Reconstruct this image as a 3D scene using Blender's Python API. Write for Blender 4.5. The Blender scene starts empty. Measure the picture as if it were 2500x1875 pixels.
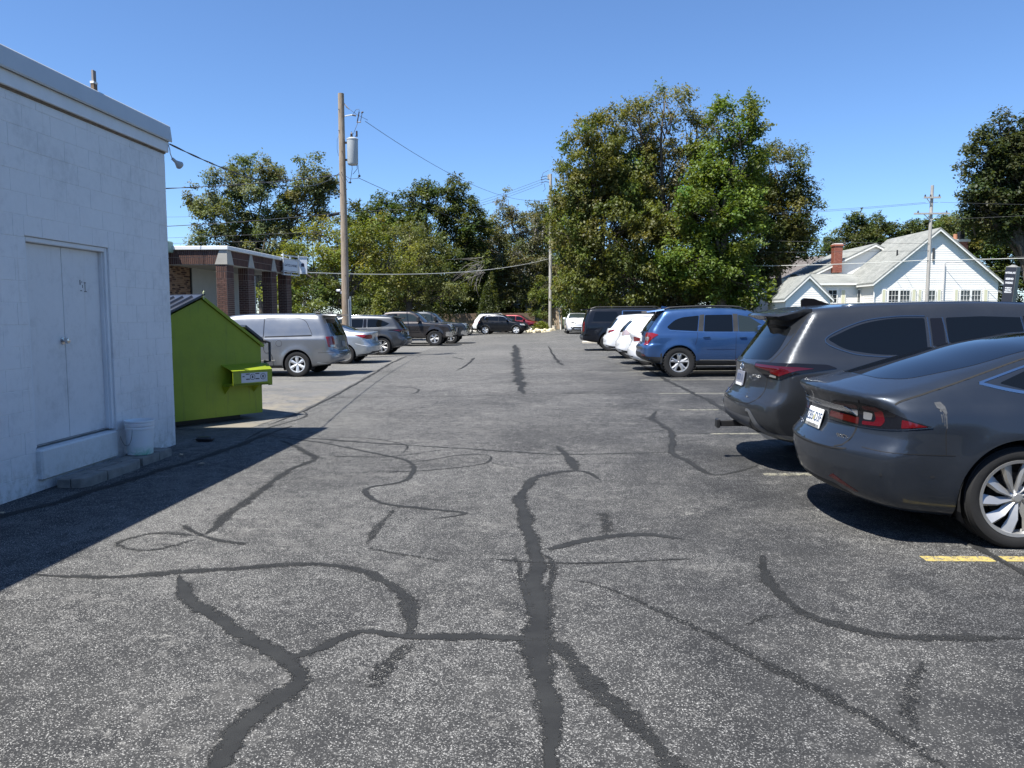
import bpy, bmesh, math, random
import numpy as np
from mathutils import Vector, Matrix, Euler

# ------------------------------------------------------------------ camera
scene = bpy.context.scene
COL = scene.collection
R = math.radians
rng = np.random.default_rng(7)
random.seed(7)

CAM_H = 1.62
cam_data = bpy.data.cameras.new('camera')
cam = bpy.data.objects.new('camera', cam_data)
COL.objects.link(cam)
cam.location = (0, 0, CAM_H)
cam.rotation_euler = (R(90 - 5.157), 0, R(3.187))
cam_data.sensor_width = 36.0
cam_data.lens = 27.04
cam_data.clip_start = 0.05
cam_data.clip_end = 6000
scene.camera = cam

# ------------------------------------------------------------------ sky, sun, exposure
SUN_DIR = Vector((-1.50, -1.42, 3.97)).normalized()      # towards the sun
SUN_EL = math.asin(SUN_DIR.z)
SUN_AZ = math.atan2(SUN_DIR.x, SUN_DIR.y)                # clockwise from +Y
world = bpy.data.worlds.new('World')
scene.world = world
world.use_nodes = True
wn = world.node_tree
wn.nodes.clear()
sky = wn.nodes.new('ShaderNodeTexSky')
sky.sky_type = 'NISHITA'
sky.sun_disc = False
sky.sun_elevation = SUN_EL
sky.sun_rotation = SUN_AZ
sky.altitude = 1000
sky.air_density = 1.0
sky.dust_density = 0.25
sky.ozone_density = 10.0
bg = wn.nodes.new('ShaderNodeBackground')
bg.inputs['Strength'].default_value = 0.098
wo = wn.nodes.new('ShaderNodeOutputWorld')
wn.links.new(sky.outputs[0], bg.inputs['Color'])
wn.links.new(bg.outputs[0], wo.inputs['Surface'])

sun_data = bpy.data.lights.new('sun', 'SUN')
sun_data.energy = 5.0
sun_data.angle = R(0.53)
sun_data.color = (1.0, 0.965, 0.90)
sun = bpy.data.objects.new('sun', sun_data)
COL.objects.link(sun)
sun.rotation_euler = SUN_DIR.to_track_quat('Z', 'Y').to_euler()

vs = scene.view_settings
scene.display_settings.display_device = 'sRGB'
vs.view_transform = 'Standard'
vs.look = 'None'
vs.exposure = 1.0
vs.gamma = 1.0
vs.use_curve_mapping = False

# ------------------------------------------------------------------ terrain height
SLOPE = 0.01
def sst(a, b, t):
    t = min(1.0, max(0.0, (t - a) / (b - a)))
    return t * t * (3 - 2 * t)
def gz(x, y=0.0):
    return SLOPE * max(-30.0, min(30.0, x)) + 0.27 * sst(42, 52, y) * sst(-1.2, .6, x)

# a pixel of the photograph -> the spot on the pavement it shows (used to survey the crack lines)
_F = 1878.0; _P = math.atan((937.5 - 768) / _F); _T = R(3.187)
_fw = np.array([-math.sin(_T) * math.cos(_P), math.cos(_T) * math.cos(_P), -math.sin(_P)])
_up = np.array([-math.sin(_T) * math.sin(_P), math.cos(_T) * math.sin(_P), math.cos(_P)])
_rt = np.array([math.cos(_T), math.sin(_T), 0.0])
def survey(u, v):
    d = (u - 1250) / _F * _rt - (v - 937.5) / _F * _up + _fw
    t = -CAM_H / (d[2] - SLOPE * d[0])
    return (t * d[0], t * d[1])

# ------------------------------------------------------------------ object helpers
def link(o, parent=None):
    COL.objects.link(o)
    if parent is not None:
        o.parent = parent
    return o
def tag(o, label=None, cat=None, group=None, kind=None):
    if label: o['label'] = label
    if cat: o['category'] = cat
    if group: o['group'] = group
    if kind: o['kind'] = kind
    return o
def thing(name, label, cat, loc=(0, 0, 0), rot=(0, 0, 0), group=None):
    o = bpy.data.objects.new(name, None)
    o.empty_display_size = 0.2
    COL.objects.link(o)
    o.location = loc
    o.rotation_euler = rot
    return tag(o, label, cat, group)
def wmat(o):
    m = o.matrix_basis.copy()
    while o.parent:
        o = o.parent
        m = o.matrix_basis @ m
    return m
def copy_tree(o, parent=None):
    c = o.copy()
    COL.objects.link(c)
    c.parent = parent
    for ch in list(o.children):
        copy_tree(ch, c)
    return c

class MB:
    """collects shapes, builds ONE mesh object"""
    def __init__(s):
        s.v = []; s.f = []; s.n = 0
    def add(s, vs_, fs_):
        k = len(s.v)
        s.v.extend([tuple(p) for p in vs_])
        s.f.extend([tuple(i + k for i in f) for f in fs_])
        return s
    def hexa(s, p):          # 8 points: bottom 4 ccw, top 4 ccw
        return s.add(p, [(3, 2, 1, 0), (4, 5, 6, 7), (0, 1, 5, 4), (1, 2, 6, 5), (2, 3, 7, 6), (3, 0, 4, 7)])
    def mm(s, a, b):
        (x0, y0, z0), (x1, y1, z1) = a, b
        return s.hexa([(x0, y0, z0), (x1, y0, z0), (x1, y1, z0), (x0, y1, z0),
                       (x0, y0, z1), (x1, y0, z1), (x1, y1, z1), (x0, y1, z1)])
    def bev(s, a, b, c=0.01):   # box with chamfered edges
        (x0, y0, z0), (x1, y1, z1) = a, b
        c = min(c, (x1 - x0) * .45, (y1 - y0) * .45, (z1 - z0) * .45)
        P = []
        for z, i in ((z0, c), (z0 + c, 0), (z1 - c, 0), (z1, c)):
            for (x, y) in ((x0 + i + c, y0 + i), (x1 - i - c, y0 + i), (x1 - i, y0 + i + c), (x1 - i, y1 - i - c),
                           (x1 - i - c, y1 - i), (x0 + i + c, y1 - i), (x0 + i, y1 - i - c), (x0 + i, y0 + i + c)):
                P.append((x, y, z))
        F = [tuple(range(7, -1, -1)), tuple(range(24, 32))]
        for r in range(3):
            for k in range(8):
                F.append((r * 8 + k, r * 8 + (k + 1) % 8, r * 8 + 8 + (k + 1) % 8, r * 8 + 8 + k))
        return s.add(P, F)
    def prism(s, poly, axis, a, b):
        """poly: 2D list; axis 'x','y','z' = extrusion axis from a to b"""
        def P(u, v, w):
            return {'x': (w, u, v), 'y': (u, w, v), 'z': (u, v, w)}[axis]
        n = len(poly)
        pts = [P(u, v, a) for u, v in poly] + [P(u, v, b) for u, v in poly]
        fs = [tuple(range(n - 1, -1, -1)), tuple(range(n, 2 * n))]
        for i in range(n):
            j = (i + 1) % n
            fs.append((i, j, n + j, n + i))
        return s.add(pts, fs)
    def cyl(s, p0, p1, r0, r1=None, n=12, caps=True):
        r1 = r0 if r1 is None else r1
        p0 = Vector(p0); p1 = Vector(p1)
        d = (p1 - p0)
        if d.length < 1e-6: return s
        d.normalize()
        a = d.orthogonal().normalized(); b = d.cross(a)
        pts = []
        for p, r in ((p0, r0), (p1, r1)):
            for k in range(n):
                t = 2 * math.pi * k / n
                pts.append(p + (a * math.cos(t) + b * math.sin(t)) * r)
        fs = [(k, (k + 1) % n, n + (k + 1) % n, n + k) for k in range(n)]
        if caps:
            fs += [tuple(range(n - 1, -1, -1)), tuple(range(n, 2 * n))]
        return s.add(pts, fs)
    def tube(s, pts, r, n=6):
        """constant or per-point radius tube along a polyline, shared rings"""
        P = [Vector(p) for p in pts]
        m = len(P)
        rr = r if hasattr(r, '__len__') else [r] * m
        ref = None; V = []
        for i in range(m):
            d = (P[min(i + 1, m - 1)] - P[max(i - 1, 0)])
            if d.length < 1e-9: d = Vector((0, 0, 1))
            d.normalize()
            if ref is None: ref = d.orthogonal().normalized()
            ref = (ref - d * ref.dot(d))
            if ref.length < 1e-6: ref = d.orthogonal()
            ref.normalize()
            b = d.cross(ref)
            for k in range(n):
                t = 2 * math.pi * k / n
                V.append(P[i] + (ref * math.cos(t) + b * math.sin(t)) * rr[i])
        F = []
        for i in range(m - 1):
            for k in range(n):
                F.append((i * n + k, i * n + (k + 1) % n, (i + 1) * n + (k + 1) % n, (i + 1) * n + k))
        F += [tuple(range(n - 1, -1, -1)), tuple(range((m - 1) * n, m * n))]
        return s.add(V, F)
    def lathe(s, prof, n=24, axis='z', c=(0, 0, 0)):
        """prof: (radius, height) list"""
        V = []
        for r, h in prof:
            for k in range(n):
                t = 2 * math.pi * k / n
                a, b = r * math.cos(t), r * math.sin(t)
                p = {'z': (a, b, h), 'y': (a, h, b), 'x': (h, a, b)}[axis]
                V.append((p[0] + c[0], p[1] + c[1], p[2] + c[2]))
        F = []
        for i in range(len(prof) - 1):
            for k in range(n):
                F.append((i * n + k, i * n + (k + 1) % n, (i + 1) * n + (k + 1) % n, (i + 1) * n + k))
        return s.add(V, F)
    def sheet(s, pts):
        return s.add(pts, [tuple(range(len(pts)))])
    def xf(s, m):
        s.v = [tuple(m @ Vector(p)) for p in s.v]
        return s
    def mesh(s, name, material=None, smooth=False, recalc=True):
        me = bpy.data.meshes.new(name)
        me.from_pydata(s.v, [], s.f)
        if recalc:
            bm = bmesh.new(); bm.from_mesh(me)
            bmesh.ops.recalc_face_normals(bm, faces=bm.faces)
            bm.to_mesh(me); bm.free()
        if smooth is True:
            me.shade_smooth()
        elif smooth:
            me.shade_smooth()
            me.set_sharp_from_angle(angle=R(smooth))
        if material is not None:
            me.materials.append(material)
        return me
    def build(s, name, material=None, parent=None, world=False, smooth=False, recalc=True):
        if world and parent is not None:
            s.xf(wmat(parent).inverted())
        return link(bpy.data.objects.new(name, s.mesh(name, material, smooth, recalc)), parent)

# ------------------------------------------------------------------ material helpers
MATS = {}
def nodes_of(name):
    m = bpy.data.materials.new(name)
    m.use_nodes = True
    nt = m.node_tree
    return m, nt, nt.nodes['Principled BSDF']
def NN(nt, t, **kw):
    n = nt.nodes.new(t)
    for k, v in kw.items():
        setattr(n, k, v)
    return n
def ramp(nt, src, stops):
    r = NN(nt, 'ShaderNodeValToRGB')
    el = r.color_ramp.elements
    el[0].position, el[0].color = stops[0][0], (*stops[0][1], 1) if len(stops[0][1]) == 3 else stops[0][1]
    el[1].position, el[1].color = stops[-1][0], (*stops[-1][1], 1) if len(stops[-1][1]) == 3 else stops[-1][1]
    for p, c in stops[1:-1]:
        e = el.new(p); e.color = (*c, 1)
    nt.links.new(src, r.inputs[0])
    return r.outputs[0]
def noise(nt, vec, scale, detail=4, rough=.55, dist=0):
    n = NN(nt, 'ShaderNodeTexNoise')
    n.inputs['Scale'].default_value = scale
    n.inputs['Detail'].default_value = detail
    n.inputs['Roughness'].default_value = rough
    n.inputs['Distortion'].default_value = dist
    if vec is not None: nt.links.new(vec, n.inputs['Vector'])
    return n.outputs[0]
def mix(nt, a, b, fac, mode='MIX'):
    n = NN(nt, 'ShaderNodeMix', data_type='RGBA', blend_type=mode)
    for i, val in ((6, a), (7, b), (0, fac)):
        if hasattr(val, 'is_output'): nt.links.new(val, n.inputs[i])
        elif i == 0: n.inputs[i].default_value = val
        else: n.inputs[i].default_value = (*val, 1)
    return n.outputs[2]
def mth(nt, op, a, b=None, c=None, clamp=False):
    n = NN(nt, 'ShaderNodeMath', operation=op, use_clamp=clamp)
    for i, v in enumerate((a, b, c)):
        if v is None: continue
        if hasattr(v, 'is_output'): nt.links.new(v, n.inputs[i])
        else: n.inputs[i].default_value = v
    return n.outputs[0]
def mrange(nt, v, a, b, c=0.0, d=1.0):
    n = NN(nt, 'ShaderNodeMapRange')
    nt.links.new(v, n.inputs[0])
    for i, q in enumerate((a, b, c, d)): n.inputs[i + 1].default_value = q
    return n.outputs[0]
def pos(nt):
    return NN(nt, 'ShaderNodeNewGeometry').outputs['Position']
def objc(nt):
    return NN(nt, 'ShaderNodeTexCoord').outputs['Object']
def bump(nt, bsdf, h, strength=.3, dist=.01):
    b = NN(nt, 'ShaderNodeBump')
    b.inputs['Strength'].default_value = strength
    b.inputs['Distance'].default_value = dist
    nt.links.new(h, b.inputs['Height'])
    nt.links.new(b.outputs[0], bsdf.inputs['Normal'])

def M(name, base, rough=.6, metal=0, coat=0, var=0.0, vscale=3.0, bmp=0.0, bscale=60.0, bdist=.004, spec=.5, coat_rough=.03):
    """general surface: base colour with two octaves of uneven tone and optional fine relief"""
    if name in MATS: return MATS[name]
    m, nt, b = nodes_of(name)
    b.inputs['Base Color'].default_value = (*base, 1)
    b.inputs['Roughness'].default_value = rough
    b.inputs['Metallic'].default_value = metal
    b.inputs['Coat Weight'].default_value = coat
    b.inputs['Coat Roughness'].default_value = coat_rough
    b.inputs['Specular IOR Level'].default_value = spec
    if var:
        p = objc(nt)
        n1 = noise(nt, p, vscale, 5, .6)
        lo = tuple(c * (1 - var) for c in base); hi = tuple(min(1, c * (1 + var)) for c in base)
        c = ramp(nt, n1, [(.3, lo), (.7, hi)])
        nt.links.new(c, b.inputs['Base Color'])
        nt.links.new(mrange(nt, n1, .3, .7, max(0, rough - .08), min(1, rough + .08)), b.inputs['Roughness'])
    if bmp:
        bump(nt, b, noise(nt, objc(nt), bscale, 4, .6), bmp, bdist)
    MATS[name] = m
    return m
def paint(name, base, metal=.5, rough=.32, flake=True, dirt=.12):
    if name in MATS: return MATS[name]
    m, nt, b = nodes_of(name)
    b.inputs['Metallic'].default_value = metal
    b.inputs['Coat Weight'].default_value = 1.0
    b.inputs['Coat Roughness'].default_value = .025
    lum = sum(base) / 3
    if lum < .03: b.inputs['Coat Weight'].default_value = .55; b.inputs['Specular IOR Level'].default_value = .15
    elif lum < .08: b.inputs['Coat Weight'].default_value = .8; b.inputs['Specular IOR Level'].default_value = .3
    p = objc(nt)
    n1 = noise(nt, p, 2.2, 6, .62)
    dust = tuple(min(1, c * .6 + .05) for c in base)
    nt.links.new(mix(nt, base, dust, mrange(nt, n1, .45, .8, 0, dirt)), b.inputs['Base Color'])
    nt.links.new(mrange(nt, n1, .35, .75, rough, rough + .12), b.inputs['Roughness'])
    nt.links.new(mrange(nt, noise(nt, p, 5, 5, .7), .4, .8, .02, .09), b.inputs['Coat Roughness'])
    MATS[name] = m
    return m

# ================================================================== pavement
def asphalt_nodes(nt, light=0.0):
    p = pos(nt)
    sx = NN(nt, 'ShaderNodeSeparateXYZ'); nt.links.new(p, sx.inputs[0])
    def vor(scale):
        v = NN(nt, 'ShaderNodeTexVoronoi'); v.inputs['Scale'].default_value = scale
        nt.links.new(p, v.inputs['Vector'])
        sc = NN(nt, 'ShaderNodeSeparateColor'); nt.links.new(v.outputs['Color'], sc.inputs[0])
        return v, sc
    v, sc = vor(215)
    v2, sc2 = vor(98)
    wear = noise(nt, p, .55, 7, .68, .5)
    clump = noise(nt, p, 7.5, 5, .75)
    streak = noise(nt, p, 2.1, 6, .7)
    lane = mth(nt, 'ADD', mrange(nt, sx.outputs[0], -3.0, 3.5, .03, -.05), mrange(nt, sx.outputs[1], 9.0, 34.0, .0, .10))
    t = mth(nt, 'ADD', mth(nt, 'ADD', mth(nt, 'MULTIPLY', wear, .5), mth(nt, 'MULTIPLY', clump, .5)), lane)
    dens = mrange(nt, t, .40, .61, .12, .56)
    m1 = mth(nt, 'LESS_THAN', sc.outputs[0], dens)
    dens2 = mrange(nt, t, .48, .62, .0, .50)
    m2 = mth(nt, 'MULTIPLY', mth(nt, 'LESS_THAN', sc2.outputs[0], dens2), mth(nt, 'LESS_THAN', v2.outputs['Distance'], .46))
    stone = mth(nt, 'MAXIMUM', m1, m2)
    L_ = light
    stone_c = ramp(nt, sc.outputs[1], [(0, (.050 + L_, .0495 + L_, .048 + L_)), (.6, (.125 + L_, .122 + L_, .115 + L_)), (1, (.40, .39, .365))])
    matrix = ramp(nt, streak, [(.30, (.0205 + L_, .0208 + L_, .0215 + L_)), (.70, (.050 + L_, .0492 + L_, .047 + L_))])
    col = mix(nt, matrix, stone_c, stone)
    # pale dusty wear
    worn = mth(nt, 'ADD', mth(nt, 'MULTIPLY', noise(nt, p, 1.15, 7, .72), .6), mth(nt, 'MULTIPLY', clump, .4))
    worn = mth(nt, 'ADD', worn, lane)
    col = mix(nt, col, (.135, .13, .12), mrange(nt, worn, .535, .66, 0, .62))
    chalk = mth(nt, 'ADD', mth(nt, 'MULTIPLY', noise(nt, p, 2.3, 5, .7, .6), .55), mth(nt, 'MULTIPLY', noise(nt, p, 21, 5, .8), .45))
    col = mix(nt, col, (.30, .29, .265), mth(nt, 'MULTIPLY', mrange(nt, chalk, .575, .64, 0, .8), mrange(nt, sc2.outputs[1], .25, .6, 0, 1)))
    big = noise(nt, p, .21, 5, .6)
    col = mix(nt, col, (.62, .63, .65), mrange(nt, big, .40, .60, 0.5, 0.0), 'MULTIPLY')
    fresh = mth(nt, 'MULTIPLY', mrange(nt, sx.outputs[0], -.6, 1.8, 0, 1), mrange(nt, noise(nt, p, .9, 6, .7, .3), .44, .58, 1, 0))
    col = mix(nt, col, (.60, .61, .635), mth(nt, 'MULTIPLY', fresh, mrange(nt, sx.outputs[1], 14, 30, 1, .35)), 'MULTIPLY')
    fine = noise(nt, p, 300, 2, .6)
    h = mth(nt, 'ADD', mth(nt, 'MULTIPLY', v.outputs['Distance'], -.7), mth(nt, 'MULTIPLY', fine, .6))
    return col, h, dict(rand=sc.outputs[0], rand2=sc2.outputs[0], d2=v2.outputs['Distance'], clump=clump, streak=streak, p=p)

def asphalt_mat(name, light=0.0):
    m, nt, b = nodes_of(name)
    col, h, _ = asphalt_nodes(nt, light)
    nt.links.new(col, b.inputs['Base Color'])
    b.inputs['Roughness'].default_value = .88
    b.inputs['Specular IOR Level'].default_value = .35
    bump(nt, b, h, .5, .004)
    return m
M_ASPHALT = asphalt_mat('asphalt_worn')

def seal_mat():
    m, nt, b = nodes_of('crack_sealant')
    col, h, q = asphalt_nodes(nt)
    e = NN(nt, 'ShaderNodeAttribute', attribute_name='edge').outputs['Fac']
    fd = NN(nt, 'ShaderNodeAttribute', attribute_name='fade').outputs['Fac']
    n1 = noise(nt, q['p'], 30, 5, .75)
    thr = mth(nt, 'ADD', mth(nt, 'ADD', e, mth(nt, 'MULTIPLY', mth(nt, 'SUBTRACT', n1, .5), 1.25)),
              mth(nt, 'MULTIPLY', mth(nt, 'SUBTRACT', q['rand'], .5), .5))
    thr = mth(nt, 'ADD', thr, mth(nt, 'MULTIPLY', fd, .35))
    thr = mth(nt, 'ADD', thr, mth(nt, 'MULTIPLY', mth(nt, 'SUBTRACT', q['clump'], .5), .8))
    mask = mrange(nt, thr, .66, .72, 1.0, 0.0)
    mask = mth(nt, 'MULTIPLY', mask, mth(nt, 'GREATER_THAN', q['rand'], mth(nt, 'MULTIPLY', fd, 1.5)))
    sc = ramp(nt, noise(nt, q['p'], 5, 5, .65), [(.3, (.0125, .0128, .0128)), (.7, (.024, .0246, .024))])
    nt.links.new(sc, b.inputs['Base Color'])
    nt.links.new(mask, b.inputs['Alpha'])
    b.inputs['Roughness'].default_value = .8
    b.inputs['Specular IOR Level'].default_value = .35
    bump(nt, b, h, .4, .005)
    return m
M_SEAL = seal_mat()

def stripe_mat(name, c, wear):
    m, nt, b = nodes_of(name)
    col, h, q = asphalt_nodes(nt)
    n1 = noise(nt, q['p'], 24, 5, .75)
    k = mth(nt, 'ADD', n1, mth(nt, 'MULTIPLY', q['rand'], .22))
    nt.links.new(mix(nt, col, c, mrange(nt, k, wear, wear + .08, 0, 1)), b.inputs['Base Color'])
    b.inputs['Roughness'].default_value = .8
    bump(nt, b, h, .4, .004)
    return m
M_YEL = stripe_mat('yellow_traffic_paint', (.40, .31, .09), .50)
M_PALE = stripe_mat('faded_traffic_paint', (.26, .245, .18), .58)

def sheet_grid(name, xs, ys, dz, material, kind='structure', parent=None, keep=None):
    xs = list(xs); ys = list(ys)
    V = [(x, y, gz(x, y) + dz) for y in ys for x in xs]
    nx = len(xs)
    F = []
    for j in range(len(ys) - 1):
        for i in range(nx - 1):
            if keep and not keep((xs[i] + xs[i + 1]) / 2, (ys[j] + ys[j + 1]) / 2): continue
            F.append((j * nx + i, j * nx + i + 1, (j + 1) * nx + i + 1, (j + 1) * nx + i))
    b = MB(); b.v = V; b.f = F
    o = b.build(name, material, parent)
    if kind: o['kind'] = kind
    return o

def grass_mat():
    m, nt, b = nodes_of('grass_ground')
    p = pos(nt)
    c1 = ramp(nt, noise(nt, p, .8, 6, .7), [(.3, (.03, .042, .015)), (.6, (.05, .064, .022)), (.8, (.08, .078, .04))])
    nt.links.new(c1, b.inputs['Base Color'])
    b.inputs['Roughness'].default_value = 1
    bump(nt, b, noise(nt, p, 25, 4, .7), .8, .05)
    return m
ax = [-2500, -600, -200, -90, -60, -45] + list(range(-36, 37, 2)) + [45, 60, 90, 200, 600, 2500]
ay = [-200, -60, -25] + list(range(-10, 80, 2)) + [90, 110, 150, 220, 500, 1200, 3000]
sheet_grid('ground', ax, ay, -.14, grass_mat())
LOT = sheet_grid('parking_lot', np.arange(-30, 13.1, 1.0), np.arange(-14, 73.1, 1.0), 0.0, M_ASPHALT)
LOT['label'] = 'worn grey asphalt parking lot with patched cracks'

# older, paler pavement under the left row of cars
def side_mat():
    m, nt, b = nodes_of('pale_weathered_pavement')
    p = pos(nt)
    col, h, q = asphalt_nodes(nt, .03)
    sand = ramp(nt, noise(nt, p, 1.3, 5, .7), [(.44, (0, 0, 0)), (.58, (1, 1, 1))])
    sx = NN(nt, 'ShaderNodeSeparateXYZ'); nt.links.new(p, sx.inputs[0])
    near = mrange(nt, sx.outputs[1], 17.5, 13.5, .15, .8)
    col = mix(nt, col, (.21, .185, .14), mth(nt, 'MULTIPLY', sand, near))
    nt.links.new(col, b.inputs['Base Color'])
    b.inputs['Roughness'].default_value = .92
    bump(nt, b, h, .45, .005)
    return m
EDGE = [(-4.42, 10.9), (-4.40, 12.9), (-4.6, 15.5), (-5.15, 21.1), (-5.7, 26), (-6.05, 30.7), (-6.1, 40), (-6.06, 50.5), (-6.0, 60)]
def edge_x(y):
    return float(np.interp(y, [e[1] for e in EDGE], [e[0] for e in EDGE]))
b = MB()
yy = np.arange(10.9, 60.01, .5)
for y in yy:
    x1 = edge_x(y) + .05 * math.sin(y * 2.1) * math.sin(y * .7)
    for x in (x1, x1 - 1.0, x1 - 3, -16, -29.5):
        b.v.append((x, y, gz(x, y) + .004))
for j in range(len(yy) - 1):
    for i in range(4):
        b.f.append((j * 5 + i, j * 5 + 5 + i, j * 5 + 6 + i, j * 5 + 1 + i))
b.build('parking_bays', side_mat())['kind'] = 'structure'

# ------------------------------------------------------------------ sealed cracks and joints
D = 1 / .885
_ci = [0]
def crack(pts, w, fade=0.0, px=True, ragged=.45, lift=0.0):
    """pts: photo survey points along the line; w: width in metres (start, end)"""
    P = [Vector((*survey(a * D, c * D), 0)) if px else Vector((a, c, 0)) for a, c in pts]
    # Catmull-Rom resample
    out = []
    for i in range(len(P) - 1):
        p0, p1, p2, p3 = P[max(i - 1, 0)], P[i], P[i + 1], P[min(i + 2, len(P) - 1)]
        n = max(3, int((p2 - p1).length / .05)) if (p2 - p1).length < 8 else 90
        for k in range(n):
            t = k / n
            out.append(.5 * ((2 * p1) + (p2 - p0) * t + (2 * p0 - 5 * p1 + 4 * p2 - p3) * t * t + (3 * p1 - p0 - 3 * p2 + p3) * t ** 3))
    out.append(P[-1])
    w0, w1 = (w if hasattr(w, '__len__') else (w, w))
    _ci[0] += 1
    dz = .0020 + .00004 * _ci[0] + lift
    V = []; E_ = []; F = []
    n = len(out)
    ph = _ci[0] * 1.7
    for i, p in enumerate(out):
        d = (out[min(i + 1, n - 1)] - out[max(i - 1, 0)]); d.normalize()
        s = Vector((-d.y, d.x, 0))
        t = i / (n - 1)
        ww = (w0 + (w1 - w0) * t) * .5 * min(1, .25 + 6 * t, .25 + 6 * (1 - t)) * 1.7
        ja = 1 + ragged * (random.random() - .5) + .22 * math.sin(i * .55 + ph) + .16 * math.sin(i * .17 + ph)
        jb = 1 + ragged * (random.random() - .5) + .22 * math.sin(i * .43 + ph * 2) + .16 * math.sin(i * .13 + ph * 3)
        wig = s * (.16 * ww * math.sin(i * .31 + ph) + .2 * ww * math.sin(i * .11 + ph * 1.3))
        ec = max(0.0, 1 - min(i, n - 1 - i) / 2.5)
        for q, e in ((p + s * ww * ja + wig, 1), (p + wig, ec), (p - s * ww * jb + wig, 1)):
            V.append((q.x, q.y, gz(q.x, q.y) + dz)); E_.append(e)
    for i in range(n - 1):
        F += [(3 * i, 3 * i + 1, 3 * i + 4, 3 * i + 3), (3 * i + 1, 3 * i + 2, 3 * i + 5, 3 * i + 4)]
    b = MB(); b.v = V; b.f = F
    me = b.mesh('sealed_crack', M_SEAL)
    a = me.attributes.new('edge', 'FLOAT', 'POINT'); a.data.foreach_set('value', E_)
    a = me.attributes.new('fade', 'FLOAT', 'POINT'); a.data.foreach_set('value', [fade] * len(V))
    return link(bpy.data.objects.new('sealed_crack', me), LOT)

crack([(1113, 745), (1116, 770), (1119, 800), (1123, 822), (1126, 838), (1133, 851)], (.26, .17))
crack([(1205, 963), (1225, 985), (1235, 1000), (1245, 1017)], (.05, .10))
crack([(1300, 1040), (1275, 1022), (1245, 1017), (1190, 1022), (1150, 1037), (1137, 1052), (1131, 1080), (1136, 1130), (1147, 1180), (1152, 1212), (1160, 1260), (1164, 1310), (1165, 1372), (1178, 1430), (1184, 1500), (1190, 1570), (1186, 1640), (1190, 1720)], (.06, .112), -.06)
crack([(1100, 1200), (1118, 1215), (1125, 1250), (1148, 1300), (1160, 1345)], (.035, .05), .28)
crack([(1150, 1195), (1190, 1205), (1200, 1235), (1185, 1275), (1172, 1320)], (.045, .04), .2)
crack([(640, 945), (790, 956), (980, 968), (1110, 977), (1210, 982), (1330, 980), (1450, 977)], (.05, .04))
crack([(1418, 888), (1411, 905), (1440, 925), (1455, 955), (1453, 975), (1490, 1000), (1540, 1026), (1600, 1018), (1640, 1004)], (.07, .05))
crack([(1360, 936), (1410, 934), (1440, 928)], (.03, .04))
crack([(1458, 938), (1540, 936), (1600, 936)], (.025, .025))
crack([(1172, 1188), (1250, 1170), (1320, 1158), (1400, 1155), (1482, 1166)], (.075, .05))
crack([(1304, 1105), (1307, 1130), (1312, 1158)], (.08, .10), .3)
crack([(1165, 1378), (1220, 1420), (1290, 1490), (1370, 1560), (1440, 1640), (1490, 1720)], (.10, .07), .12)
crack([(600, 1436), (640, 1415), (690, 1398), (780, 1364), (840, 1370), (900, 1376), (1050, 1375), (1175, 1384)], (.055, .06))
crack([(388, 1240), (400, 1290), (440, 1325), (520, 1372), (610, 1430), (650, 1462), (640, 1490), (600, 1520), (530, 1580), (480, 1645), (440, 1720)], (.06, .095))
crack([(650, 1430), (645, 1470)], (.06, .08), .25)
crack([(890, 1380), (850, 1440), (815, 1500)], (.12, .09), .35)
crack([(60, 1240), (150, 1246), (250, 1248), (420, 1235), (600, 1222), (700, 1220), (790, 1232), (840, 1258), (870, 1290), (890, 1340), (885, 1378)], (.05, .085), .08)
crack([(600, 950), (650, 970), (682, 990), (660, 1003), (620, 1017), (560, 1062), (500, 1112), (440, 1158)], (.06, .09), .1)
crack([(390, 1132), (410, 1145), (440, 1158), (480, 1168), (545, 1178)], (.04, .05), .15)
crack([(440, 1158), (400, 1156), (330, 1153), (262, 1168), (250, 1178), (280, 1188), (340, 1188), (440, 1160)], (.05, .05), .25)
crack([(780, 1016), (850, 1019), (900, 1018), (990, 1010), (1050, 1000), (1058, 985), (1000, 983), (940, 992), (885, 1000)], (.03, .035), .12)
crack([(560, 938), (700, 958), (800, 978), (870, 992), (893, 1006), (887, 1030), (860, 1042), (800, 1052), (788, 1062), (800, 1075), (840, 1090), (930, 1100), (1006, 1108), (985, 1115), (935, 1122)], (.03, .05))
crack([(848, 1098), (830, 1120), (805, 1155), (785, 1182)], (.06, .07), .28)
crack([(785, 1182), (860, 1196), (920, 1206), (975, 1216)], (.05, .03), .3)
crack([(700, 946), (780, 946), (850, 955), (878, 965), (870, 980)], (.03, .03), .15)
crack([(700, 985), (800, 988), (870, 984), (960, 972)], (.03, .03), .15)
crack([(1645, 1195), (1655, 1230), (1680, 1272), (1740, 1325), (1830, 1355), (1930, 1374), (2080, 1381), (2230, 1380)], (.055, .07), .12)
crack([(1190, 1255), (1260, 1256), (1330, 1278), (1440, 1330), (1560, 1385), (1700, 1460), (1850, 1540), (1960, 1600), (2080, 1680)], (.03, .10), .33)
crack([(2000, 1420), (1960, 1480), (1955, 1545), (1990, 1600)], (.06, .09), .42)
crack([(1040, 1205), (1120, 1213), (1185, 1216), (1300, 1216), (1400, 1212), (1505, 1208)], (.02, .03), .1)
crack([(1600, 1360), (1640, 1335), (1690, 1325)], (.04, .04), .3)
crack([(1025, 773), (1012, 786), (1000, 794), (985, 801)], (.08, .05))
crack([(1185, 748), (1196, 768), (1208, 783), (1218, 790)], (.06, .11), .1)
crack([(1003, 777), (985, 773), (975, 772)], (.08, .05))
crack([(560, 862), (800, 858), (960, 857), (1130, 852), (1300, 850), (1560, 847)], (.035, .035), .05)
crack([(1015, 786), (1100, 781), (1230, 778), (1330, 782)], (.05, .05), .15)
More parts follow.
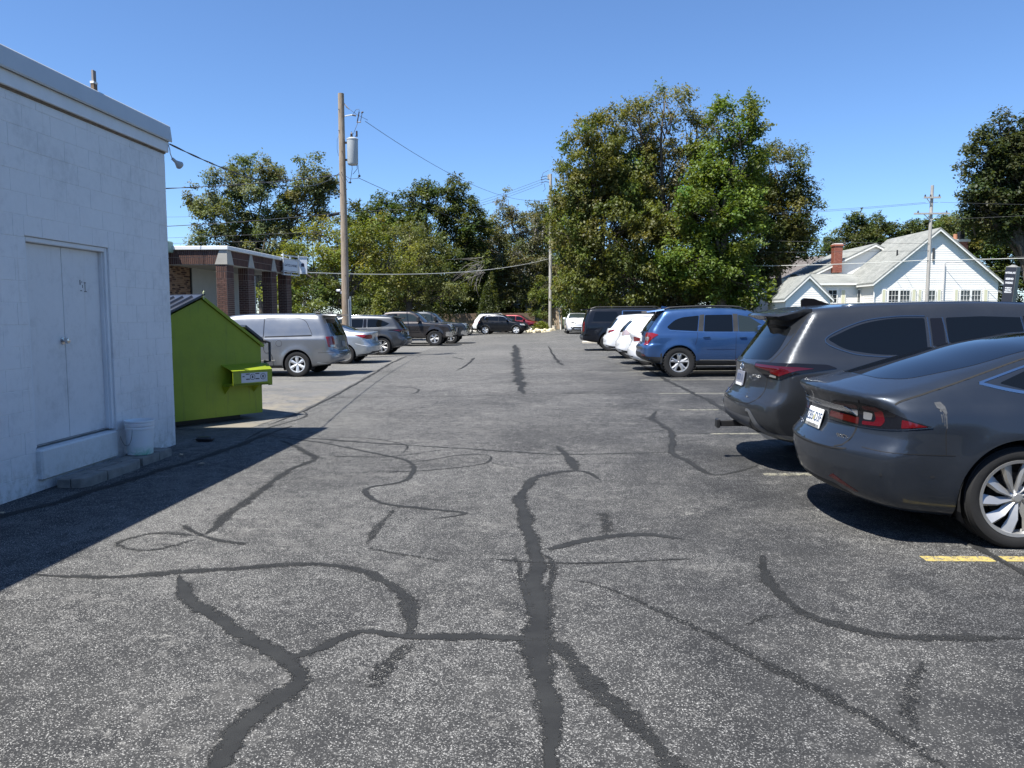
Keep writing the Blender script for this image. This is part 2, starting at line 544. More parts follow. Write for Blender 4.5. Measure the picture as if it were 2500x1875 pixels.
crack([(830, 835), (890, 838), (905, 845), (890, 852)], (.04, .05), .1)
crack([(960, 830), (1130, 826), (1300, 826)], (.04, .03), .25)
# long construction joints either side of the aisle
crack([(2.95, 3.2), (2.9, 5.2), (2.82, 8.5), (2.8, 11.1), (2.86, 14), (2.72, 20.5), (2.95, 34)], (.06, .09), .05, px=False)
crack([(-4.30, 11.2), (-4.33, 12.9), (-4.52, 15.5), (-5.08, 21.1), (-5.62, 26), (-5.97, 30.7)], (.035, .07), .0, px=False, lift=.004)
crack([(-4.1, 9.9), (-4.2, 11.0), (-4.05, 12.2), (-4.35, 13.0)], (.03, .03), .0, px=False)
crack([(-4.9, 4.0), (-4.45, 6.5), (-4.1, 8.5), (-4.0, 10.2), (-3.9, 11.2)], (.10, .08), .05, px=False)

# ------------------------------------------------------------------ painted stall lines
def stripe(x0, x1, y, w, material, dy=0.0):
    n = 10
    b = MB()
    for k in range(n + 1):
        x = x0 + (x1 - x0) * k / n
        for s in (-.5, .5):
            b.v.append((x, y + dy * k / n + s * w * (1 + .08 * math.sin(k * 2.3 + s)), gz(x, y) + .0012))
    b.f = [(2 * k, 2 * k + 2, 2 * k + 3, 2 * k + 1) for k in range(n)]
    return b.build('parking_stripe', material, LOT)
stripe(2.42, 2.86, 5.07, .105, M_YEL)
stripe(2.93, 7.2, 5.075, .105, M_YEL)
for y, m_ in ((7.75, M_PALE), (10.4, M_PALE), (13.0, M_PALE), (15.72, M_PALE), (18.95, M_PALE), (21.9, M_PALE), (24.6, M_PALE), (27.4, M_PALE), (30.2, M_PALE), (33.0, M_PALE)):
    stripe(2.1, 2.75, y, .11, m_)
    stripe(2.82, 7.0, y - .02, .11, m_)
for y in (19.2, 22.6, 25.0, 28.6, 31.0, 34.2, 37.4, 40.0, 43.6):
    stripe(edge_x(y) - 5.0, edge_x(y) - .5, y, .11, M_PALE).location.z = .006

# ================================================================== white block building on the left
def white_paint(name, base, stain=.45, bs=.35):
    m, nt, b = nodes_of(name)
    p = pos(nt)
    n1 = noise(nt, p, 1.7, 6, .65)
    n2 = noise(nt, p, 14, 5, .7)
    k = mth(nt, 'ADD', mth(nt, 'MULTIPLY', n1, .6), mth(nt, 'MULTIPLY', n2, .4))
    c = ramp(nt, k, [(.32, tuple(x * .80 for x in base)), (.5, base), (.7, tuple(min(.9, x * 1.06) for x in base))])
    # grime near the foot of the wall and thin drips below the lintel
    mp = NN(nt, 'ShaderNodeMapping'); mp.inputs['Scale'].default_value = (9, 9, .55)
    nt.links.new(p, mp.inputs[0])
    drip = noise(nt, mp.outputs[0], 1.6, 4, .7)
    c = mix(nt, c, (.42, .39, .33), mth(nt, 'MULTIPLY', mrange(nt, drip, .60, .78, 0, 1), stain))
    sz = NN(nt, 'ShaderNodeSeparateXYZ'); nt.links.new(p, sz.inputs[0])
    foot = mth(nt, 'MULTIPLY', mrange(nt, sz.outputs[2], .42, -.04, 0, 1), mrange(nt, n2, .42, .62, 0, 1))
    c = mix(nt, c, (.28, .27, .21), mth(nt, 'MULTIPLY', foot, .55))
    nt.links.new(c, b.inputs['Base Color'])
    b.inputs['Roughness'].default_value = .62
    bump(nt, b, mth(nt, 'ADD', noise(nt, p, 48, 5, .7), mth(nt, 'MULTIPLY', noise(nt, p, 7, 3, .6), 1.2)), bs, .006)
    return m
M_BLOCK = white_paint('painted_block', (.71, .705, .70))
M_DOORP = white_paint('painted_door', (.67, .665, .66), .3, .08)
M_SILL = white_paint('painted_sill', (.64, .65, .64), .6, .5)
M_FASC = M('fascia_paint', (.68, .69, .70), .5, var=.07, vscale=4)
M_COPE = M('coping_metal', (.48, .49, .49), .42, metal=.15, var=.08, vscale=2)
M_RUST = M('rust_strip', (.16, .11, .07), .8, var=.5, vscale=20)
M_CHROME = M('brushed_steel', (.55, .55, .56), .22, metal=1)
M_BLACK = M('black_plastic', (.012, .012, .013), .45)
X0 = -4.873; YE = 9.556; DY0, DY1, DZ0, DZ1 = 6.90, 8.24, .36, 2.345
BLD = thing('block_building', 'white painted concrete block building with double doors and metal coping', 'building', (X0 - 4, 4, -.06))
xr = X0 - .0035
w = MB()
for a, c in (((-14, -10, -.2), (X0 - .004, 4.35, 3.62)), ((-14, 4.35, -.2), (xr, DY0, 3.62)), ((-14, DY1, -.2), (xr, YE - .004, 3.62)),
             ((-14, DY0, DZ1), (xr, DY1, 3.62)), ((-14, DY0, -.2), (xr, DY1, DZ0 - .02)), ((-14, DY0, DZ0 - .02), (X0 - .20, DY1, DZ1))):
    w.mm(a, c)
WALL = w.build('wall', M_BLOCK, BLD, world=True)
_bm = {}
def block(y0, y1, z0, z1):
    g_ = .0018
    L = round(y1 - y0, 3)
    key = (L, round(z1 - z0, 3))
    if key not in _bm:
        mb = MB().bev((-.05, g_, g_), (0, L - g_, (z1 - z0) - g_), .0028)
        _bm[key] = mb.mesh('block', M_BLOCK)
    o = link(bpy.data.objects.new('block', _bm[key]), WALL)
    o.matrix_basis = wmat(WALL).inverted() @ Matrix.Translation((X0 + random.uniform(-.0012, .0012), y0, z0)) @ Matrix.Rotation(random.uniform(-.0012, .0012), 4, 'Z')
zc = [-.273 + .2 * k for k in range(20)]
for k, z0 in enumerate(zc):
    z1 = min(z0 + .2, 3.60)
    if z1 - z0 < .03: continue
    off = 0 if k % 2 else .2
    e = YE - (0 if k % 2 == 0 else 0)
    y = YE + off
    while y > 4.36:
        a, c = max(y - .4, 4.36), min(y, YE)
        y -= .4
        if c - a < .03: continue
        zm0, zm1 = z0, z1
        segs = [(a, c)]
        if z1 > DZ0 - .02 and z0 < DZ1:
            segs = []
            if a < DY0: segs.append((a, min(c, DY0)))
            if c > DY1: segs.append((max(a, DY1), c))
            if z1 > DZ1 + .03 and a < DY1 and c > DY0:      # lintel course above the door
                s0, s1 = max(a, DY0), min(c, DY1)
                if s1 - s0 > .03: block(s0, s1, DZ1, z1)
            if z0 < DZ0 - .03 and a < DY1 and c > DY0:
                pass
        for s0, s1 in segs:
            if s1 - s0 > .025: block(s0, s1, z0, z1)
MB().mm((X0 - .03, -10, 3.613), (X0 + .012, YE + .004, 3.634)).build('rust_strip', M_RUST, BLD, world=True)
MB().bev((X0 - .06, -10, 3.635), (X0 + .038, YE + .035, 3.772), .006).build('fascia', M_FASC, BLD, world=True)
cp = [(X0 - .4, 3.774), (X0 + .052, 3.774), (X0 + .072, 3.764), (X0 + .078, 3.782), (X0 + .058, 3.955), (X0 + .045, 3.968), (X0 - .4, 3.985)]
MB().prism(cp, 'y', -10, YE + .055).build('coping', M_COPE, BLD, world=True)
cq = [(YE - .4, 3.70), (YE + .06, 3.70), (YE + .085, 3.80), (YE + .07, 3.90), (YE - .4, 3.90)]
MB().prism([(a, c) for a, c in cq], 'x', -14, X0 + .02).build('gutter', M_FASC, BLD, world=True)
MB().mm((-14, -10, 3.62), (X0 - .41, YE - .41, 3.93)).build('roof', M('roof_gravel', (.2, .2, .19), .9), BLD, world=True)
# door set
XD = X0 - .085
fr = MB()
fr.bev((XD - .06, DY1 - .045, DZ0), (X0 - .02, DY1 - .001, DZ1 - .002), .005)
fr.bev((XD - .06, DY0 + .001, DZ0), (X0 - .02, DY0 + .045, DZ1 - .002), .005)
fr.bev((XD - .06, DY0 + .046, DZ1 - .048), (X0 - .02, DY1 - .046, DZ1 - .003), .005)
fr.bev((XD - .02, DY1 - .062, DZ0), (X0 - .045, DY1 - .0455, DZ1 - .05), .003)
fr.build('door_frame', M_FASC, BLD, world=True)
mid = 7.545
for y0, y1 in ((DY0 + .05, mid - .004), (mid + .004, DY1 - .064)):
    lf = MB().bev((XD - .045, y0, DZ0 + .012), (XD, y1, DZ1 - .052), .003).build('door', M_DOORP, BLD, world=True)
    if y0 < mid:
        kn = MB().lathe([(.0, .0), (.038, .0), (.036, .008), (.012, .012), (.012, .03), (.026, .036), (.031, .05), (.026, .066), (.0, .07)], 20, 'x', (XD + .001, mid - .045, 1.357))
        kn.build('door_knob', M_CHROME, lf, world=True, smooth=40)
    else:
        mk = MB()
        for a, c, d, e in ((7.83, 1.93, .012, .05), (7.835, 1.865, .03, .008), (7.90, 1.95, .035, .008), (7.915, 1.865, .007, .085), (7.90, 1.858, .045, .007), (7.87, 1.90, .008, .03), (7.86, 1.955, .012, .010)):
            mk.mm((XD + .0005, a, c), (XD + .002, a + d, c + e))
        mk.build('old_letters', M_BLACK, lf, world=True)
sill = MB().bev((X0 - .20, DY0 - .0, .055), (X0 + .055, 8.165, DZ0 - .012), .016)
MB().bev((XD - .06, DY0 + .05, DZ0 + .0005), (XD + .03, DY1 - .05, DZ0 + .011), .004).build('threshold', M('old_aluminium', (.30, .29, .27), .5, metal=.6, var=.3, vscale=9), BLD, world=True)
sill.build('door_sill', M_SILL, BLD, world=True)

# pavers forming the step
M_PAV = M('grey_paver', (.20, .19, .17), .9, var=.3, vscale=7, bmp=.6, bscale=90, bdist=.006)
STEP = thing('paver_step', 'low step of loose grey pavers below the double doors', 'step', (-4.65, 7.9, gz(-4.65)))
for q in ([(-4.795, 7.06), (-4.66, 7.05), (-4.655, 7.50), (-4.795, 7.50)], [(-4.795, 7.51), (-4.665, 7.51), (-4.66, 7.93), (-4.795, 7.93)],
          [(-4.795, 7.945), (-4.655, 7.94), (-4.65, 8.36), (-4.795, 8.36)], [(-4.865, 8.37), (-4.655, 8.37), (-4.66, 8.79), (-4.865, 8.79)],
          [(-4.648, 7.05), (-4.56, 7.06), (-4.50, 7.14), (-4.505, 7.41), (-4.648, 7.43)], [(-4.645, 7.44), (-4.50, 7.42), (-4.49, 7.66), (-4.645, 7.68)],
          [(-4.645, 7.69), (-4.51, 7.67), (-4.49, 7.78), (-4.50, 8.02), (-4.56, 8.12), (-4.645, 8.12)], [(-4.64, 8.13), (-4.53, 8.135), (-4.52, 8.47), (-4.645, 8.47)],
          [(-4.645, 8.48), (-4.52, 8.48), (-4.53, 8.77), (-4.645, 8.78)]):
    t = .052 + random.uniform(-.008, .008)
    cx = sum(p[0] for p in q) / len(q); cy = sum(p[1] for p in q) / len(q)
    pb = MB(); n = len(q)
    for z, k in ((gz(-4.6) - .02, 1.0), (gz(-4.6) + t + .03, 1.0), (gz(-4.6) + t + .042, .95)):
        for x, y in q:
            pb.v.append((cx + (x - cx) * k, cy + (y - cy) * k, z + random.uniform(-.003, .003)))
    pb.f = [tuple(range(2 * n, 3 * n))] + [(r * n + i, r * n + (i + 1) % n, r * n + n + (i + 1) % n, r * n + n + i) for r in (0, 1) for i in range(n)]
    pb.build('paver', M_PAV, STEP, world=True)

# bucket
def bucket_mat():
    m, nt, b = nodes_of('white_bucket_plastic')
    p = objc(nt)
    sz = NN(nt, 'ShaderNodeSeparateXYZ'); nt.links.new(p, sz.inputs[0])
    n1 = noise(nt, p, 16, 5, .7, 1.0)
    low = mrange(nt, sz.outputs[2], .11, .0, 0, 1)
    g_ = mth(nt, 'MULTIPLY', mrange(nt, mth(nt, 'ADD', n1, mth(nt, 'MULTIPLY', sz.outputs[0], 2.0)), .55, .85, 0, 1), low)
    nt.links.new(mix(nt, (.70, .72, .72), (.10, .42, .26), g_), b.inputs['Base Color'])
    b.inputs['Roughness'].default_value = .42
    b.inputs['Subsurface Weight'].default_value = .15
    return m
BK = thing('plastic_bucket', 'white plastic bucket with wire handle and green paint stains on the paver step', 'bucket', (-4.68, 8.36, gz(-4.68) + .098), (0, 0, R(-35)))
prof = [(0, .002), (.128, .0), (.134, .006), (.146, .285), (.151, .287), (.151, .305), (.147, .308), (.149, .325), (.155, .327), (.155, .350), (.149, .352), (.151, .366), (.157, .368), (.157, .384), (.151, .386), (.141, .372), (.127, .015), (0, .012)]
MB().lathe(prof, 40).build('tub', bucket_mat(), BK, smooth=35)
hp = [(.152 * math.cos(t), -.155 + .0 * t, .31 - .20 * math.sin(t)) for t in np.linspace(0, math.pi, 24)]
MB().tube(hp, .0022, 6).build('handle', M('dark_wire', (.08, .08, .08), .4, metal=.8), BK, smooth=True)
lb = MB()
for z in (.10, .26):
    for a in np.linspace(R(205), R(245), 9):
        r_ = .1345 + .0118 * z / .285 + .0012
        lb.v.append((r_ * math.cos(a), r_ * math.sin(a), z))
lb.f = [(i, i + 1, 10 + i, 9 + i) for i in range(8)]
lb.build('label', M('faded_label', (.50, .50, .46), .7, var=.2, vscale=30), BK)

# bare flood bulb under the corner of the eave
FL = thing('flood_bulb', 'bare grey flood light bulb hanging from the eave corner of the block building', 'lamp', (X0 + .045, YE + .02, 3.73))
MB().tube([(0, 0, 0), (.008, .012, -.05), (.004, .03, -.10), (.012, .06, -.155)], .006, 6).build('conduit', M_COPE, FL, smooth=True)
dirv = Vector((.045, .075, -.06)).normalized()
q0 = Vector((.012, .06, -.155))
fb = MB().lathe([(0, 0), (.018, 0), (.020, .05), (.030, .075), (.050, .11), (.052, .125), (.040, .145), (.0, .155)], 18)
fb.xf(Matrix.Translation(q0) @ dirv.to_track_quat('Z', 'Y').to_matrix().to_4x4())
fb.build('bulb', M('dirty_glass_bulb', (.42, .43, .42), .25), FL, smooth=40)
# small bracket on the roof
RB = thing('roof_bracket', 'small rusty metal bracket standing on the roof edge of the block building', 'bracket', (X0 + .0, 8.12, 3.96))
MB().mm((-.02, -.035, .0), (.015, .03, .085)).build('base', M_RUST, RB)
MB().mm((-.022, -.04, .086), (.018, .035, .108)).build('clamp', M('white_foam', (.7, .7, .66), .7), RB)
MB().mm((-.012, -.025, .109), (.008, .028, .225)).build('plate', M('grey_plate', (.22, .20, .19), .7), RB)

# ================================================================== green dumpster
def dumpster_mat():
    m, nt, b = nodes_of('lime_dumpster_paint')
    p = objc(nt)
    n1 = noise(nt, p, 1.6, 6, .65)
    c = ramp(nt, n1, [(.3, (.185, .24, .010)), (.5, (.225, .285, .010)), (.72, (.26, .315, .018))])
    sc_ = noise(nt, p, 9, 6, .8, 1.5)
    mp = NN(nt, 'ShaderNodeMapping'); mp.inputs['Scale'].default_value = (14, 14, 1.2); nt.links.new(p, mp.inputs[0])
    run = noise(nt, mp.outputs[0], 1.0, 5, .7)
    c = mix(nt, c, (.09, .085, .03), mrange(nt, run, .56, .74, 0, .45))
    c = mix(nt, c, (.10, .055, .025), mrange(nt, sc_, .70, .76, 0, .8))
    nt.links.new(c, b.inputs['Base Color'])
    nt.links.new(mrange(nt, n1, .3, .7, .42, .62), b.inputs['Roughness'])
    bump(nt, b, mth(nt, 'ADD', noise(nt, p, 2.5, 3, .5), mth(nt, 'MULTIPLY', noise(nt, p, 40, 3, .6), .08)), .25, .05)
    return m
GRN = dumpster_mat()
GRN_D = GRN
LID = M('dark_lid_plastic', (.035, .04, .055), .38, var=.15, vscale=5)
DV = thing('dumpster', 'lime green slant-sided steel dumpster with black ribbed lids beside the block building', 'dumpster', (-4.705, 12.082, gz(-4.9, 12)), (0, 0, math.atan2(-.813, -.582)))
# local frame: +x runs from the low front edge towards the back, +y away from the visible side panel
W_ = 1.85
sec_ = [(0, .10), (0, 1.16), (.985, 1.895), (2.0, 1.40), (2.0, .10)]
def shell(secp, y0, y1): return MB().prism(secp, 'y', y0, y1)
SGN = -1   # width goes to local -y
body_ = MB().prism(sec_, 'y', -W_, 0)
bo = body_.build('bin', GRN, DV)
rm = MB()
rm.hexa([(-.03, -W_ - .012, 1.15), (.985, -W_ - .012, 1.905), (.985, .035, 1.905), (-.03, .035, 1.15),
         (-.05, -W_ - .012, 1.185), (.975, -W_ - .012, 1.95), (.975, .035, 1.95), (-.05, .035, 1.185)])
rm.build('front_rim', GRN, DV)
# lid over the back slope, ribbed
lid = MB()
lid.hexa([(.99, -W_ - .05, 1.935), (2.1, -W_ - .05, 1.395), (2.1, .06, 1.395), (.99, .06, 1.935),
          (1.00, -W_ - .05, 1.965), (2.11, -W_ - .05, 1.425), (2.11, .06, 1.425), (1.00, .06, 1.965)])
lo = lid.build('lid', LID, DV)
for k in range(7):
    y = -.05 - k * .27
    MB().hexa([(1.08, y - .05, 1.923), (2.05, y - .05, 1.451), (2.05, y + .0, 1.451), (1.08, y + .0, 1.923),
               (1.10, y - .04, 1.955), (2.05, y - .04, 1.482), (2.05, y - .01, 1.482), (1.10, y - .01, 1.955)]).build('rib', LID, lo)
lid2 = MB().hexa([(-.07, -W_ - .03, 1.205), (.30, -W_ - .03, 1.478), (.30, .045, 1.478), (-.07, .045, 1.205),
                  (-.09, -W_ - .03, 1.235), (.28, -W_ - .03, 1.508), (.28, .045, 1.508), (-.09, .045, 1.235)])
lid2.build('front_lid', LID, DV)
MB().cyl((.985, -W_ - .06, 1.965), (.985, .10, 1.965), .012, n=8).build('hinge_rod', M_BLACK, DV)
MB().tube([(.975, .05, 1.90), (.975, .055, 2.0), (.965, .06, 2.02)], .012, 6).build('hinge_tab', M('pale_bracket', (.5, .55, .3), .6), DV)
hb = MB().tube([(-.02, .03, 1.26), (-.13, .05, 1.22), (-.13, .05, .92), (-.03, .04, .92)], .022, 8)
hb.build('lid_handle', M_BLACK, DV, smooth=True)
# fork pocket on the side
pk = MB()
o1, o2 = .012, .19
pk.hexa([(-.10, o1, .56), (.68, o1, .57), (.62, o2, .58), (-.02, o2, .56), (-.10, o1, .60), (.68, o1, .61), (.62, o2, .61), (-.02, o2, .59)])       # floor
pk.hexa([(-.06, o2 - .012, .56), (.62, o2 - .012, .575), (.62, o2, .575), (-.06, o2, .56), (-.06, o2 - .012, .80), (.62, o2 - .012, .80), (.62, o2, .80), (-.06, o2, .80)])
pk.hexa([(-.10, 0, .885), (.70, 0, .885), (.62, o2, .79), (-.06, o2, .79), (-.10, 0, .90), (.70, 0, .90), (.63, o2 + .003, .805), (-.065, o2 + .003, .805)])
pk.hexa([(-.12, 0, .53), (-.06, o2, .55), (-.07, o2, .55), (-.13, 0, .53), (-.12, 0, .88), (-.06, o2, .80), (-.07, o2, .80), (-.13, 0, .88)])
for x in (.10, .60):
    pk.add([(x, 0, .57), (x + .10, 0, .57), (x + .05, 0, .44), (x + .05, o2 - .03, .57)], [(0, 1, 2), (0, 1, 3), (0, 2, 3), (1, 2, 3)])
po = pk.build('fork_pocket', GRN, DV)
st = MB().mm((.02, o2 + .0005, .615), (.48, o2 + .003, .765))
so = st.build('warning_sticker', M('sticker_silver', (.52, .53, .55), .35, var=.1), DV)
dk = MB()
for (x0, x1, z0, z1) in ((.40, .335, .755, .74), (.235, .165, .755, .74), (.40, .335, .675, .66), (.235, .165, .675, .66), (.46, .425, .72, .705)):
    dk.mm((x1, o2 + .0035, z1), (x0, o2 + .0045, z0))
for cx_ in (.285, .10):
    ring = [(cx_ + .042 * math.cos(t), o2 + .004, .70 + .045 * math.sin(t)) for t in np.linspace(0, 2 * math.pi, 17)]
    dk.tube(ring, .004, 4)
    dk.mm((cx_ - .012, o2 + .0035, .68), (cx_ + .012, o2 + .0045, .72))
dk.build('sticker_print', M_BLACK, so)
MB().mm((.25, -1.6, .0), (1.8, -.25, .099)).build('skid', M_BLACK, DV)
# pivot so that the panel's visible face is local y = 0 and the bulk lies behind it
# ================================================================== brick canopy building
def brick_mat(name, stops, mortar=False):
    m, nt, b = nodes_of(name)
    r_ = NN(nt, 'ShaderNodeNewGeometry').outputs['Random Per Island']
    c = ramp(nt, r_, stops)
    n1 = noise(nt, objc(nt), 18, 4, .7)
    c = mix(nt, c, (.62, .60, .58), mrange(nt, n1, .4, .7, 0, .5), 'MULTIPLY')
    nt.links.new(c, b.inputs['Base Color'])
    b.inputs['Roughness'].default_value = .85
    return m
BRK = brick_mat('brown_brick', [(0, (.060, .030, .023)), (.4, (.095, .046, .034)), (.75, (.12, .060, .044)), (1, (.075, .036, .028))])
BRT = brick_mat('tan_brick', [(0, (.28, .17, .10)), (.55, (.33, .21, .13)), (.62, (.05, .025, .018)), (.85, (.09, .04, .028)), (1, (.26, .16, .10))])
MORT = M('mortar', (.34, .29, .245), .95, var=.12, vscale=8)
MORT_D = M('mortar_tan', (.34, .26, .18), .95, var=.12, vscale=8)
CONC = M('cast_concrete', (.36, .345, .305), .85, var=.10, vscale=4, bmp=.2)
STUC = M('stucco', (.46, .46, .42), .9, var=.06, vscale=3, bmp=.35, bscale=40)
def brick_face(mb, o, du, n_, L, z0, z1, bl=.203, bh=.0677, soldier=False, j=.016, dep=.016, skip=None):
    """o: corner (x,y); du: unit direction along the wall; n_: outward normal"""
    if soldier: bl, bh = .0677, (z1 - z0) / max(1, round((z1 - z0) / .235))
    k = 0; z = z0
    while z < z1 - .02:
        zt = min(z + bh, z1)
        s = 0 if (k % 2 == 0 or soldier) else -bl / 2
        while s < L - .01:
            a, c = max(s, 0), min(s + bl, L)
            s += bl
            if c - a < .025: continue
            a += j / 2; c -= j / 2
            h0, h1 = -.004, dep + random.uniform(-.0015, .0015)
            P = []
            for zz in (z + j / 2, zt - j / 2):
                for (t, h) in ((a, h0), (c, h0), (c, h1), (a, h1)):
                    P.append((o[0] + du[0] * t + n_[0] * h, o[1] + du[1] * t + n_[1] * h, zz))
            mb.hexa(P)
        z = zt; k += 1
BX, BY = -11.305, 26.2
g0 = gz(-11.3)
BB = thing('brick_canopy_building', 'brown brick building with flat canopy on square brick columns', 'building', (-13.3, 29, g0))
for y0 in (BY, 28.08, 30.41, 32.15):
    dpt = .55
    cx0, cx1 = BX - .40, BX - .016
    core = MB().mm((cx0, y0 + .016, g0 - .1), (cx1, y0 + dpt, 3.335)).build('column', MORT, BB, world=True)
    bk = MB()
    brick_face(bk, (cx0, y0 + .016), (1, 0), (0, -1), cx1 - cx0, g0 - .05, 2.87)
    brick_face(bk, (cx1, y0 + .016), (0, 1), (1, 0), dpt - .016, g0 - .05, 2.87)
    brick_face(bk, (cx0, y0 + .016), (1, 0), (0, -1), cx1 - cx0, 2.87, 3.33, soldier=True)
    brick_face(bk, (cx1, y0 + .016), (0, 1), (1, 0), dpt - .016, 2.87, 3.33, soldier=True)
    tag(bk.build('brickwork', BRK, core, world=True), kind='stuff')
# canopy: fascia band, coping, soffit
cn = MB().mm((-13.40, BY + .016, 3.345), (BX - .016, 33.0, 3.84)).build('fascia', MORT, BB, world=True)
bk = MB()
brick_face(bk, (-13.40, BY + .016), (1, 0), (0, -1), 13.40 + BX - .016, 3.35, 3.835, soldier=True)
brick_face(bk, (BX - .016, BY + .016), (0, 1), (1, 0), 6.78, 3.35, 3.835, soldier=True)
tag(bk.build('brickwork', BRK, cn, world=True), kind='stuff')
MB().mm((-13.38, BY + .03, 3.33), (BX - .03, 32.98, 3.3445)).build('soffit', M('soffit_paint', (.42, .40, .34), .8), BB, world=True)
cpw = M('white_coping', (.72, .73, .72), .45, var=.05)
MB().bev((-13.42, BY - .07, 3.842), (BX + .075, 33.06, 3.975), .012).build('coping', cpw, BB, world=True)
# concrete pads over the columns
def trap(x0, x1, xa, xb, y, d, z0=3.348, z1=3.836):
    return MB().hexa([(x0, y - d, z0), (x1, y - d, z0), (x1, y, z0), (x0, y, z0), (xa, y - d, z1), (xb, y - d, z1), (xb, y, z1), (xa, y, z1)])
trap(BX - .42, BX + .022, BX - .245, BX + .022, BY + .0, .024).build('concrete_pad', CONC, BB, world=True)
for i, y0 in enumerate((BY, 28.08, 30.41, 32.15)):
    a0, a1, b0, b1 = (y0 - .024, y0 + .52, y0 - .024, y0 + .30) if i == 0 else (y0 - .06, y0 + .54, y0 + .14, y0 + .30)
    MB().hexa([(BX + .001, a0 + .001 * (i == 0), 3.348), (BX + .022, a0 + .025 * (i == 0), 3.348), (BX + .022, a1, 3.348), (BX + .001, a1, 3.348),
               (BX + .001, b0 + .001 * (i == 0), 3.836), (BX + .022, b0 + .025 * (i == 0), 3.836), (BX + .022, b1, 3.836), (BX + .001, b1, 3.836)]).build('concrete_pad', CONC, BB, world=True)
# main wall behind: tan brick then a stucco panel
WX = -13.42
mw = MB().mm((WX - 8, 18, g0 - .1), (WX, 27.9, 3.74)).build('wall', MORT_D, BB, world=True)
bk = MB(); brick_face(bk, (WX, 23.2), (0, 1), (1, 0), 4.7, 1.0, 3.735, j=.014)
tag(bk.build('brickwork', BRT, mw, world=True), kind='stuff')
MB().mm((WX - 8, 27.9, g0 - .1), (WX + .03, 34, 3.328)).build('stucco_wall', STUC, BB, world=True)
MB().mm((WX + .012, 27.80, g0), (WX + .05, 27.90, 3.325)).build('trim', M_BLACK, BB, world=True)
tl = M('green_metal_roof', (.24, .36, .31), .5, var=.1)
MB().bev((WX - 8, 17.5, 3.742), (WX + .25, BY + .01, 4.13), .03).build('roof_edge', tl, BB, world=True)

# lettering helper (flat print)
def text_mesh(txt, size, ext=.001, align='CENTER', bold=0.0, squeeze=1.0):
    cu = bpy.data.curves.new('t', 'FONT')
    cu.body = txt; cu.size = size; cu.extrude = ext; cu.align_x = align; cu.align_y = 'CENTER'; cu.offset = bold
    cu.resolution_u = 3
    o = bpy.data.objects.new('t', cu); COL.objects.link(o)
    dg = bpy.context.evaluated_depsgraph_get()
    me = bpy.data.meshes.new_from_object(o.evaluated_get(dg))
    bpy.data.objects.remove(o); bpy.data.curves.remove(cu)
    if squeeze != 1.0:
        me.transform(Matrix.Diagonal((squeeze, 1, 1, 1)))
    return me
def put_text(name, txt, size, frame, material, parent, world=True, **kw):
    """frame: 4x4, x = reading direction, y = up, z = outward"""
    me = text_mesh(txt, size, **kw)
    me.materials.clear(); me.materials.append(material)
    o = link(bpy.data.objects.new(name, me), parent)
    o.matrix_basis = (wmat(parent).inverted() @ frame) if world else frame
    return o
def frame(o, x, up=(0, 0, 1)):
    x = Vector(x).normalized(); up = Vector(up); z = x.cross(up).normalized(); y = z.cross(x)
    m = Matrix.Identity(4)
    for i in range(3):
        m[i][0], m[i][1], m[i][2], m[i][3] = x[i], y[i], z[i], o[i]
    return m

# sign cabinet on the end of the canopy
SG = thing('canopy_sign', 'white framed lettered sign cabinet on the far end of the brick canopy', 'sign', (-11.15, 32.0, 3.3))
p0, p1 = Vector((-11.24, 31.35, 0)), Vector((-11.0, 32.62, 0))
dx = (p1 - p0).normalized(); nr = dx.cross(Vector((0, 0, 1)))
WH = M('sign_white', (.62, .65, .68), .4); FR_ = M('sign_frame', (.55, .58, .60), .4, metal=.3)
def slab(a, b_, z0, z1, t0, t1):
    P = []
    for z in (z0, z1):
        for (p, t) in ((a, t0), (b_, t0), (b_, t1), (a, t1)):
            q = p + nr * t; P.append((q.x, q.y, z))
    return MB().hexa(P)
L_ = (p1 - p0).length
slab(p0 + dx * .07, p1 - dx * .06, 3.44, 3.88, .02, .06).build('panel', WH, SG, world=True)
for z0, z1 in ((3.25, 3.30), (3.38, 3.42), (3.90, 3.94), (4.04, 4.09)):
    slab(p0, p1, z0, z1, .0, .07).build('rail', FR_, SG, world=True)
for t in (0, .5 * L_, L_ - .05):
    if t == .5 * L_:
        slab(p0 + dx * t, p0 + dx * (t + .04), 3.301, 3.379, .0, .068).build('post', FR_, SG, world=True)
        slab(p0 + dx * t, p0 + dx * (t + .04), 3.941, 4.039, .0, .068).build('post', FR_, SG, world=True)
    else:
        slab(p0 + dx * t, p0 + dx * (t + .05), 3.25, 4.13, .0705, .10).build('post', FR_, SG, world=True)
NAVY = M('sign_ink', (.015, .02, .06), .5)
q = p0 + dx * (.5 * L_ + .01) + nr * .0615
put_text('lettering', 'GATTZ & NOBEL', .135, frame((q.x, q.y, 3.66), (dx.x, dx.y, 0)), NAVY, SG, bold=.003)
S2 = thing('emblem_sign', 'narrow white sign panel with dark leaf emblem beside the canopy sign', 'sign', (-10.9, 32.75, 3.3))
a2, b2 = Vector((-11.0, 32.72, 0)), Vector((-10.66, 32.86, 0))
d2 = (b2 - a2).normalized(); nr = d2.cross(Vector((0, 0, 1)))
slab(a2, b2, 3.36, 4.06, .0, .08).build('panel', WH, S2, world=True)
slab(a2 - d2 * .02, b2 + d2 * .02, 4.062, 4.10, -.02, .10).build('cap', FR_, S2, world=True)
eb = MB()
c2 = (a2 + b2) / 2 + nr * .0815
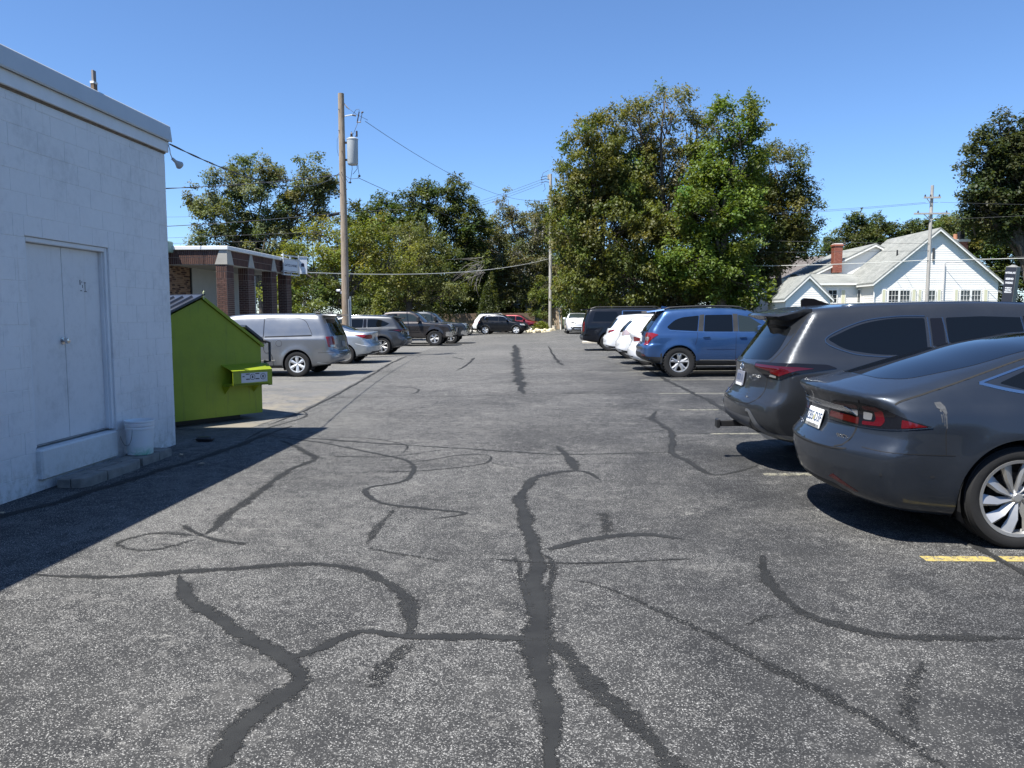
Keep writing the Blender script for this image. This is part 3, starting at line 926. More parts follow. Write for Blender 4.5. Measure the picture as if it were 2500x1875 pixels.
for k, (du_, dz_, r_) in enumerate(((0, 0, .055), (-.03, .03, .04), (.03, .03, .04), (-.035, -.03, .035), (.035, -.03, .035), (.01, .075, .03))):
    pts = [(c2 + d2 * (du_ + r_ * math.cos(t)) + Vector((0, 0, 3.72 + dz_ + r_ * math.sin(t))) + nr * .0006 * k)[:] for t in np.linspace(0, 2 * math.pi, 13)[:-1]]
    eb.sheet(pts)
eb.build('emblem', NAVY, S2, world=True)

# ================================================================== white sided house
SID = M('white_siding', (.82, .80, .75), .5, var=.04, vscale=2)
TRIM = M('white_trim', (.80, .79, .74), .5)
def shingle_mat(name, a, c):
    m, nt, b = nodes_of(name)
    p = objc(nt)
    br = NN(nt, 'ShaderNodeTexBrick')
    br.inputs['Scale'].default_value = 1.0
    br.inputs['Brick Width'].default_value = .33; br.inputs['Row Height'].default_value = .14
    br.inputs['Mortar Size'].default_value = .006
    br.inputs['Color1'].default_value = (*a, 1); br.inputs['Color2'].default_value = (*c, 1)
    br.inputs['Mortar'].default_value = (*[x * .55 for x in a], 1)
    mp = NN(nt, 'ShaderNodeMapping'); nt.links.new(p, mp.inputs[0])
    sx = NN(nt, 'ShaderNodeSeparateXYZ'); nt.links.new(p, sx.inputs[0])
    cb = NN(nt, 'ShaderNodeCombineXYZ')
    nt.links.new(mth(nt, 'ADD', sx.outputs[1], mth(nt, 'MULTIPLY', sx.outputs[0], .31)), cb.inputs[0])
    nt.links.new(mth(nt, 'MULTIPLY', sx.outputs[2], 1.5), cb.inputs[1])
    nt.links.new(cb.outputs[0], br.inputs['Vector'])
    k = mix(nt, br.outputs['Color'], (.68, .68, .68), mrange(nt, noise(nt, p, .9, 5, .7), .35, .65, .0, .7), 'MULTIPLY')
    nt.links.new(k, b.inputs['Base Color'])
    b.inputs['Roughness'].default_value = .9
    return m
ROOF = shingle_mat('grey_shingles', (.235, .245, .23), (.31, .315, .295))
ROOFB = shingle_mat('brown_shingles', (.13, .115, .105), (.17, .15, .14))
GLASS_D = M('window_glass', (.03, .035, .04), .06, spec=.8)
CREAM = M('cream_shutter', (.62, .60, .42), .6)
RBRK = brick_mat('red_brick', [(0, (.22, .055, .035)), (.5, (.30, .085, .05)), (1, (.36, .12, .075))])
HS = thing('white_house', 'white clapboard house with grey shingle roofs and brick chimneys', 'house', (26.7, 60, .25))
def clap(parent, x0f, x1f, y, z0, z1, step=.155, n=-1):
    """boards across a wall facing -y; x0f/x1f give the wall's edges at height z"""
    z = z0
    while z < z1:
        zt = min(z + step, z1)
        a0, a1, b0, b1 = x0f(z), x1f(z), x0f(zt), x1f(zt)
        if a1 - a0 < .1: break
        if b1 < b0: b0 = b1 = (b0 + b1) / 2
        MB().hexa([(a0, y - .016, z), (a1, y - .016, z), (a1, y, z), (a0, y, z), (b0, y - .003, zt), (b1, y - .003, zt), (b1, y, zt), (b0, y, zt)]).build('siding_board', SID, parent, world=True)
        z += step
def clap_x(parent, x, y0, y1, z0, z1, step=.155):
    z = z0
    while z < z1:
        zt = min(z + step, z1)
        MB().hexa([(x, y0, z), (x, y1, z), (x - .016, y1, z), (x - .016, y0, z), (x, y0, zt), (x, y1, zt), (x - .003, y1, zt), (x - .003, y0, zt)]).build('siding_board', SID, parent, world=True)
        z += step
def gable(parent, x0, x1, y0, y1, ze, xp, zp, zb, roof, ov=.32, t=.13, boards=True, step=.155):
    wl = MB().prism([(x0, zb), (x1, zb), (x1, ze), (xp, zp), (x0, ze)], 'y', y0, y1).build('wall', SID, parent, world=True)
    if boards:
        f0 = lambda z: x0 if z < ze else x0 + (xp - x0) * (z - ze) / (zp - ze)
        f1 = lambda z: x1 if z < ze else x1 + (xp - x1) * (z - ze) / (zp - ze)
        clap(wl, f0, f1, y0, zb + (.0), zp, step)
    for s, xe in ((-1, x0), (1, x1)):
        sl = (zp - ze) / (xp - xe)
        xo = xe + s * ov * .8
        zo = ze + sl * (xo - xe)
        pr = [(xo, zo + .02), (xp, zp + .02), (xp, zp + .02 + t), (xo, zo + .02 + t)]
        r_ = MB().prism(pr, 'y', y0 - ov, y1 + ov).build('roof', roof, parent, world=True)
        pr2 = [(xo, zo - .10), (xp, zp - .10), (xp, zp + .018), (xo, zo + .018)]
        MB().prism(pr2, 'y', y0 - ov, y0 - ov + .035).build('rake_board', TRIM, parent, world=True)
        MB().mm((min(xo, xo - s * .03), y0 - ov + .04, zo - .09), (max(xo, xo - s * .03), y1 + ov, zo + .018)).build('eave_board', TRIM, parent, world=True)
    return wl
zb = .3
main = gable(HS, 22.52, 30.94, 56, 64, 3.94, 26.71, 7.5, zb, ROOF)
clap_x(main, 22.52, 56.01, 62, zb, 3.9)
rear = gable(HS, 20.6, 29.4, 62.6, 71, 4.85, 25.0, 7.02, zb, ROOF, boards=False)
gar = gable(HS, 15.8, 18.78, 54, 58.4, 2.75, 17.29, 4.2, zb, ROOF, ov=.22, step=.15)
clap_x(gar, 15.8, 54.01, 58.3, zb, 2.72)
# link wing
wg = MB().mm((18.9, 59.0, zb), (22.6, 63, 3.92)).build('wall', SID, HS, world=True)
clap(wg, lambda z: 18.9, lambda z: 22.48, 59.0, zb, 3.9)
MB().prism([(58.7, 3.93), (61.2, 4.75), (62.7, 4.78), (62.7, 4.64), (61.2, 4.62), (58.7, 3.80)], 'x', 18.6, 22.9).build('roof', ROOF, HS, world=True)
MB().mm((18.6, 58.66, 3.80), (22.4, 58.70, 3.93)).build('eave_board', TRIM, HS, world=True)
def house_window(parent, x0, x1, z0, z1, y, n=2):
    wd = MB()
    t = .07
    y = y - .02
    for a, c in (((x0 - t, y - .06, z0 - t), (x0, y - .03, z1 + t)), ((x1, y - .06, z0 - t), (x1 + t, y - .03, z1 + t)), ((x0, y - .06, z1), (x1, y - .03, z1 + t)), ((x0, y - .06, z0 - t), (x1, y - .03, z0))):
        wd.mm(a, c)
    wo = wd.build('window', TRIM, parent, world=True)
    MB().mm((x0, y - .036, z0), (x1, y - .031, z1)).build('pane', GLASS_D, wo, world=True)
    mu = MB()
    for k in range(1, n + 1):
        x = x0 + (x1 - x0) * k / (n + 1); mu.mm((x - .012, y - .05, z0), (x + .012, y - .037, z1))
    for f_ in (.33, .66):
        z = z0 + (z1 - z0) * f_; mu.mm((x0, y - .052, z - .012), (x1, y - .0375, z + .012))
    mu.build('muntins', TRIM, wo, world=True)
def shutter(parent, x0, x1, z0, z1, y):
    y = y - .015
    so = MB().mm((x0, y - .065, z0), (x1, y - .032, z1)).build('shutter', TRIM, parent, world=True)
    MB().mm((x0 + .05, y - .068, z0 + .06), (x1 - .05, y - .066, z1 - .06)).build('shutter_panel', CREAM, so, world=True)
ux = lambda u: 22.52 + (u - 2136.6) * .02794
for a, c in ((2171, 2194), (2199, 2222), (2262, 2284), (2347, 2369), (2374, 2395)):
    house_window(HS, ux(a), ux(c), 2.3, 3.30, 56)
for a, c in ((2153.5, 2164), (2227, 2238), (2242, 2252), (2289, 2299), (2331, 2341), (2402, 2413)):
    shutter(HS, ux(a), ux(c), 2.2, 3.42, 56)
house_window(HS, 20.35, 20.95, 2.5, 3.42, 59, 1)
shutter(HS, 21.25, 21.6, 2.4, 3.5, 59)
shutter(HS, 19.75, 20.1, 2.4, 3.5, 59)
sw = MB().mm((22.52 - .075, 58.3, 2.45), (22.52 - .031, 58.9, 3.5)).build('window', TRIM, HS, world=True)
MB().mm((22.52 - .079, 58.37, 2.52), (22.52 - .0755, 58.83, 3.43)).build('pane', GLASS_D, sw, world=True)
def chimney(parent, x0, x1, y0, y1, z0, z1):
    cb = MB().mm((x0, y0, z0), (x1, y1, z1)).build('chimney', MORT, parent, world=True)
    bk = MB()
    brick_face(bk, (x0, y0), (1, 0), (0, -1), x1 - x0, z0, z1, dep=.012)
    brick_face(bk, (x0, y1), (0, -1), (-1, 0), y1 - y0, z0, z1, dep=.012)
    tag(bk.build('brickwork', RBRK, cb, world=True), kind='stuff')
    return cb
c1 = chimney(HS, 21.75, 22.37, 62.0, 62.7, 4.9, 6.95)
MB().mm((21.69, 61.94, 6.951), (22.43, 62.76, 7.08)).build('chimney_cap', RBRK, c1, world=True)
MB().mm((21.75, 62.0, 7.0805), (22.37, 62.7, 7.15)).build('chimney_crown', TRIM, c1, world=True)
c2_ = chimney(HS, 29.2, 30.3, 59.0, 59.9, 4.6, 6.95)
MB().mm((29.1, 58.9, 6.951), (30.4, 60.0, 7.13)).build('chimney_crown', M('pale_crown', (.6, .58, .52), .8), c2_, world=True)
MB().cyl((29.55, 59.4, 7.13), (29.55, 59.4, 7.55), .14, n=12).build('flue', M('clay_flue', (.42, .2, .12), .8), c2_, world=True)
MB().bev((29.75, 59.2, 7.131), (30.15, 59.6, 7.75), .05).build('chimney_cowl', M_BLACK, c2_, world=True)
MB().cyl((24.6, 57.5, 5.7), (24.6, 57.5, 6.25), .06, n=8).build('vent_pipe', M_BLACK, HS, world=True)
MB().mm((25.75 + .6, 55.90, 5.35), (25.87 + .6, 55.965, 6.25)).build('louvre', M('dark_vent', (.06, .06, .06), .6), HS, world=True)
MB().cyl((27.2, 55.9, zb), (27.2, 55.9, 5.2), .045, n=8).build('service_mast', M('grey_conduit', (.45, .45, .45), .5), HS, world=True)
MB().cyl((22.45, 55.9, zb), (22.45, 55.9, 3.8), .045, n=8).build('downspout', TRIM, HS, world=True)
MB().prism([(29.5, 4.6), (32.3, 3.3), (32.3, 3.15), (29.5, 4.45)], 'y', 58, 64).build('side_roof', ROOF, HS, world=True)
# neighbours seen past it
NH = thing('brown_roof_house', 'far house with brown hip roof behind the white house', 'house', (26, 84, .25))
MB().mm((22.5, 80, zb), (30.5, 89, 5.3)).build('wall', SID, NH, world=True)
MB().add([(22.0, 79.5, 5.3), (31, 79.5, 5.3), (31, 89.5, 5.3), (22.0, 89.5, 5.3), (25.2, 84, 7.75), (28.4, 84, 7.75)],
         [(0, 1, 5, 4), (1, 2, 5), (2, 3, 4, 5), (3, 0, 4), (3, 2, 1, 0)]).build('roof', ROOFB, NH, world=True)
SH = thing('small_white_shed', 'small white gabled shed half hidden by tree left of the white house', 'shed', (16.5, 66, .25))
gable(SH, 14.9, 18.0, 64, 68, 3.1, 16.35, 4.9, zb, ROOF, ov=.2)
GH = thing('grey_roof_house', 'low house with grey roof seen through branches behind the back fence', 'house', (-5.5, 98, .1))
MB().mm((-10, 95, 0), (-1, 102, 2.4)).build('wall', M('tan_wall', (.42, .38, .30), .8), GH, world=True)
MB().prism([(94.4, 2.38), (98.5, 4.6), (102.6, 2.38)], 'x', -10.6, -.4).build('roof', ROOF, GH, world=True)

# ================================================================== trees
def leaf_mat(name, trans=.45):
    m, nt, b = nodes_of(name)
    col = NN(nt, 'ShaderNodeAttribute', attribute_name='leafcol').outputs['Color']
    nt.links.new(col, b.inputs['Base Color'])
    b.inputs['Roughness'].default_value = .5
    b.inputs['Specular IOR Level'].default_value = .35
    tr = NN(nt, 'ShaderNodeBsdfTranslucent')
    warm = mix(nt, col, (1.25, 1.15, .45), 1.0, 'MULTIPLY')
    nt.links.new(warm, tr.inputs['Color'])
    mx = NN(nt, 'ShaderNodeMixShader'); mx.inputs[0].default_value = trans
    nt.links.new(b.outputs[0], mx.inputs[1]); nt.links.new(tr.outputs[0], mx.inputs[2])
    nt.links.new(mx.outputs[0], nt.nodes['Material Output'].inputs['Surface'])
    return m
LEAF = leaf_mat('leaf')
BARK = M('bark', (.085, .07, .055), .95, var=.35, vscale=6, bmp=.8, bscale=12, bdist=.03)
BARKP = M('pale_bark', (.20, .185, .165), .95, var=.3, vscale=6, bmp=.8, bscale=12, bdist=.03)

def at(u, v, Y):
    """spot at distance Y along the lot seen at photo point u, v"""
    d = (u - 1250) / _F * _rt - (v - 937.5) / _F * _up + _fw
    t = Y / d[1]
    return np.array([t * d[0], Y, CAM_H + t * d[2]])

def unit(n, r):
    v = r.normal(size=(n, 3)); return v / np.linalg.norm(v, axis=1, keepdims=True)

def leaf_mesh(name, C, N, L, Wd, col, r, droop=0.0):
    """C centres, N normals, one folded leaf each"""
    n = len(C)
    t = np.cross(N, unit(n, r)); t /= np.linalg.norm(t, axis=1, keepdims=True) + 1e-9
    if droop:
        t = t * (1 - droop) + np.array([0, 0, -1.0]) * droop
        t /= np.linalg.norm(t, axis=1, keepdims=True) + 1e-9
    s = np.cross(t, N); s /= np.linalg.norm(s, axis=1, keepdims=True) + 1e-9
    L = L[:, None]; Wd = Wd[:, None]
    V = np.empty((n, 4, 3))
    V[:, 0] = C - t * L * .5
    V[:, 1] = C + s * Wd * .5 + N * Wd * .12 + t * L * .06
    V[:, 2] = C + t * L * .5
    V[:, 3] = C - s * Wd * .5 + N * Wd * .12 + t * L * .06
    me = bpy.data.meshes.new(name)
    me.vertices.add(4 * n); me.loops.add(4 * n); me.polygons.add(n)
    me.vertices.foreach_set('co', V.reshape(-1).astype(np.float32))
    me.loops.foreach_set('vertex_index', np.arange(4 * n, dtype=np.int32))
    me.polygons.foreach_set('loop_start', np.arange(0, 4 * n, 4, dtype=np.int32))
    a = me.attributes.new('leafcol', 'FLOAT_COLOR', 'FACE')
    cc = np.ones((n, 4), np.float32); cc[:, :3] = col
    a.data.foreach_set('color', cc.reshape(-1))
    me.update(); me.validate()
    me.materials.append(LEAF)
    return me

def tree(name, label, Y, lobes, color, base_u=None, seed=1, leaf=.215, cpm=2.3, lpc=155, droop=.1, group='trees behind the parking lot',
         trunk=.32, bark=None, var=.28, tips=None, tip_amt=0.0, cr=(.45, .95), cat='tree', yj=.9, twigs=.35, base_z=None, flat=.75):
    r = np.random.default_rng(seed)
    k = Y / _F
    Ls = []
    for l in lobes:
        u, v, ru, rv = l[:4]
        dy = l[4] if len(l) > 4 else 0.0
        sp = l[5] if len(l) > 5 else 1.0
        c = at(u, v, Y + dy)
        Ls.append((c, np.array([ru * k, (ru * .5 + rv * .5) * k * yj, rv * k]), sp))
    top = max(c[2] + e[2] for c, e, s in Ls)
    cxm = float(np.mean([c[0] for c, e, s in Ls])) if base_u is None else at(base_u, 768, Y)[0]
    gzb = gz(cxm, Y) - .05 if base_z is None else base_z
    root = thing(name, label, cat, (cxm, Y, gzb), group=group)
    # ---- clumps
    CC = []; CR = []; LO = []
    for c, e, s in Ls:
        n = max(5, int(cpm * s * e[0] * e[2] * math.pi))
        d = unit(n, r)
        rad = r.uniform(.30, 1.0, n) ** .45
        # uneven outline: stretch some directions
        ph = r.uniform(0, 6.28, 3)
        lump = 1 + .13 * np.sin(d[:, 0] * 5 + ph[0]) * np.sin(d[:, 2] * 6 + ph[1]) + .09 * np.sin(d[:, 1] * 9 + d[:, 2] * 4 + ph[2])
        CC.append(c + d * e * (rad * lump)[:, None]); CR.append(r.uniform(cr[0], cr[1], n)); LO += [c] * n
    CC = np.concatenate(CC); CR = np.concatenate(CR); LO = np.array(LO)
    keep = CC[:, 2] > gzb + .35
    CC, CR, LO = CC[keep], CR[keep], LO[keep]
    nc = len(CC)
    tone = r.uniform(1 - var, 1 + var, nc)
    tint = r.normal(0, .10, (nc, 3)) * np.array([1, .4, .6])
    cnt = np.maximum(20, (lpc * (CR / np.mean(cr)) ** 2 * r.uniform(.6, 1.3, nc)).astype(int))
    idx = np.repeat(np.arange(nc), cnt)
    n = len(idx)
    d = unit(n, r)
    rad = r.uniform(.12, 1, n) ** .5
    offs = d * (CR[idx] * rad)[:, None] * np.array([1.15, 1.15, flat])
    # sprays: leaves gather along short shoots
    shoots = unit(nc * 6, r).reshape(nc, 6, 3)
    sh = shoots[idx, r.integers(0, 6, n)]
    tpar = r.uniform(.2, 1.25, n)
    offs2 = sh * (CR[idx] * tpar)[:, None] + r.normal(0, .10, (n, 3))
    use = r.random(n) < .55
    offs[use] = offs2[use]
    P = CC[idx] + offs
    P[:, 2] = np.maximum(P[:, 2], gzb + .12 + .2 * r.random(n))
    up = np.array([0, 0, 1.0])
    N = d * .6 + up * .65 + unit(n, r) * .55 + np.array(SUN_DIR) * .25
    N /= np.linalg.norm(N, axis=1, keepdims=True)
    col = np.array([1.62, 1.5, 1.15]) * np.array(color)[None] * tone[idx][:, None] * (1 + tint[idx]) * r.uniform(.78, 1.22, n)[:, None]
    if tips is not None:
        tw = (r.random(nc) < tip_amt)[idx]
        col[tw] = 1.5 * np.array(tips)[None] * (tone[idx] * r.uniform(.75, 1.25, n))[tw][:, None]
    col = np.clip(col, .006, .5)
    Lf = leaf * .86 * r.uniform(.6, 1.4, n); Wf = Lf * r.uniform(.42, .62, n)
    off = np.array([cxm, Y, gzb])
    link(bpy.data.objects.new('crown', leaf_mesh('crown', P - off, N, Lf, Wf, col, r, droop)), root)
    # ---- trunk and limbs
    b = MB()
    cm = np.mean([c for c, e, s in Ls], axis=0)
    zt = gzb + (top - gzb) * .30
    tp = [off + np.array([0, 0, -.1]), off + np.array([.05, 0, (zt - gzb) * .5]), np.array([cxm * .7 + cm[0] * .3, Y, zt])]
    b.tube([p - off for p in tp], [trunk * 1.25, trunk, trunk * .8], 8)
    for c, e, s in Ls:
        a = tp[2] - off
        e_ = c + np.array([0, 0, e[2] * .35]) - off
        m1 = a * .6 + e_ * .4 + r.normal(0, .35, 3) + np.array([0, 0, .3]); m2 = a * .25 + e_ * .75 + r.normal(0, .4, 3)
        b.tube([a - np.array([0, 0, .4]), a * .9 + m1 * .1, m1, m2, e_], [trunk * .55, trunk * .5, trunk * .36, trunk * .22, trunk * .08], 6)
    tw = r.choice(nc, int(nc * twigs), replace=False) if twigs else []
    for i in tw:
        a = LO[i] * .8 + (tp[2]) * .2 - off + r.normal(0, .4, 3); e_ = CC[i] - off
        m1 = (a + e_) / 2 + r.normal(0, .25, 3)
        rr_ = trunk * .16
        b.tube([a, m1, e_], [rr_, rr_ * .65, .012], 4)
    b.build('trunk', bark or BARK, root, smooth=True, recalc=False)
    return root

OLIVE = (.082, .092, .026); DARK = (.040, .058, .022); BRIGHT = (.068, .105, .024); SILV = (.078, .100, .058); BROWN = (.125, .105, .038); LOCUST = (.105, .125, .026); MID = (.058, .082, .026)
G1 = 'large trees right of the lane'
tree('ash_tree', 'tall ash tree with browning upper leaves right behind the pale utility pole', 60,
     [(1445, 395, 90, 100), (1405, 470, 55, 75), (1480, 320, 45, 70, 1), (1400, 560, 60, 90), (1500, 560, 110, 110), (1420, 680, 70, 85), (1540, 690, 110, 80), (1530, 450, 80, 100, 2), (1470, 450, 80, 90, 2)],
     (.068, .086, .026), 1470, 11, droop=.42, leaf=.27, group=G1, tips=(.105, .10, .032), tip_amt=.14)
tree('thin_crowned_tree', 'tallest tree with sparse grey-green top and dark bare limbs', 62,
     [(1625, 250, 75, 62, 0, .38), (1560, 300, 60, 60, 0, .7), (1700, 330, 70, 70, 1, .5), (1560, 420, 80, 80, 1), (1650, 420, 80, 80, 2, .7), (1610, 560, 130, 110), (1650, 690, 120, 80), (1590, 340, 70, 80, 3, .5), (1600, 480, 110, 80, 4)],
     (.082, .096, .038), 1600, 12, leaf=.24, group=G1, trunk=.42, twigs=.75, bark=BARK, tips=(.13, .125, .07), tip_amt=.25)
tree('maple_tree', 'bright green maple with rounded leafy sprays right of the tallest tree', 58,
     [(1790, 300, 62, 65), (1800, 400, 75, 70), (1740, 500, 105, 90), (1810, 560, 70, 80), (1700, 640, 90, 80), (1790, 680, 90, 70), (1740, 400, 60, 70, 2), (1720, 560, 120, 100, 4), (1780, 480, 100, 90, 4)],
     BRIGHT, 1760, 13, leaf=.29, group=G1, droop=.2, tips=(.09, .13, .026), tip_amt=.25)
tree('dark_elm', 'dark green spreading tree at the right edge of the big tree group', 65,
     [(1890, 430, 75, 75), (1930, 510, 75, 85), (1965, 575, 52, 55), (1870, 610, 80, 85), (1820, 690, 60, 60), (1830, 480, 60, 90, 2), (1890, 540, 90, 90, 3), (1915, 600, 70, 45, 3)],
     (.048, .066, .024), 1900, 14, leaf=.25, group=G1, tips=(.095, .092, .03), tip_amt=.12)
tree('vine_tree', 'yellow-green vine-covered tree between the pale utility pole and the white car', 70,
     [(1385, 560, 45, 80), (1400, 650, 50, 80), (1395, 730, 50, 60), (1440, 720, 60, 60), (1360, 510, 26, 50)],
     (.092, .118, .028), 1400, 15, leaf=.27, group=G1)
tree('understory_shrubs', 'shaded undergrowth below the big trees behind the black and blue cars', 66,
     [(1500, 735, 90, 60), (1620, 740, 90, 60), (1730, 740, 80, 60), (1800, 735, 50, 50), (1780, 690, 60, 50, -2)],
     (.055, .078, .024), 1650, 16, leaf=.26, cpm=2.4, group=G1, trunk=.12)
G2 = 'trees left of the lane'
tree('silver_maple', 'tall silver-green maple behind the brick canopy building', 66,
     [(545, 520, 75, 60), (500, 480, 45, 45), (560, 440, 45, 55), (640, 430, 55, 50), (650, 500, 95, 75), (770, 440, 42, 60), (745, 510, 60, 70), (560, 590, 90, 55), (660, 590, 110, 60), (790, 470, 30, 40), (610, 660, 160, 60, 2), (480, 650, 60, 60, 2)],
     SILV, 640, 21, leaf=.27, group=G2, var=.22, tips=(.13, .15, .10), tip_amt=.12, cpm=2.2, cr=(.42, .85))
tree('honey_locust', 'yellow-green feathery locust tree behind the wooden pole with transformer', 50,
     [(740, 640, 70, 55), (830, 600, 75, 62), (900, 590, 75, 60), (960, 650, 70, 75), (790, 560, 45, 40, 2), (700, 700, 60, 60), (860, 690, 90, 60, 1)],
     LOCUST, 850, 22, leaf=.19, group=G2, cpm=2.6, droop=.3, flat=.55)
tree('dense_elm', 'dark dense elm with upright leafy spires behind the parked trucks', 80,
     [(905, 545, 60, 55), (960, 530, 60, 55), (1030, 500, 48, 55), (1090, 500, 55, 60), (1060, 580, 90, 80), (1150, 560, 50, 70), (960, 620, 110, 90), (1110, 690, 110, 90), (940, 720, 110, 70), (860, 570, 50, 50), (1042, 465, 20, 25), (1105, 460, 20, 25)],
     (.046, .066, .022), 1020, 23, leaf=.30, group=G2, cpm=2.1, tips=(.085, .105, .032), tip_amt=.15)
tree('hemlock_tree', 'olive tree with drooping feathery sprays behind the grey pickup', 63,
     [(960, 680, 70, 75), (1030, 640, 80, 80), (1060, 720, 80, 60), (930, 755, 60, 45), (1000, 590, 50, 50, 1)],
     (.062, .078, .028), 1000, 24, leaf=.21, group=G2, droop=.35, flat=.5, cpm=2.2, tips=(.10, .11, .04), tip_amt=.2)
tree('willow', 'grey-green willow-like tree left of the pale utility pole', 84,
     [(1235, 560, 55, 60), (1225, 620, 70, 55), (1310, 570, 50, 70), (1270, 650, 85, 70), (1210, 690, 60, 60), (1330, 690, 60, 80), (1240, 500, 26, 40, 0, .45)],
     (.078, .090, .050), 1290, 25, leaf=.25, group=G2, droop=.4, bark=BARKP, twigs=.5, tips=(.10, .10, .075), tip_amt=.3, cpm=1.8)
tree('dark_mulberry', 'dark shaded tree filling the gap left of the pale utility pole', 92,
     [(1150, 690, 80, 70), (1250, 720, 90, 50), (1330, 640, 70, 100), (1090, 720, 80, 50), (1340, 540, 40, 60, 0), (1170, 600, 60, 70)],
     (.042, .056, .022), 1240, 26, leaf=.32, group=G2)
for i, (Y, lo, lab) in enumerate(((47, [(720, 735, 38, 45), (760, 760, 40, 30), (705, 770, 30, 25)], 'leafy green shrub right of the last brick column'),
                                  (49, [(830, 745, 50, 40), (800, 700, 40, 40), (880, 755, 40, 30)], 'leafy shrub behind the wooden pole with transformer'),
                                  (74, [(1320, 750, 36, 40), (1330, 710, 34, 34)], 'low leafy bush left of the pale utility pole'),
                                  (76, [(1405, 765, 40, 30), (1430, 740, 45, 45)], 'low leafy bush beside the white sedan facing us'))):
    tree('shrub', lab, Y, lo, [(.080, .112, .032), (.062, .088, .030), (.070, .096, .028), (.09, .125, .03)][i], None, 31 + i, leaf=.22, cpm=3.2, trunk=.07, cat='shrub', group='shrubs at the tree line', cr=(.3, .55), lpc=110)
G3 = 'trees around the white house'
tree('dark_oak', 'dark leaning oak at the right edge above the white house', 58,
     [(2400, 400, 48, 70), (2440, 330, 42, 50), (2500, 330, 50, 60), (2410, 480, 55, 55), (2470, 440, 70, 70), (2540, 420, 70, 90), (2385, 510, 40, 45), (2440, 530, 70, 50), (2510, 520, 70, 60), (2475, 390, 60, 70)],
     (.036, .050, .024), 2520, 41, leaf=.30, group=G3, twigs=.6, trunk=.4)
tree('hedge_tree', 'broad olive-green tree behind the right chimney of the white house', 70,
     [(2400, 580, 70, 60), (2460, 600, 80, 90), (2350, 560, 50, 35), (2520, 560, 60, 100), (2480, 700, 90, 60), (2400, 660, 60, 60)],
     (.062, .082, .026), 2460, 42, leaf=.27, group=G3, cpm=2.2, tips=(.11, .12, .04), tip_amt=.18)
for i, (Y, lo, lab) in enumerate(((98, [(2060, 600, 50, 40), (2090, 560, 30, 35), (2110, 600, 50, 40)], 'far leafy tree above the small brick chimney'),
                                  (100, [(2180, 580, 60, 40), (2140, 570, 30, 40), (2150, 620, 70, 40)], 'far tree with a pointed top behind the house ridge'),
                                  (99, [(2260, 570, 60, 35), (2320, 560, 50, 35), (2300, 610, 70, 40)], 'far tree behind the peak of the white house'))):
    tree('leafy_tree', lab, Y, lo, (.045, .064, .024), None, 51 + i, leaf=.34, group=G3)
# deeper wood behind everything
for i, (u, v) in enumerate(((470, 690), (700, 690), (880, 670), (1080, 690), (1230, 700), (1400, 660), (1560, 660), (1740, 650), (1900, 680), (2040, 690))):
    tree('woodland_tree', ['shaded tree seen through the foliage far behind the %s' % s for s in ('brick columns', 'canopy sign', 'wooden transformer pole', 'grey pickup', 'black crossover', 'white sedan', 'black full-size SUV', 'blue compact SUV', 'small white shed', 'brown roof house')][i],
         108, [(u, v, 115, 80), (u + 60, v + 40, 90, 60), (u - 50, v + 40, 90, 60)], (.036, .050, .020), None, 61 + i, leaf=.42, cpm=.9, lpc=95, cr=(.7, 1.3), group='wood behind the lot', twigs=.05)

# conifers
def conifer(name, label, Y, u, v0, v1, ru, color, seed, n=3800):
    r = np.random.default_rng(seed)
    top = at(u, v0, Y); bot = at(u, v1, Y)
    zb_ = gz(top[0], Y) - .03
    root = thing(name, label, 'conifer', (top[0], Y, zb_), group='small conifers by the fence')
    Hh = top[2] - zb_; Rr = ru * Y / _F
    h = r.uniform(.06, 1.0, n); tier = np.round(h * 9) / 9 * .6 + h * .4
    ang = r.integers(0, 9, n) * .698 + np.round(h * 9) * .5 + r.normal(0, .16, n)
    rad = Rr * (1.05 - tier) ** .8 * r.uniform(.15, 1, n) ** .6
    P = np.stack([rad * np.cos(ang), rad * np.sin(ang), h * Hh + rad * .25], 1) + r.normal(0, .05, (n, 3))
    N = unit(n, r); N[:, 2] = np.abs(N[:, 2]) + .3; N /= np.linalg.norm(N, axis=1, keepdims=True)
    col = np.array([1.62, 1.5, 1.15]) * np.array(color)[None] * r.uniform(.6, 1.35, n)[:, None]
    Lf = np.full(n, .26) * r.uniform(.7, 1.3, n)
    link(bpy.data.objects.new('needles', leaf_mesh('needles', P, N, Lf, Lf * .28, col, r)), root)
    MB().tube([(0, 0, -.1), (0, 0, Hh * .95)], [.07, .012], 6).build('trunk', BARK, root)
conifer('pine_sapling', 'small yellow-green pine sapling behind the grey pickup', 47, 930, 705, 790, 42, (.105, .13, .04), 71)
conifer('cedar', 'narrow dark cedar in front of the back fence', 74, 1190, 690, 806, 34, (.040, .058, .024), 72)
conifer('spruce', 'small green conifer above the cedar at the back fence', 78, 1200, 665, 800, 30, (.075, .095, .04), 73, 2600)

# bare grey branches reaching out of the trees by the fence
db = thing('dead_branches', 'tangle of bare grey branches hanging out of the trees above the back fence', 'branches', (*at(1150, 690, 74)[:2], 6.0))
b = MB(); r = np.random.default_rng(5)
for k in range(26):
    p = at(1175 + r.uniform(-8, 10), 655 + r.uniform(-25, 15), 74.5)
    ang = R(r.uniform(150, 265)); L = r.uniform(1.2, 3.2)
    pts = [p]
    for j in range(6):
        ang += r.normal(.10, .12); p = p + np.array([math.cos(ang), r.normal(0, .15), math.sin(ang) * .9]) * L / 6; pts.append(p)
    b.tube(pts, list(np.linspace(.035, .010, 7)), 4)
b.build('branches', M('grey_dead_wood', (.20, .185, .165), .9), db, world=True)

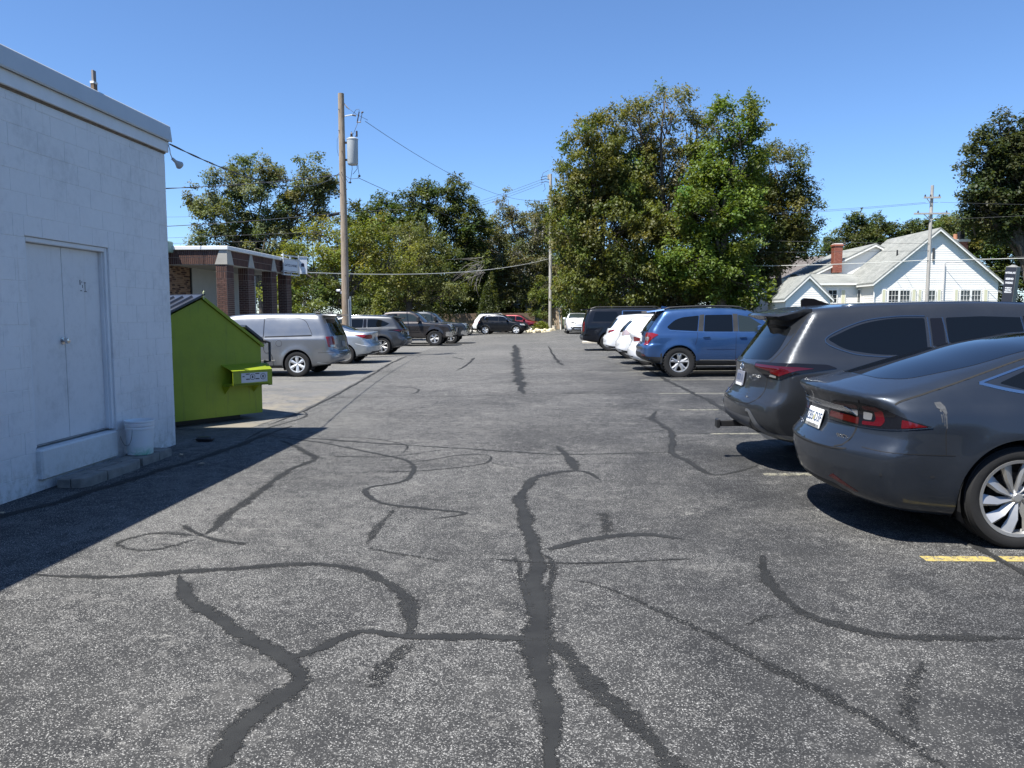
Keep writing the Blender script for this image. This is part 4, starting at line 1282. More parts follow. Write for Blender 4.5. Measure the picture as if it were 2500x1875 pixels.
# ================================================================== vehicles
# A car body is one closed surface: the place where the smooth maximum of its limiting sheets
# (roof line, sill, sides, tail, nose) is zero.  Local frame: x from tail (0) to nose (L), y to the left, z up.
def pchip(P):
    x = np.array([p[0] for p in P], float); y = np.array([p[1] for p in P], float)
    h = np.diff(x); d = np.diff(y) / h
    m = np.zeros(len(x)); m[0] = d[0]; m[-1] = d[-1]
    for i in range(1, len(x) - 1):
        if d[i - 1] * d[i] > 0:
            w1 = 2 * h[i] + h[i - 1]; w2 = h[i] + 2 * h[i - 1]
            m[i] = (w1 + w2) / (w1 / d[i - 1] + w2 / d[i])
    def f(q):
        q = np.clip(q, x[0], x[-1])
        i = np.clip(np.searchsorted(x, q) - 1, 0, len(x) - 2)
        t = (q - x[i]) / h[i]
        return ((2 * t ** 3 - 3 * t ** 2 + 1) * y[i] + (t ** 3 - 2 * t ** 2 + t) * h[i] * m[i] + (-2 * t ** 3 + 3 * t ** 2) * y[i + 1] + (t ** 3 - t ** 2) * h[i] * m[i + 1])
    X = np.linspace(x[0], x[-1], 1200); Yt = f(X)
    return lambda q: np.interp(q, X, Yt)
def smx(a, b, k):
    h = np.maximum(k - np.abs(a - b), 0) / k
    return np.maximum(a, b) + h * h * k * .25

class Body:
    def __init__(s, L, top, bot, sec, plan, rear, front, wheels, R_, crown=.05, cr=.16, cf=.30, kr=.05, ks=.09, ke=.14, cw=.10, cb=.08, flare=.012, pr=2.4):
        s.L = L; s.top = pchip(top); s.bot = pchip(bot); s.sec = pchip(sec); s.plan = pchip(plan)
        s.rear = pchip(rear); s.front = pchip(front); s.wheels = wheels; s.R = R_
        s.crown, s.cr, s.cf, s.kr, s.ks, s.ke, s.cw, s.cb, s.flare, s.pr = crown, cr, cf, kr, ks, ke, cw, cb, flare, pr
        s.H = max(p[1] for p in top)
        s.W = max(p[1] for p in sec)
    def width(s, x, z):
        w = s.sec(z) * s.plan(x)
        for (wx, wz) in s.wheels:
            r = np.hypot(x - wx, z - wz)
            w = w + s.flare * np.exp(-((r - s.R - .05) / .10) ** 2)
        return w
    def f(s, p):
        x, y, z = p[..., 0], np.abs(p[..., 1]), p[..., 2]
        w = s.width(x, z)
        yy = np.minimum(y / s.W, 1.1)
        t = np.clip((x / s.L - .38) / .3, 0, 1); t = t * t * (3 - 2 * t)
        xs = x + yy ** 2 * (s.cw * t - s.cb * (1 - t))
        tz = s.top(xs) - s.crown * yy ** 2
        e = .01
        st = (s.top(xs + e) - s.top(xs - e)) / (2 * e)
        d1 = (z - tz) / np.sqrt(1 + st ** 2)
        d2 = s.bot(x) - z
        d3 = y - w
        yw = np.minimum(y / s.W, 1.15)
        rx = s.rear(z); sr = (s.rear(z + e) - s.rear(z - e)) / (2 * e)
        d4 = (rx + s.cr * yw ** s.pr - x) / np.sqrt(1 + np.minimum(sr ** 2, 9))
        fx = s.front(z); sf = (s.front(z + e) - s.front(z - e)) / (2 * e)
        d5 = (x - fx + s.cf * yw ** 2.2) / np.sqrt(1 + np.minimum(sf ** 2, 9))
        a = smx(d1, d3, s.ks)
        b = smx(d4, d3 if False else d4, .01)
        a = smx(a, d4, s.kr)
        a = smx(a, d5, .08)
        # soften the vertical corners
        a = smx(a, smx(d3, d4, s.ke), .06); a = smx(a, smx(d3, d5, s.ke), .06)
        return smx(a, d2, .07)
    def grad(s, p):
        e = .004
        g = np.stack([(s.f(p + np.eye(3)[i] * e) - s.f(p - np.eye(3)[i] * e)) for i in range(3)], -1)
        return g / (np.linalg.norm(g, axis=-1, keepdims=True) + 1e-12)
    def cast(s, A, B, it=26):
        """A inside, B outside -> surface"""
        lo = np.zeros(A.shape[:-1]); hi = np.ones(A.shape[:-1])
        for _ in range(it):
            m = (lo + hi) / 2
            ins = s.f(A + (B - A) * m[..., None]) < 0
            lo = np.where(ins, m, lo); hi = np.where(ins, hi, m)
        return A + (B - A) * ((lo + hi) / 2)[..., None]
    def mesh(s, nx=84, nt=96, ne=26):
        zc = .62 if s.H < 1.6 else .78
        xa, xb = .85, s.L - .95
        th = np.linspace(0, 2 * math.pi, nt, endpoint=False)
        rows = []
        ph = np.linspace(math.pi / 2, 0, ne + 1)[:-1]
        for f_ in ph: rows.append((xa, -math.sin(f_), math.cos(f_)))
        for x in np.linspace(xa, xb, nx): rows.append((x, 0, 1))
        for f_ in ph[::-1]: rows.append((xb, math.sin(f_), math.cos(f_)))
        rows = np.array(rows)
        A = np.zeros((len(rows), nt, 3)); A[..., 0] = rows[:, 0:1]; A[..., 2] = zc
        D_ = np.zeros_like(A)
        D_[..., 0] = rows[:, 1:2]; D_[..., 1] = rows[:, 2:3] * np.cos(th); D_[..., 2] = rows[:, 2:3] * np.sin(th)
        P = s.cast(A, A + D_ * 2.6)
        return P
    # ---------------------------------------------------------------- surface pieces
    def project(s, frame_, pts):
        """pts (n,2) in the frame's plane -> points on the body; frame: 'side','rear','front','top', or ('rs', deg) for a diagonal tail view, ('fs', deg)"""
        pts = np.asarray(pts, float); n = len(pts)
        A = np.zeros((n, 3)); B = np.zeros((n, 3))
        if frame_ == 'side':
            A[:, 0] = pts[:, 0]; A[:, 2] = pts[:, 1]; B[:] = A; B[:, 1] = 1.6
        elif frame_ == 'top':
            A[:, 0] = pts[:, 0]; A[:, 1] = pts[:, 1]; A[:, 2] = .6; B[:] = A; B[:, 2] = 2.6
        elif frame_ == 'rear':
            A[:, 1] = pts[:, 0]; A[:, 2] = pts[:, 1]; A[:, 0] = 1.9; B[:] = A; B[:, 0] = -.6
        elif frame_ == 'front':
            A[:, 1] = pts[:, 0]; A[:, 2] = pts[:, 1]; A[:, 0] = s.L - 1.9; B[:] = A; B[:, 0] = s.L + .6
        else:
            k, deg = frame_
            a = R(deg); sg = -1 if k == 'rs' else 1
            dv = np.array([sg * math.cos(a), math.sin(a), 0])        # outward
            tv = np.array([sg * -math.sin(a), math.cos(a), 0])       # in-plane, towards +y
            o = np.array([.9 if k == 'rs' else s.L - .9, .3, 0])
            base = o + tv * pts[:, :1] + np.array([0, 0, 1.0]) * pts[:, 1:2]
            A = base - dv * .15; B = base + dv * 2.2
        return s.cast(A, B)

def rp(P, r=.03, n=4):
    """round a polygon's corners"""
    out = []; m = len(P)
    for i in range(m):
        p = np.array(P[i], float); a = np.array(P[i - 1], float); c = np.array(P[(i + 1) % m], float)
        rr = P[i][2] if len(P[i]) > 2 else r
        p = p[:2]; a = a[:2]; c = c[:2]
        da = a - p; dc = c - p; la = np.linalg.norm(da); lc = np.linalg.norm(dc)
        k = min(rr, la * .45, lc * .45)
        q0 = p + da / la * k; q1 = p + dc / lc * k
        for t in np.linspace(0, 1, n + 1):
            out.append(tuple((1 - t) ** 2 * q0 + 2 * t * (1 - t) * p + t * t * q1))
    return out

def patch_geo(body, frame_, poly, off, step=.07, skirt=.012):
    bm = bmesh.new()
    # densify outline
    pts = []
    m = len(poly)
    for i in range(m):
        a = np.array(poly[i][:2], float); c = np.array(poly[(i + 1) % m][:2], float)
        k = max(1, int(np.linalg.norm(c - a) / step))
        for j in range(k): pts.append(a + (c - a) * j / k)
    vs_ = [bm.verts.new((p[0], p[1], 0)) for p in pts]
    try:
        bm.faces.new(vs_)
    except ValueError:
        pass
    mn = np.min(pts, axis=0); mxx = np.max(pts, axis=0)
    for ax_ in (0, 1):
        for q in np.arange(math.ceil(mn[ax_] / step) * step, mxx[ax_], step):
            co = [0, 0, 0]; co[ax_] = q + .0013; no = [0, 0, 0]; no[ax_] = 1
            bmesh.ops.bisect_plane(bm, geom=bm.verts[:] + bm.edges[:] + bm.faces[:], dist=1e-5, plane_co=co, plane_no=no)
    bm.verts.index_update()
    P2 = np.array([(v.co.x, v.co.y) for v in bm.verts])
    F = [tuple(v.index for v in f.verts) for f in bm.faces]
    bd = [(e.verts[0].index, e.verts[1].index) for e in bm.edges if len(e.link_faces) == 1]
    bm.free()
    P3 = body.project(frame_, P2)
    N = body.grad(P3)
    Q = P3 + N * off
    nv = len(Q)
    if skirt:
        Q = np.concatenate([Q, P3 - N * skirt])
        N = np.concatenate([N, N])
        F = F + [(a, c, c + nv, a + nv) for a, c in bd]
    return Q, F, N

class Car:
    def __init__(s, name, label, body, paint_, loc, heading, scale=1.0, group='parked cars', cat='car', near=False):
        s.b = body; s.paint = paint_; s.near = near
        tilt = math.atan(SLOPE * math.cos(heading))
        s.root = thing(name, label, cat, loc, (0, 0, 0), group)
        s.root.rotation_euler = (Matrix.Rotation(heading, 4, 'Z') @ Matrix.Rotation(-tilt, 4, 'Y')).to_euler()
        s.root.scale = (scale,) * 3
        s.o = np.array([body.L / 2, 0, 0])
        s.step = .06 if near else .10
    def mk(s, name, V, F, material, N=None, parent=None, smooth=True):
        me = bpy.data.meshes.new(name)
        V = np.asarray(V) - s.o
        me.from_pydata([tuple(v) for v in V], [], F)
        bm = bmesh.new(); bm.from_mesh(me); bmesh.ops.recalc_face_normals(bm, faces=bm.faces); bm.to_mesh(me); bm.free()
        if smooth: me.shade_smooth()
        if N is not None:
            # face winding must agree with the outward normals
            fn = np.array([p.normal for p in me.polygons]); fi = np.array([p.vertices[0] for p in me.polygons])
            if len(fn) and np.mean(np.sum(fn * N[fi], 1)) < 0: me.flip_normals()
            me.normals_split_custom_set_from_vertices([tuple(n) for n in N])
        me.materials.append(material)
        return link(bpy.data.objects.new(name, me), parent or s.root)
    def shell(s, nx=84, nt=96, ne=26, arch=1.0, well=.36):
        P = s.b.mesh(nx, nt, ne)
        nr_, nt_ = P.shape[:2]
        V = P.reshape(-1, 3)
        F = [(i * nt_ + j, i * nt_ + (j + 1) % nt_, (i + 1) * nt_ + (j + 1) % nt_, (i + 1) * nt_ + j) for i in range(nr_ - 1) for j in range(nt_)]
        F += [tuple(range(nt_)), tuple((nr_ - 1) * nt_ + j for j in range(nt_ - 1, -1, -1))]
        # wheel openings
        V = V.copy()
        for (wx, wz) in s.b.wheels:
            Ra = s.b.R * 1.0 + .055 * arch
            r = np.hypot(V[:, 0] - wx, V[:, 2] - wz)
            lim = np.abs(V[:, 1]) > s.b.W - well
            inside = (r < Ra) & lim
            low = (np.abs(V[:, 0] - wx) < Ra) & (V[:, 2] < wz) & lim & (V[:, 2] < s.b.bot(V[:, 0]) + .30)
            inside |= (np.abs(V[:, 0] - wx) < Ra * .985) & (V[:, 2] < wz) & lim
            F2 = [];
            keepv = ~inside
            straddle = set()
            for f in F:
                k = [inside[i] for i in f]
                if all(k): continue
                if any(k):
                    straddle.update(i for i in f if inside[i])
                F2.append(f)
            I = np.array(sorted(straddle), int)
            if len(I):
                hi = V[I, 2] >= wz
                dx_, dz_ = V[I, 0] - wx, V[I, 2] - wz
                rr_ = np.hypot(dx_, dz_) + 1e-9
                V[I, 0] = np.where(hi, wx + dx_ / rr_ * Ra, wx + np.where(dx_ > 0, Ra, -Ra))
                V[I, 2] = np.where(hi, wz + dz_ / rr_ * Ra, V[I, 2])
                out = np.abs(V[I, 1]) > s.b.W - well
                J = I[out]
                if len(J):
                    q = s.b.project('side', np.stack([V[J, 0], np.maximum(V[J, 2], s.b.bot(V[J, 0]) + .02)], 1))
                    V[J, 1] = q[:, 1] * np.sign(V[J, 1])
            F = F2
        used = sorted({i for f in F for i in f}); mp = {a: k for k, a in enumerate(used)}
        V = V[used]; F = [tuple(mp[i] for i in f) for f in F]
        N = s.b.grad(V)
        s.body = s.mk('body', V, F, s.paint, N)
        # dark wheel wells
        for (wx, wz) in s.b.wheels:
            for sy in (-1, 1):
                b = MB()
                Ra = s.b.R + .05
                n = 20
                yo = s.b.project('side', [(wx + Ra * .7, wz + Ra * .7)])[0][1]
                for k in range(n + 1):
                    t = R(-25) + R(230) * k / n
                    for yy in (yo - .02, yo - well - .06):
                        b.v.append((wx + Ra * math.cos(t) - s.o[0], sy * yy, wz + Ra * math.sin(t)))
                b.v.append((wx - s.o[0], sy * (yo - well - .06), wz))
                c = len(b.v) - 1
                for k in range(n):
                    b.f.append((2 * k, 2 * k + 2, 2 * k + 3, 2 * k + 1)); b.f.append((2 * k + 1, 2 * k + 3, c))
                b.build('wheel_well', WELL, s.root, recalc=False)
    def patch(s, name, frame_, poly, material, off=.004, both=True, parent=None, skirt=.012, step=None, one=None):
        """a fitted surface piece; both=True mirrors it to the other side of the car"""
        Q, F, N = patch_geo(s.b, frame_, poly, off, step or s.step, skirt)
        outs = []
        sides = (1, -1) if both else ((one,) if one else (1,))
        for sg in sides:
            m = np.array([1, sg, 1.0])
            outs.append(s.mk(name, Q * m, F if sg > 0 else [f[::-1] for f in F], material, N * m, parent))
        return outs
    def strip(s, name, frame_, line, w, material, off=.002, both=True, parent=None, closed=False, skirt=.006):
        """thin band along a polyline lying on the body (shut lines, mouldings)"""
        P = [np.array(p, float) for p in line]
        if closed: P = P + [P[0]]
        pts = []
        for i in range(len(P) - 1):
            k = max(1, int(np.linalg.norm(P[i + 1] - P[i]) / .04))
            p0, p1_, p2_, p3_ = P[max(i - 1, 0)], P[i], P[i + 1], P[min(i + 2, len(P) - 1)]
            for j in range(k):
                t = j / k
                pts.append(.5 * (2 * p1_ + (p2_ - p0) * t + (2 * p0 - 5 * p1_ + 4 * p2_ - p3_) * t * t + (3 * p1_ - p0 - 3 * p2_ + p3_) * t ** 3))
        pts.append(P[-1]); pts = np.array(pts)
        C3 = s.b.project(frame_, pts); N = s.b.grad(C3)
        d = np.gradient(C3, axis=0); d /= np.linalg.norm(d, axis=1, keepdims=True) + 1e-9
        sd = np.cross(N, d)
        h = w / 2
        Q = np.concatenate([C3 + sd * h + N * off, C3 - sd * h + N * off, C3 + sd * h - N * skirt, C3 - sd * h - N * skirt])
        n = len(pts); NN_ = np.concatenate([N, N, N, N])
        F = []
        for i in range(n - 1):
            F += [(i, i + 1, n + i + 1, n + i), (i, i + 1, 2 * n + i + 1, 2 * n + i), (n + i, n + i + 1, 3 * n + i + 1, 3 * n + i)]
        for sg in ((1, -1) if both else (1,)):
            m = np.array([1, sg, 1.0])
            s.mk(name, Q * m, F if sg > 0 else [f[::-1] for f in F], material, NN_ * m, parent)
    def solid(s, name, mb, material, parent=None, smooth=False):
        mb.xf(Matrix.Translation((-s.o[0], 0, 0)))
        return mb.build(name, material, parent or s.root, smooth=smooth)
    def pt(s, frame_, p, off=0.0):
        q = s.b.project(frame_, [p]); n = s.b.grad(q)
        return (q + n * off)[0], n[0]
    def wheels(s, meshes, track, inset=.0):
        for (wx, wz) in s.b.wheels:
            for sg in (1, -1):
                y = s.b.project('side', [(wx + s.b.R * .72, wz + s.b.R * .72)])[0][1] - inset - .012
                hub = link(bpy.data.objects.new('wheel', meshes['hub']), s.root)
                hub.location = (wx - s.o[0], sg * y, wz)
                hub.rotation_euler = (0, random.uniform(0, 1.2), 0 if sg > 0 else math.pi)
                for nm in ('tyre', 'rim', 'centre_cap'):
                    if nm in meshes: link(bpy.data.objects.new(nm, meshes[nm]), hub)
    def mirrors(s, x, z, material, y=None):
        q = s.b.project('side', [(x, z)])[0]
        for sg in (1, -1):
            b = MB().bev((x - .08, q[1] + .02, z - .02), (x + .10, q[1] + .21, z + .13), .035)
            b.xf(Matrix.Diagonal((1, sg, 1, 1)))
            o = s.solid('door_mirror', b, material, smooth=40)
    def handle(s, x, z, material, parent=None, w=.2):
        q, n = s.pt('side', (x, z))
        for sg in (1, -1):
            b = MB().bev((x - w / 2, q[1] - .004, z - .014), (x + w / 2, q[1] + .030, z + .016), .012)
            b.xf(Matrix.Diagonal((1, sg, 1, 1)))
            s.solid('door_handle', b, material, parent, smooth=40)
    def plate(s, z, txt, w=.31, h=.155, face=(.72, .73, .72), ink=(.02, .04, .16), front=False, tilt=None, y=0.0, note=None):
        fr_ = 'front' if front else 'rear'
        q0, n0 = s.pt(fr_, (y, z + h * .45)); q1, _ = s.pt(fr_, (y, z - h * .45))
        q = (q0 + q1) / 2
        up = Vector(q0 - q1).normalized()
        xdir = Vector((0, 1, 0)) if front else Vector((0, -1, 0))
        m = frame(Vector(q) - Vector((s.o[0], 0, 0)) + xdir.cross(up).normalized() * .016, xdir, up)
        b = MB().bev((-w / 2, -h / 2, -.012), (w / 2, h / 2, .0), .004); b.xf(m)
        o = b.build('licence_plate', M('plate_%d_%d_%d' % tuple(int(99 * c) for c in face), face, .35), s.root)
        if txt:
            put_text('plate_number', txt, h * .66, m @ Matrix.Translation((0, .004, .0008)), M('plate_ink', ink, .5), o, world=False, squeeze=.82, ext=.0004, bold=.001)
        return o, m

WELL = M('wheel_well_black', (.006, .006, .007), .9)
RUB = M('tyre_rubber', (.0105, .0105, .011), .85, var=.25, vscale=14, bmp=.3, bscale=70)
ALLOY = M('alloy', (.40, .40, .395), .36, metal=.65, var=.08)
ALLOY_D = M('dark_alloy', (.10, .10, .105), .35, metal=.8)
HUBM = M('brake_shadow', (.03, .03, .032), .6, metal=.4)
CHR = M('chrome_trim', (.62, .63, .64), .10, metal=1)
PLM = M('mid_grey_trim', (.085, .087, .09), .55, var=.1, vscale=7)
PLL = M('satin_silver_trim', (.20, .205, .21), .35, metal=.6)
GLS = M('tinted_glass', (.004, .005, .006), .03, spec=.42)
GLF = M('clear_car_glass', (.022, .030, .030), .03, spec=.5)
PLS = M('black_trim', (.018, .0185, .019), .55, var=.2, vscale=9)
PLG = M('grey_cladding', (.045, .046, .047), .6, var=.15, vscale=7)
SEAM = M('shut_line', (.004, .004, .004), .8)
RED = M('tail_lens_red', (.19, .007, .010), .10, coat=.4, spec=.5)
REDT = M('tail_lens_deep_red', (.085, .003, .005), .10, coat=.4, spec=.5)
REDD = M('tail_lens_dark_red', (.055, .002, .004), .08, coat=.5, spec=.5)
CLR = M('lens_clear', (.24, .24, .24), .12, coat=1, metal=.3)
SMK = M('lens_smoke', (.008, .008, .010), .05, spec=.4)
HLP = M('headlamp', (.55, .57, .58), .10, coat=1, metal=.35)

def tyre_mesh(R_, rim, w, knobby=False):
    b = MB(); h = w / 2
    prof = [(rim - .012, -h * .82), (rim + .004, -h * .94), (rim + (R_ - rim) * .45, -h * 1.03), (R_ - .022, -h * .97), (R_ - .006, -h * .80)]
    for k in range(4):
        a = -h * .80 + k * h * .4
        prof += [(R_, a + .004), (R_, a + h * .4 - .012), (R_ - .008, a + h * .4 - .009), (R_ - .008, a + h * .4 - .003)]
    prof += [(R_ - .006, h * .80), (R_ - .022, h * .97), (rim + (R_ - rim) * .45, h * 1.03), (rim + .004, h * .94), (rim - .012, h * .82)]
    b.lathe(prof, 56, 'y')
    if knobby:
        for k in range(34):
            t = 2 * math.pi * k / 34
            for sg in (-1, 1):
                m = Matrix.Rotation(-t, 4, 'Y') @ Matrix.Translation((R_ + .001, sg * h * (.62 if k % 2 else .74), 0))
                q = MB().mm((-.012, -h * .26, -.017), (.012, h * .26, .017)); q.xf(m); b.add(q.v, q.f)
    return b.mesh('tyre', RUB, smooth=35)
def wheel_set(key, R_, rim, w, spokes, style, knobby=False, tone=None):
    """style: dict(n, w0, w1, split, twist, dark)"""
    if key in WHEELS: return WHEELS[key]
    h = w / 2
    hub = MB().lathe([(0, -.02), (rim * .60, -.02), (rim * .60, -.05), (rim * .96, -.05), (rim * .985, h * .9), (rim * .97, h * .9), (rim * .93, -.06), (0, -.06)], 40, 'y')
    hub.lathe([(0, .0), (rim * .62, .0), (rim * .62, -.012), (0, -.012)], 30, 'y')
    b = MB()
    b.lathe([(rim * .90, h * .72), (rim * .93, h * .93), (rim * 1.01, h * .96), (rim * 1.015, h * .90), (rim * .94, h * .60), (rim * .88, h * .40)], 48, 'y')
    ys = h * .80; yh = h * .58
    b.lathe([(0, yh + .012), (rim * .14, yh + .012), (rim * .20, yh), (rim * .22, yh - .03), (0, yh - .03)], 24, 'y')
    n = style['n']
    for k in range(n):
        a0 = 2 * math.pi * k / n
        arms = [0] if not style.get('split') else [-style['split'], style['split']]
        for sp in arms:
            w0, w1 = style['w0'], style['w1']
            a1 = a0 + sp + style.get('twist', 0)
            a00 = a0 + sp * style.get('root', .35)
            def ptc(r_, a, lat, yv):
                return (r_ * math.cos(a) - lat * math.sin(a), yv, r_ * math.sin(a) + lat * math.cos(a))
            r0, rm, r1 = rim * .13, rim * .55, rim * .93
            am = (a00 + a1) / 2
            rows = [(r0, a00, w0 * .5, yh + .004), (rm, am, (w0 + w1) * .25 * style.get('mid', 1.0), (ys + yh) / 2 + .016), (r1, a1, w1 * .5, ys)]
            P = []
            for (r_, a, hw, yv) in rows:
                P += [ptc(r_, a, -hw, yv - .006), ptc(r_, a, style.get('ridge', 0) * hw, yv + .010), ptc(r_, a, hw, yv - .006 - style.get('slant', 0)), ptc(r_, a, hw * .85, yv - .035), ptc(r_, a, -hw * .85, yv - .035)]
            F = []
            for i in range(2):
                for j in range(5):
                    F.append((i * 5 + j, i * 5 + (j + 1) % 5, i * 5 + 5 + (j + 1) % 5, i * 5 + 5 + j))
            F += [(4, 3, 2, 1, 0), (10, 11, 12, 13, 14)]
            b.add(P, F)
    for k in range(5):
        t = 2 * math.pi * k / 5 + .3
        c = (rim * .27 * math.cos(t), 0, rim * .27 * math.sin(t))
        b.cyl((c[0], yh - .03, c[2]), (c[0], yh + .004, c[2]), .016, n=6)
    cap = MB().lathe([(0, yh + .020), (rim * .10, yh + .019), (rim * .125, yh + .0125)], 20, 'y')
    # outboard face sits at y = h; shift so that local y=0 is the tyre's outer face
    sh = Matrix.Translation((0, -h, 0))
    for q in (hub, b, cap): q.xf(sh)
    ty = tyre_mesh(R_, rim, w, knobby); ty.transform(sh)
    WHEELS[key] = dict(hub=hub.mesh('wheel', HUBM, smooth=35), rim=b.mesh('rim', tone or ALLOY, smooth=28), tyre=ty, centre_cap=cap.mesh('centre_cap', tone or ALLOY, smooth=40))
    return WHEELS[key]
WHEELS = {}

# ------------------------------------------------------------------ body shapes
W5 = dict(n=5, w0=.075, w1=.055, split=.20, root=.2)
def body_tesla():
    return Body(4.98,
        [(0, 1.055), (.12, 1.075), (.45, 1.145), (.9, 1.265), (1.4, 1.39), (1.9, 1.455), (2.4, 1.472), (2.9, 1.43), (3.2, 1.32), (3.6, 1.12), (3.95, .98), (4.3, .91), (4.7, .80), (4.98, .62)],
        [(0, .31), (.25, .255), (.55, .215), (.9, .195), (4.2, .19), (4.98, .26)],
        [(.18, .86), (.3, .93), (.45, .962), (.65, .978), (.8, .974), (.92, .952), (1.0, .905), (1.1, .85), (1.25, .77), (1.47, .63)],
        [(0, .95), (.5, .98), (1.1, 1.0), (2.5, .985), (4.0, .995), (4.6, .95), (4.98, .86)],
        [(.15, .26), (.24, .13), (.32, .07), (.42, .03), (.52, .005), (.62, .0), (.655, .02), (.72, .075), (.80, .11), (.90, .115), (.96, .085), (1.03, .045), (1.08, .05), (1.15, .35), (1.4, 1.2)],
        [(.15, 4.85), (.3, 4.94), (.5, 4.98), (.65, 4.95), (.8, 4.75), (1.0, 4.2)],
        [(1.16, .352), (4.11, .352)], .352, crown=.075, cr=.30, cf=.45, kr=.035, ks=.13, ke=.20, cw=.22, cb=.22, flare=.016, pr=2.2)
def body_highlander():
    return Body(4.95,
        [(0, 1.56), (.3, 1.632), (.8, 1.685), (1.4, 1.715), (2.2, 1.725), (2.9, 1.70), (3.2, 1.63), (3.6, 1.37), (3.95, 1.15), (4.3, 1.10), (4.7, 1.0), (4.95, .82)],
        [(0, .44), (.45, .31), (.9, .26), (4.0, .25), (4.6, .27), (4.95, .36)],
        [(.2, .84), (.35, .92), (.55, .955), (.75, .966), (.92, .958), (1.02, .950), (1.10, .930), (1.2, .885), (1.45, .80), (1.65, .72), (1.75, .66)],
        [(0, .955), (.6, .985), (1.2, 1), (3.8, 1), (4.5, .96), (4.95, .88)],
        [(.2, .26), (.36, .10), (.5, .015), (.62, .0), (.70, .015), (.76, .07), (.85, .12), (1.0, .14), (1.07, .135), (1.13, .18), (1.25, .27), (1.4, .38), (1.55, .49), (1.7, .60)],
        [(.2, 4.8), (.4, 4.93), (.6, 4.95), (.85, 4.9), (1.05, 4.7), (1.2, 4.2)],
        [(1.12, .383), (3.97, .383)], .383, crown=.05, cr=.24, cf=.4, kr=.05, ks=.10, ke=.12, cw=.18, cb=.10, flare=.030)
def body_forester():
    return Body(4.6,
        [(0, 1.58), (.35, 1.645), (.9, 1.69), (1.6, 1.71), (2.2, 1.70), (2.7, 1.64), (3.1, 1.42), (3.4, 1.20), (3.6, 1.10), (4.0, 1.06), (4.4, .97), (4.6, .80)],
        [(0, .46), (.45, .34), (.9, .29), (3.8, .28), (4.6, .38)],
        [(.25, .82), (.4, .875), (.6, .90), (.8, .905), (1.0, .895), (1.08, .87), (1.2, .83), (1.5, .745), (1.7, .67)],
        [(0, .95), (.5, .985), (1.0, 1), (3.6, 1), (4.2, .96), (4.6, .88)],
        [(.25, .25), (.4, .07), (.55, .0), (.72, .0), (.80, .035), (.86, .11), (1.0, .125), (1.15, .16), (1.3, .26), (1.5, .41), (1.7, .54)],
        [(.25, 4.45), (.5, 4.6), (.8, 4.57), (1.0, 4.4), (1.15, 4.0)],
        [(.96, .37), (3.60, .37)], .37, crown=.045, cr=.17, cf=.34, kr=.05, ks=.11, ke=.18, cw=.16, cb=.08, flare=.022)
def body_suburban():
    return Body(5.7,
        [(0, 1.80), (.2, 1.855), (.8, 1.88), (2.5, 1.89), (3.3, 1.87), (3.6, 1.78), (4.05, 1.42), (4.25, 1.28), (4.6, 1.24), (5.4, 1.17), (5.7, 1.0)],
        [(0, .50), (.5, .40), (1.2, .33), (5, .31), (5.7, .38)],
        [(.3, .90), (.45, .98), (.7, 1.012), (.95, 1.015), (1.15, 1.0), (1.25, .97), (1.5, .90), (1.75, .82), (1.9, .76)],
        [(0, .965), (.4, .99), (1.2, 1), (4.8, 1), (5.4, .97), (5.7, .92)],
        [(.3, .15), (.45, .02), (.55, .0), (.68, .0), (.72, .07), (.9, .09), (1.2, .11), (1.4, .17), (1.7, .28), (1.9, .38)],
        [(.3, 5.6), (.6, 5.7), (1.0, 5.68), (1.2, 5.5), (1.3, 5.0)],
        [(1.28, .405), (4.58, .405)], .405, crown=.04, cr=.13, cf=.2, kr=.05, ks=.10, ke=.14, cw=.14, cb=.05, flare=.020)
def body_van():
    return Body(5.15,
        [(0, 1.62), (.25, 1.685), (.9, 1.725), (2.2, 1.735), (3.0, 1.70), (3.4, 1.60), (3.9, 1.33), (4.25, 1.12), (4.6, 1.02), (4.95, .90), (5.15, .72)],
        [(0, .40), (.5, .30), (1.1, .24), (4.4, .22), (5.15, .30)],
        [(.2, .88), (.35, .95), (.6, .985), (.85, .99), (1.02, .985), (1.10, .955), (1.3, .91), (1.55, .84), (1.75, .75)],
        [(0, .965), (.5, .99), (1.2, 1), (4.2, 1), (4.8, .94), (5.15, .84)],
        [(.2, .15), (.35, .03), (.5, .0), (.62, .015), (.72, .08), (.9, .105), (1.1, .14), (1.3, .23), (1.5, .33), (1.7, .44)],
        [(.2, 5.0), (.45, 5.14), (.65, 5.12), (.9, 4.9), (1.1, 4.5)],
        [(1.14, .345), (4.22, .345)], .345, crown=.05, cr=.17, cf=.45, kr=.06, ks=.12, ke=.18, cw=.2, cb=.08, flare=.022)
def body_sedan(L=4.55, H=1.47):
    return Body(L,
        [(0, 1.08), (.18, 1.10), (.5, 1.125), (.75, 1.16), (1.2, 1.31), (1.7, H - .03), (2.2, H), (2.65, H - .04), (3.0, 1.30), (3.4, 1.07), (3.6, 1.0), (4.1, .92), (L, .68)],
        [(0, .36), (.4, .27), (1, .21), (3.9, .20), (L, .26)],
        [(.18, .80), (.32, .87), (.55, .905), (.75, .91), (.92, .90), (1.0, .87), (1.15, .80), (1.35, .70), (1.5, .61)],
        [(0, .93), (.5, .975), (1.0, 1), (3.5, 1), (4.1, .95), (L, .84)],
        [(.2, .22), (.32, .07), (.45, .01), (.6, .0), (.72, .06), (.85, .10), (.98, .07), (1.08, .055), (1.2, .5)],
        [(.2, L - .1), (.4, L), (.6, L - .02), (.8, L - .2), (1.0, L - .7)],
        [(1.0, .325), (3.65, .325)], .325, crown=.06, cr=.24, cf=.45, kr=.05, ks=.11, ke=.18, cw=.2, cb=.16, flare=.016)
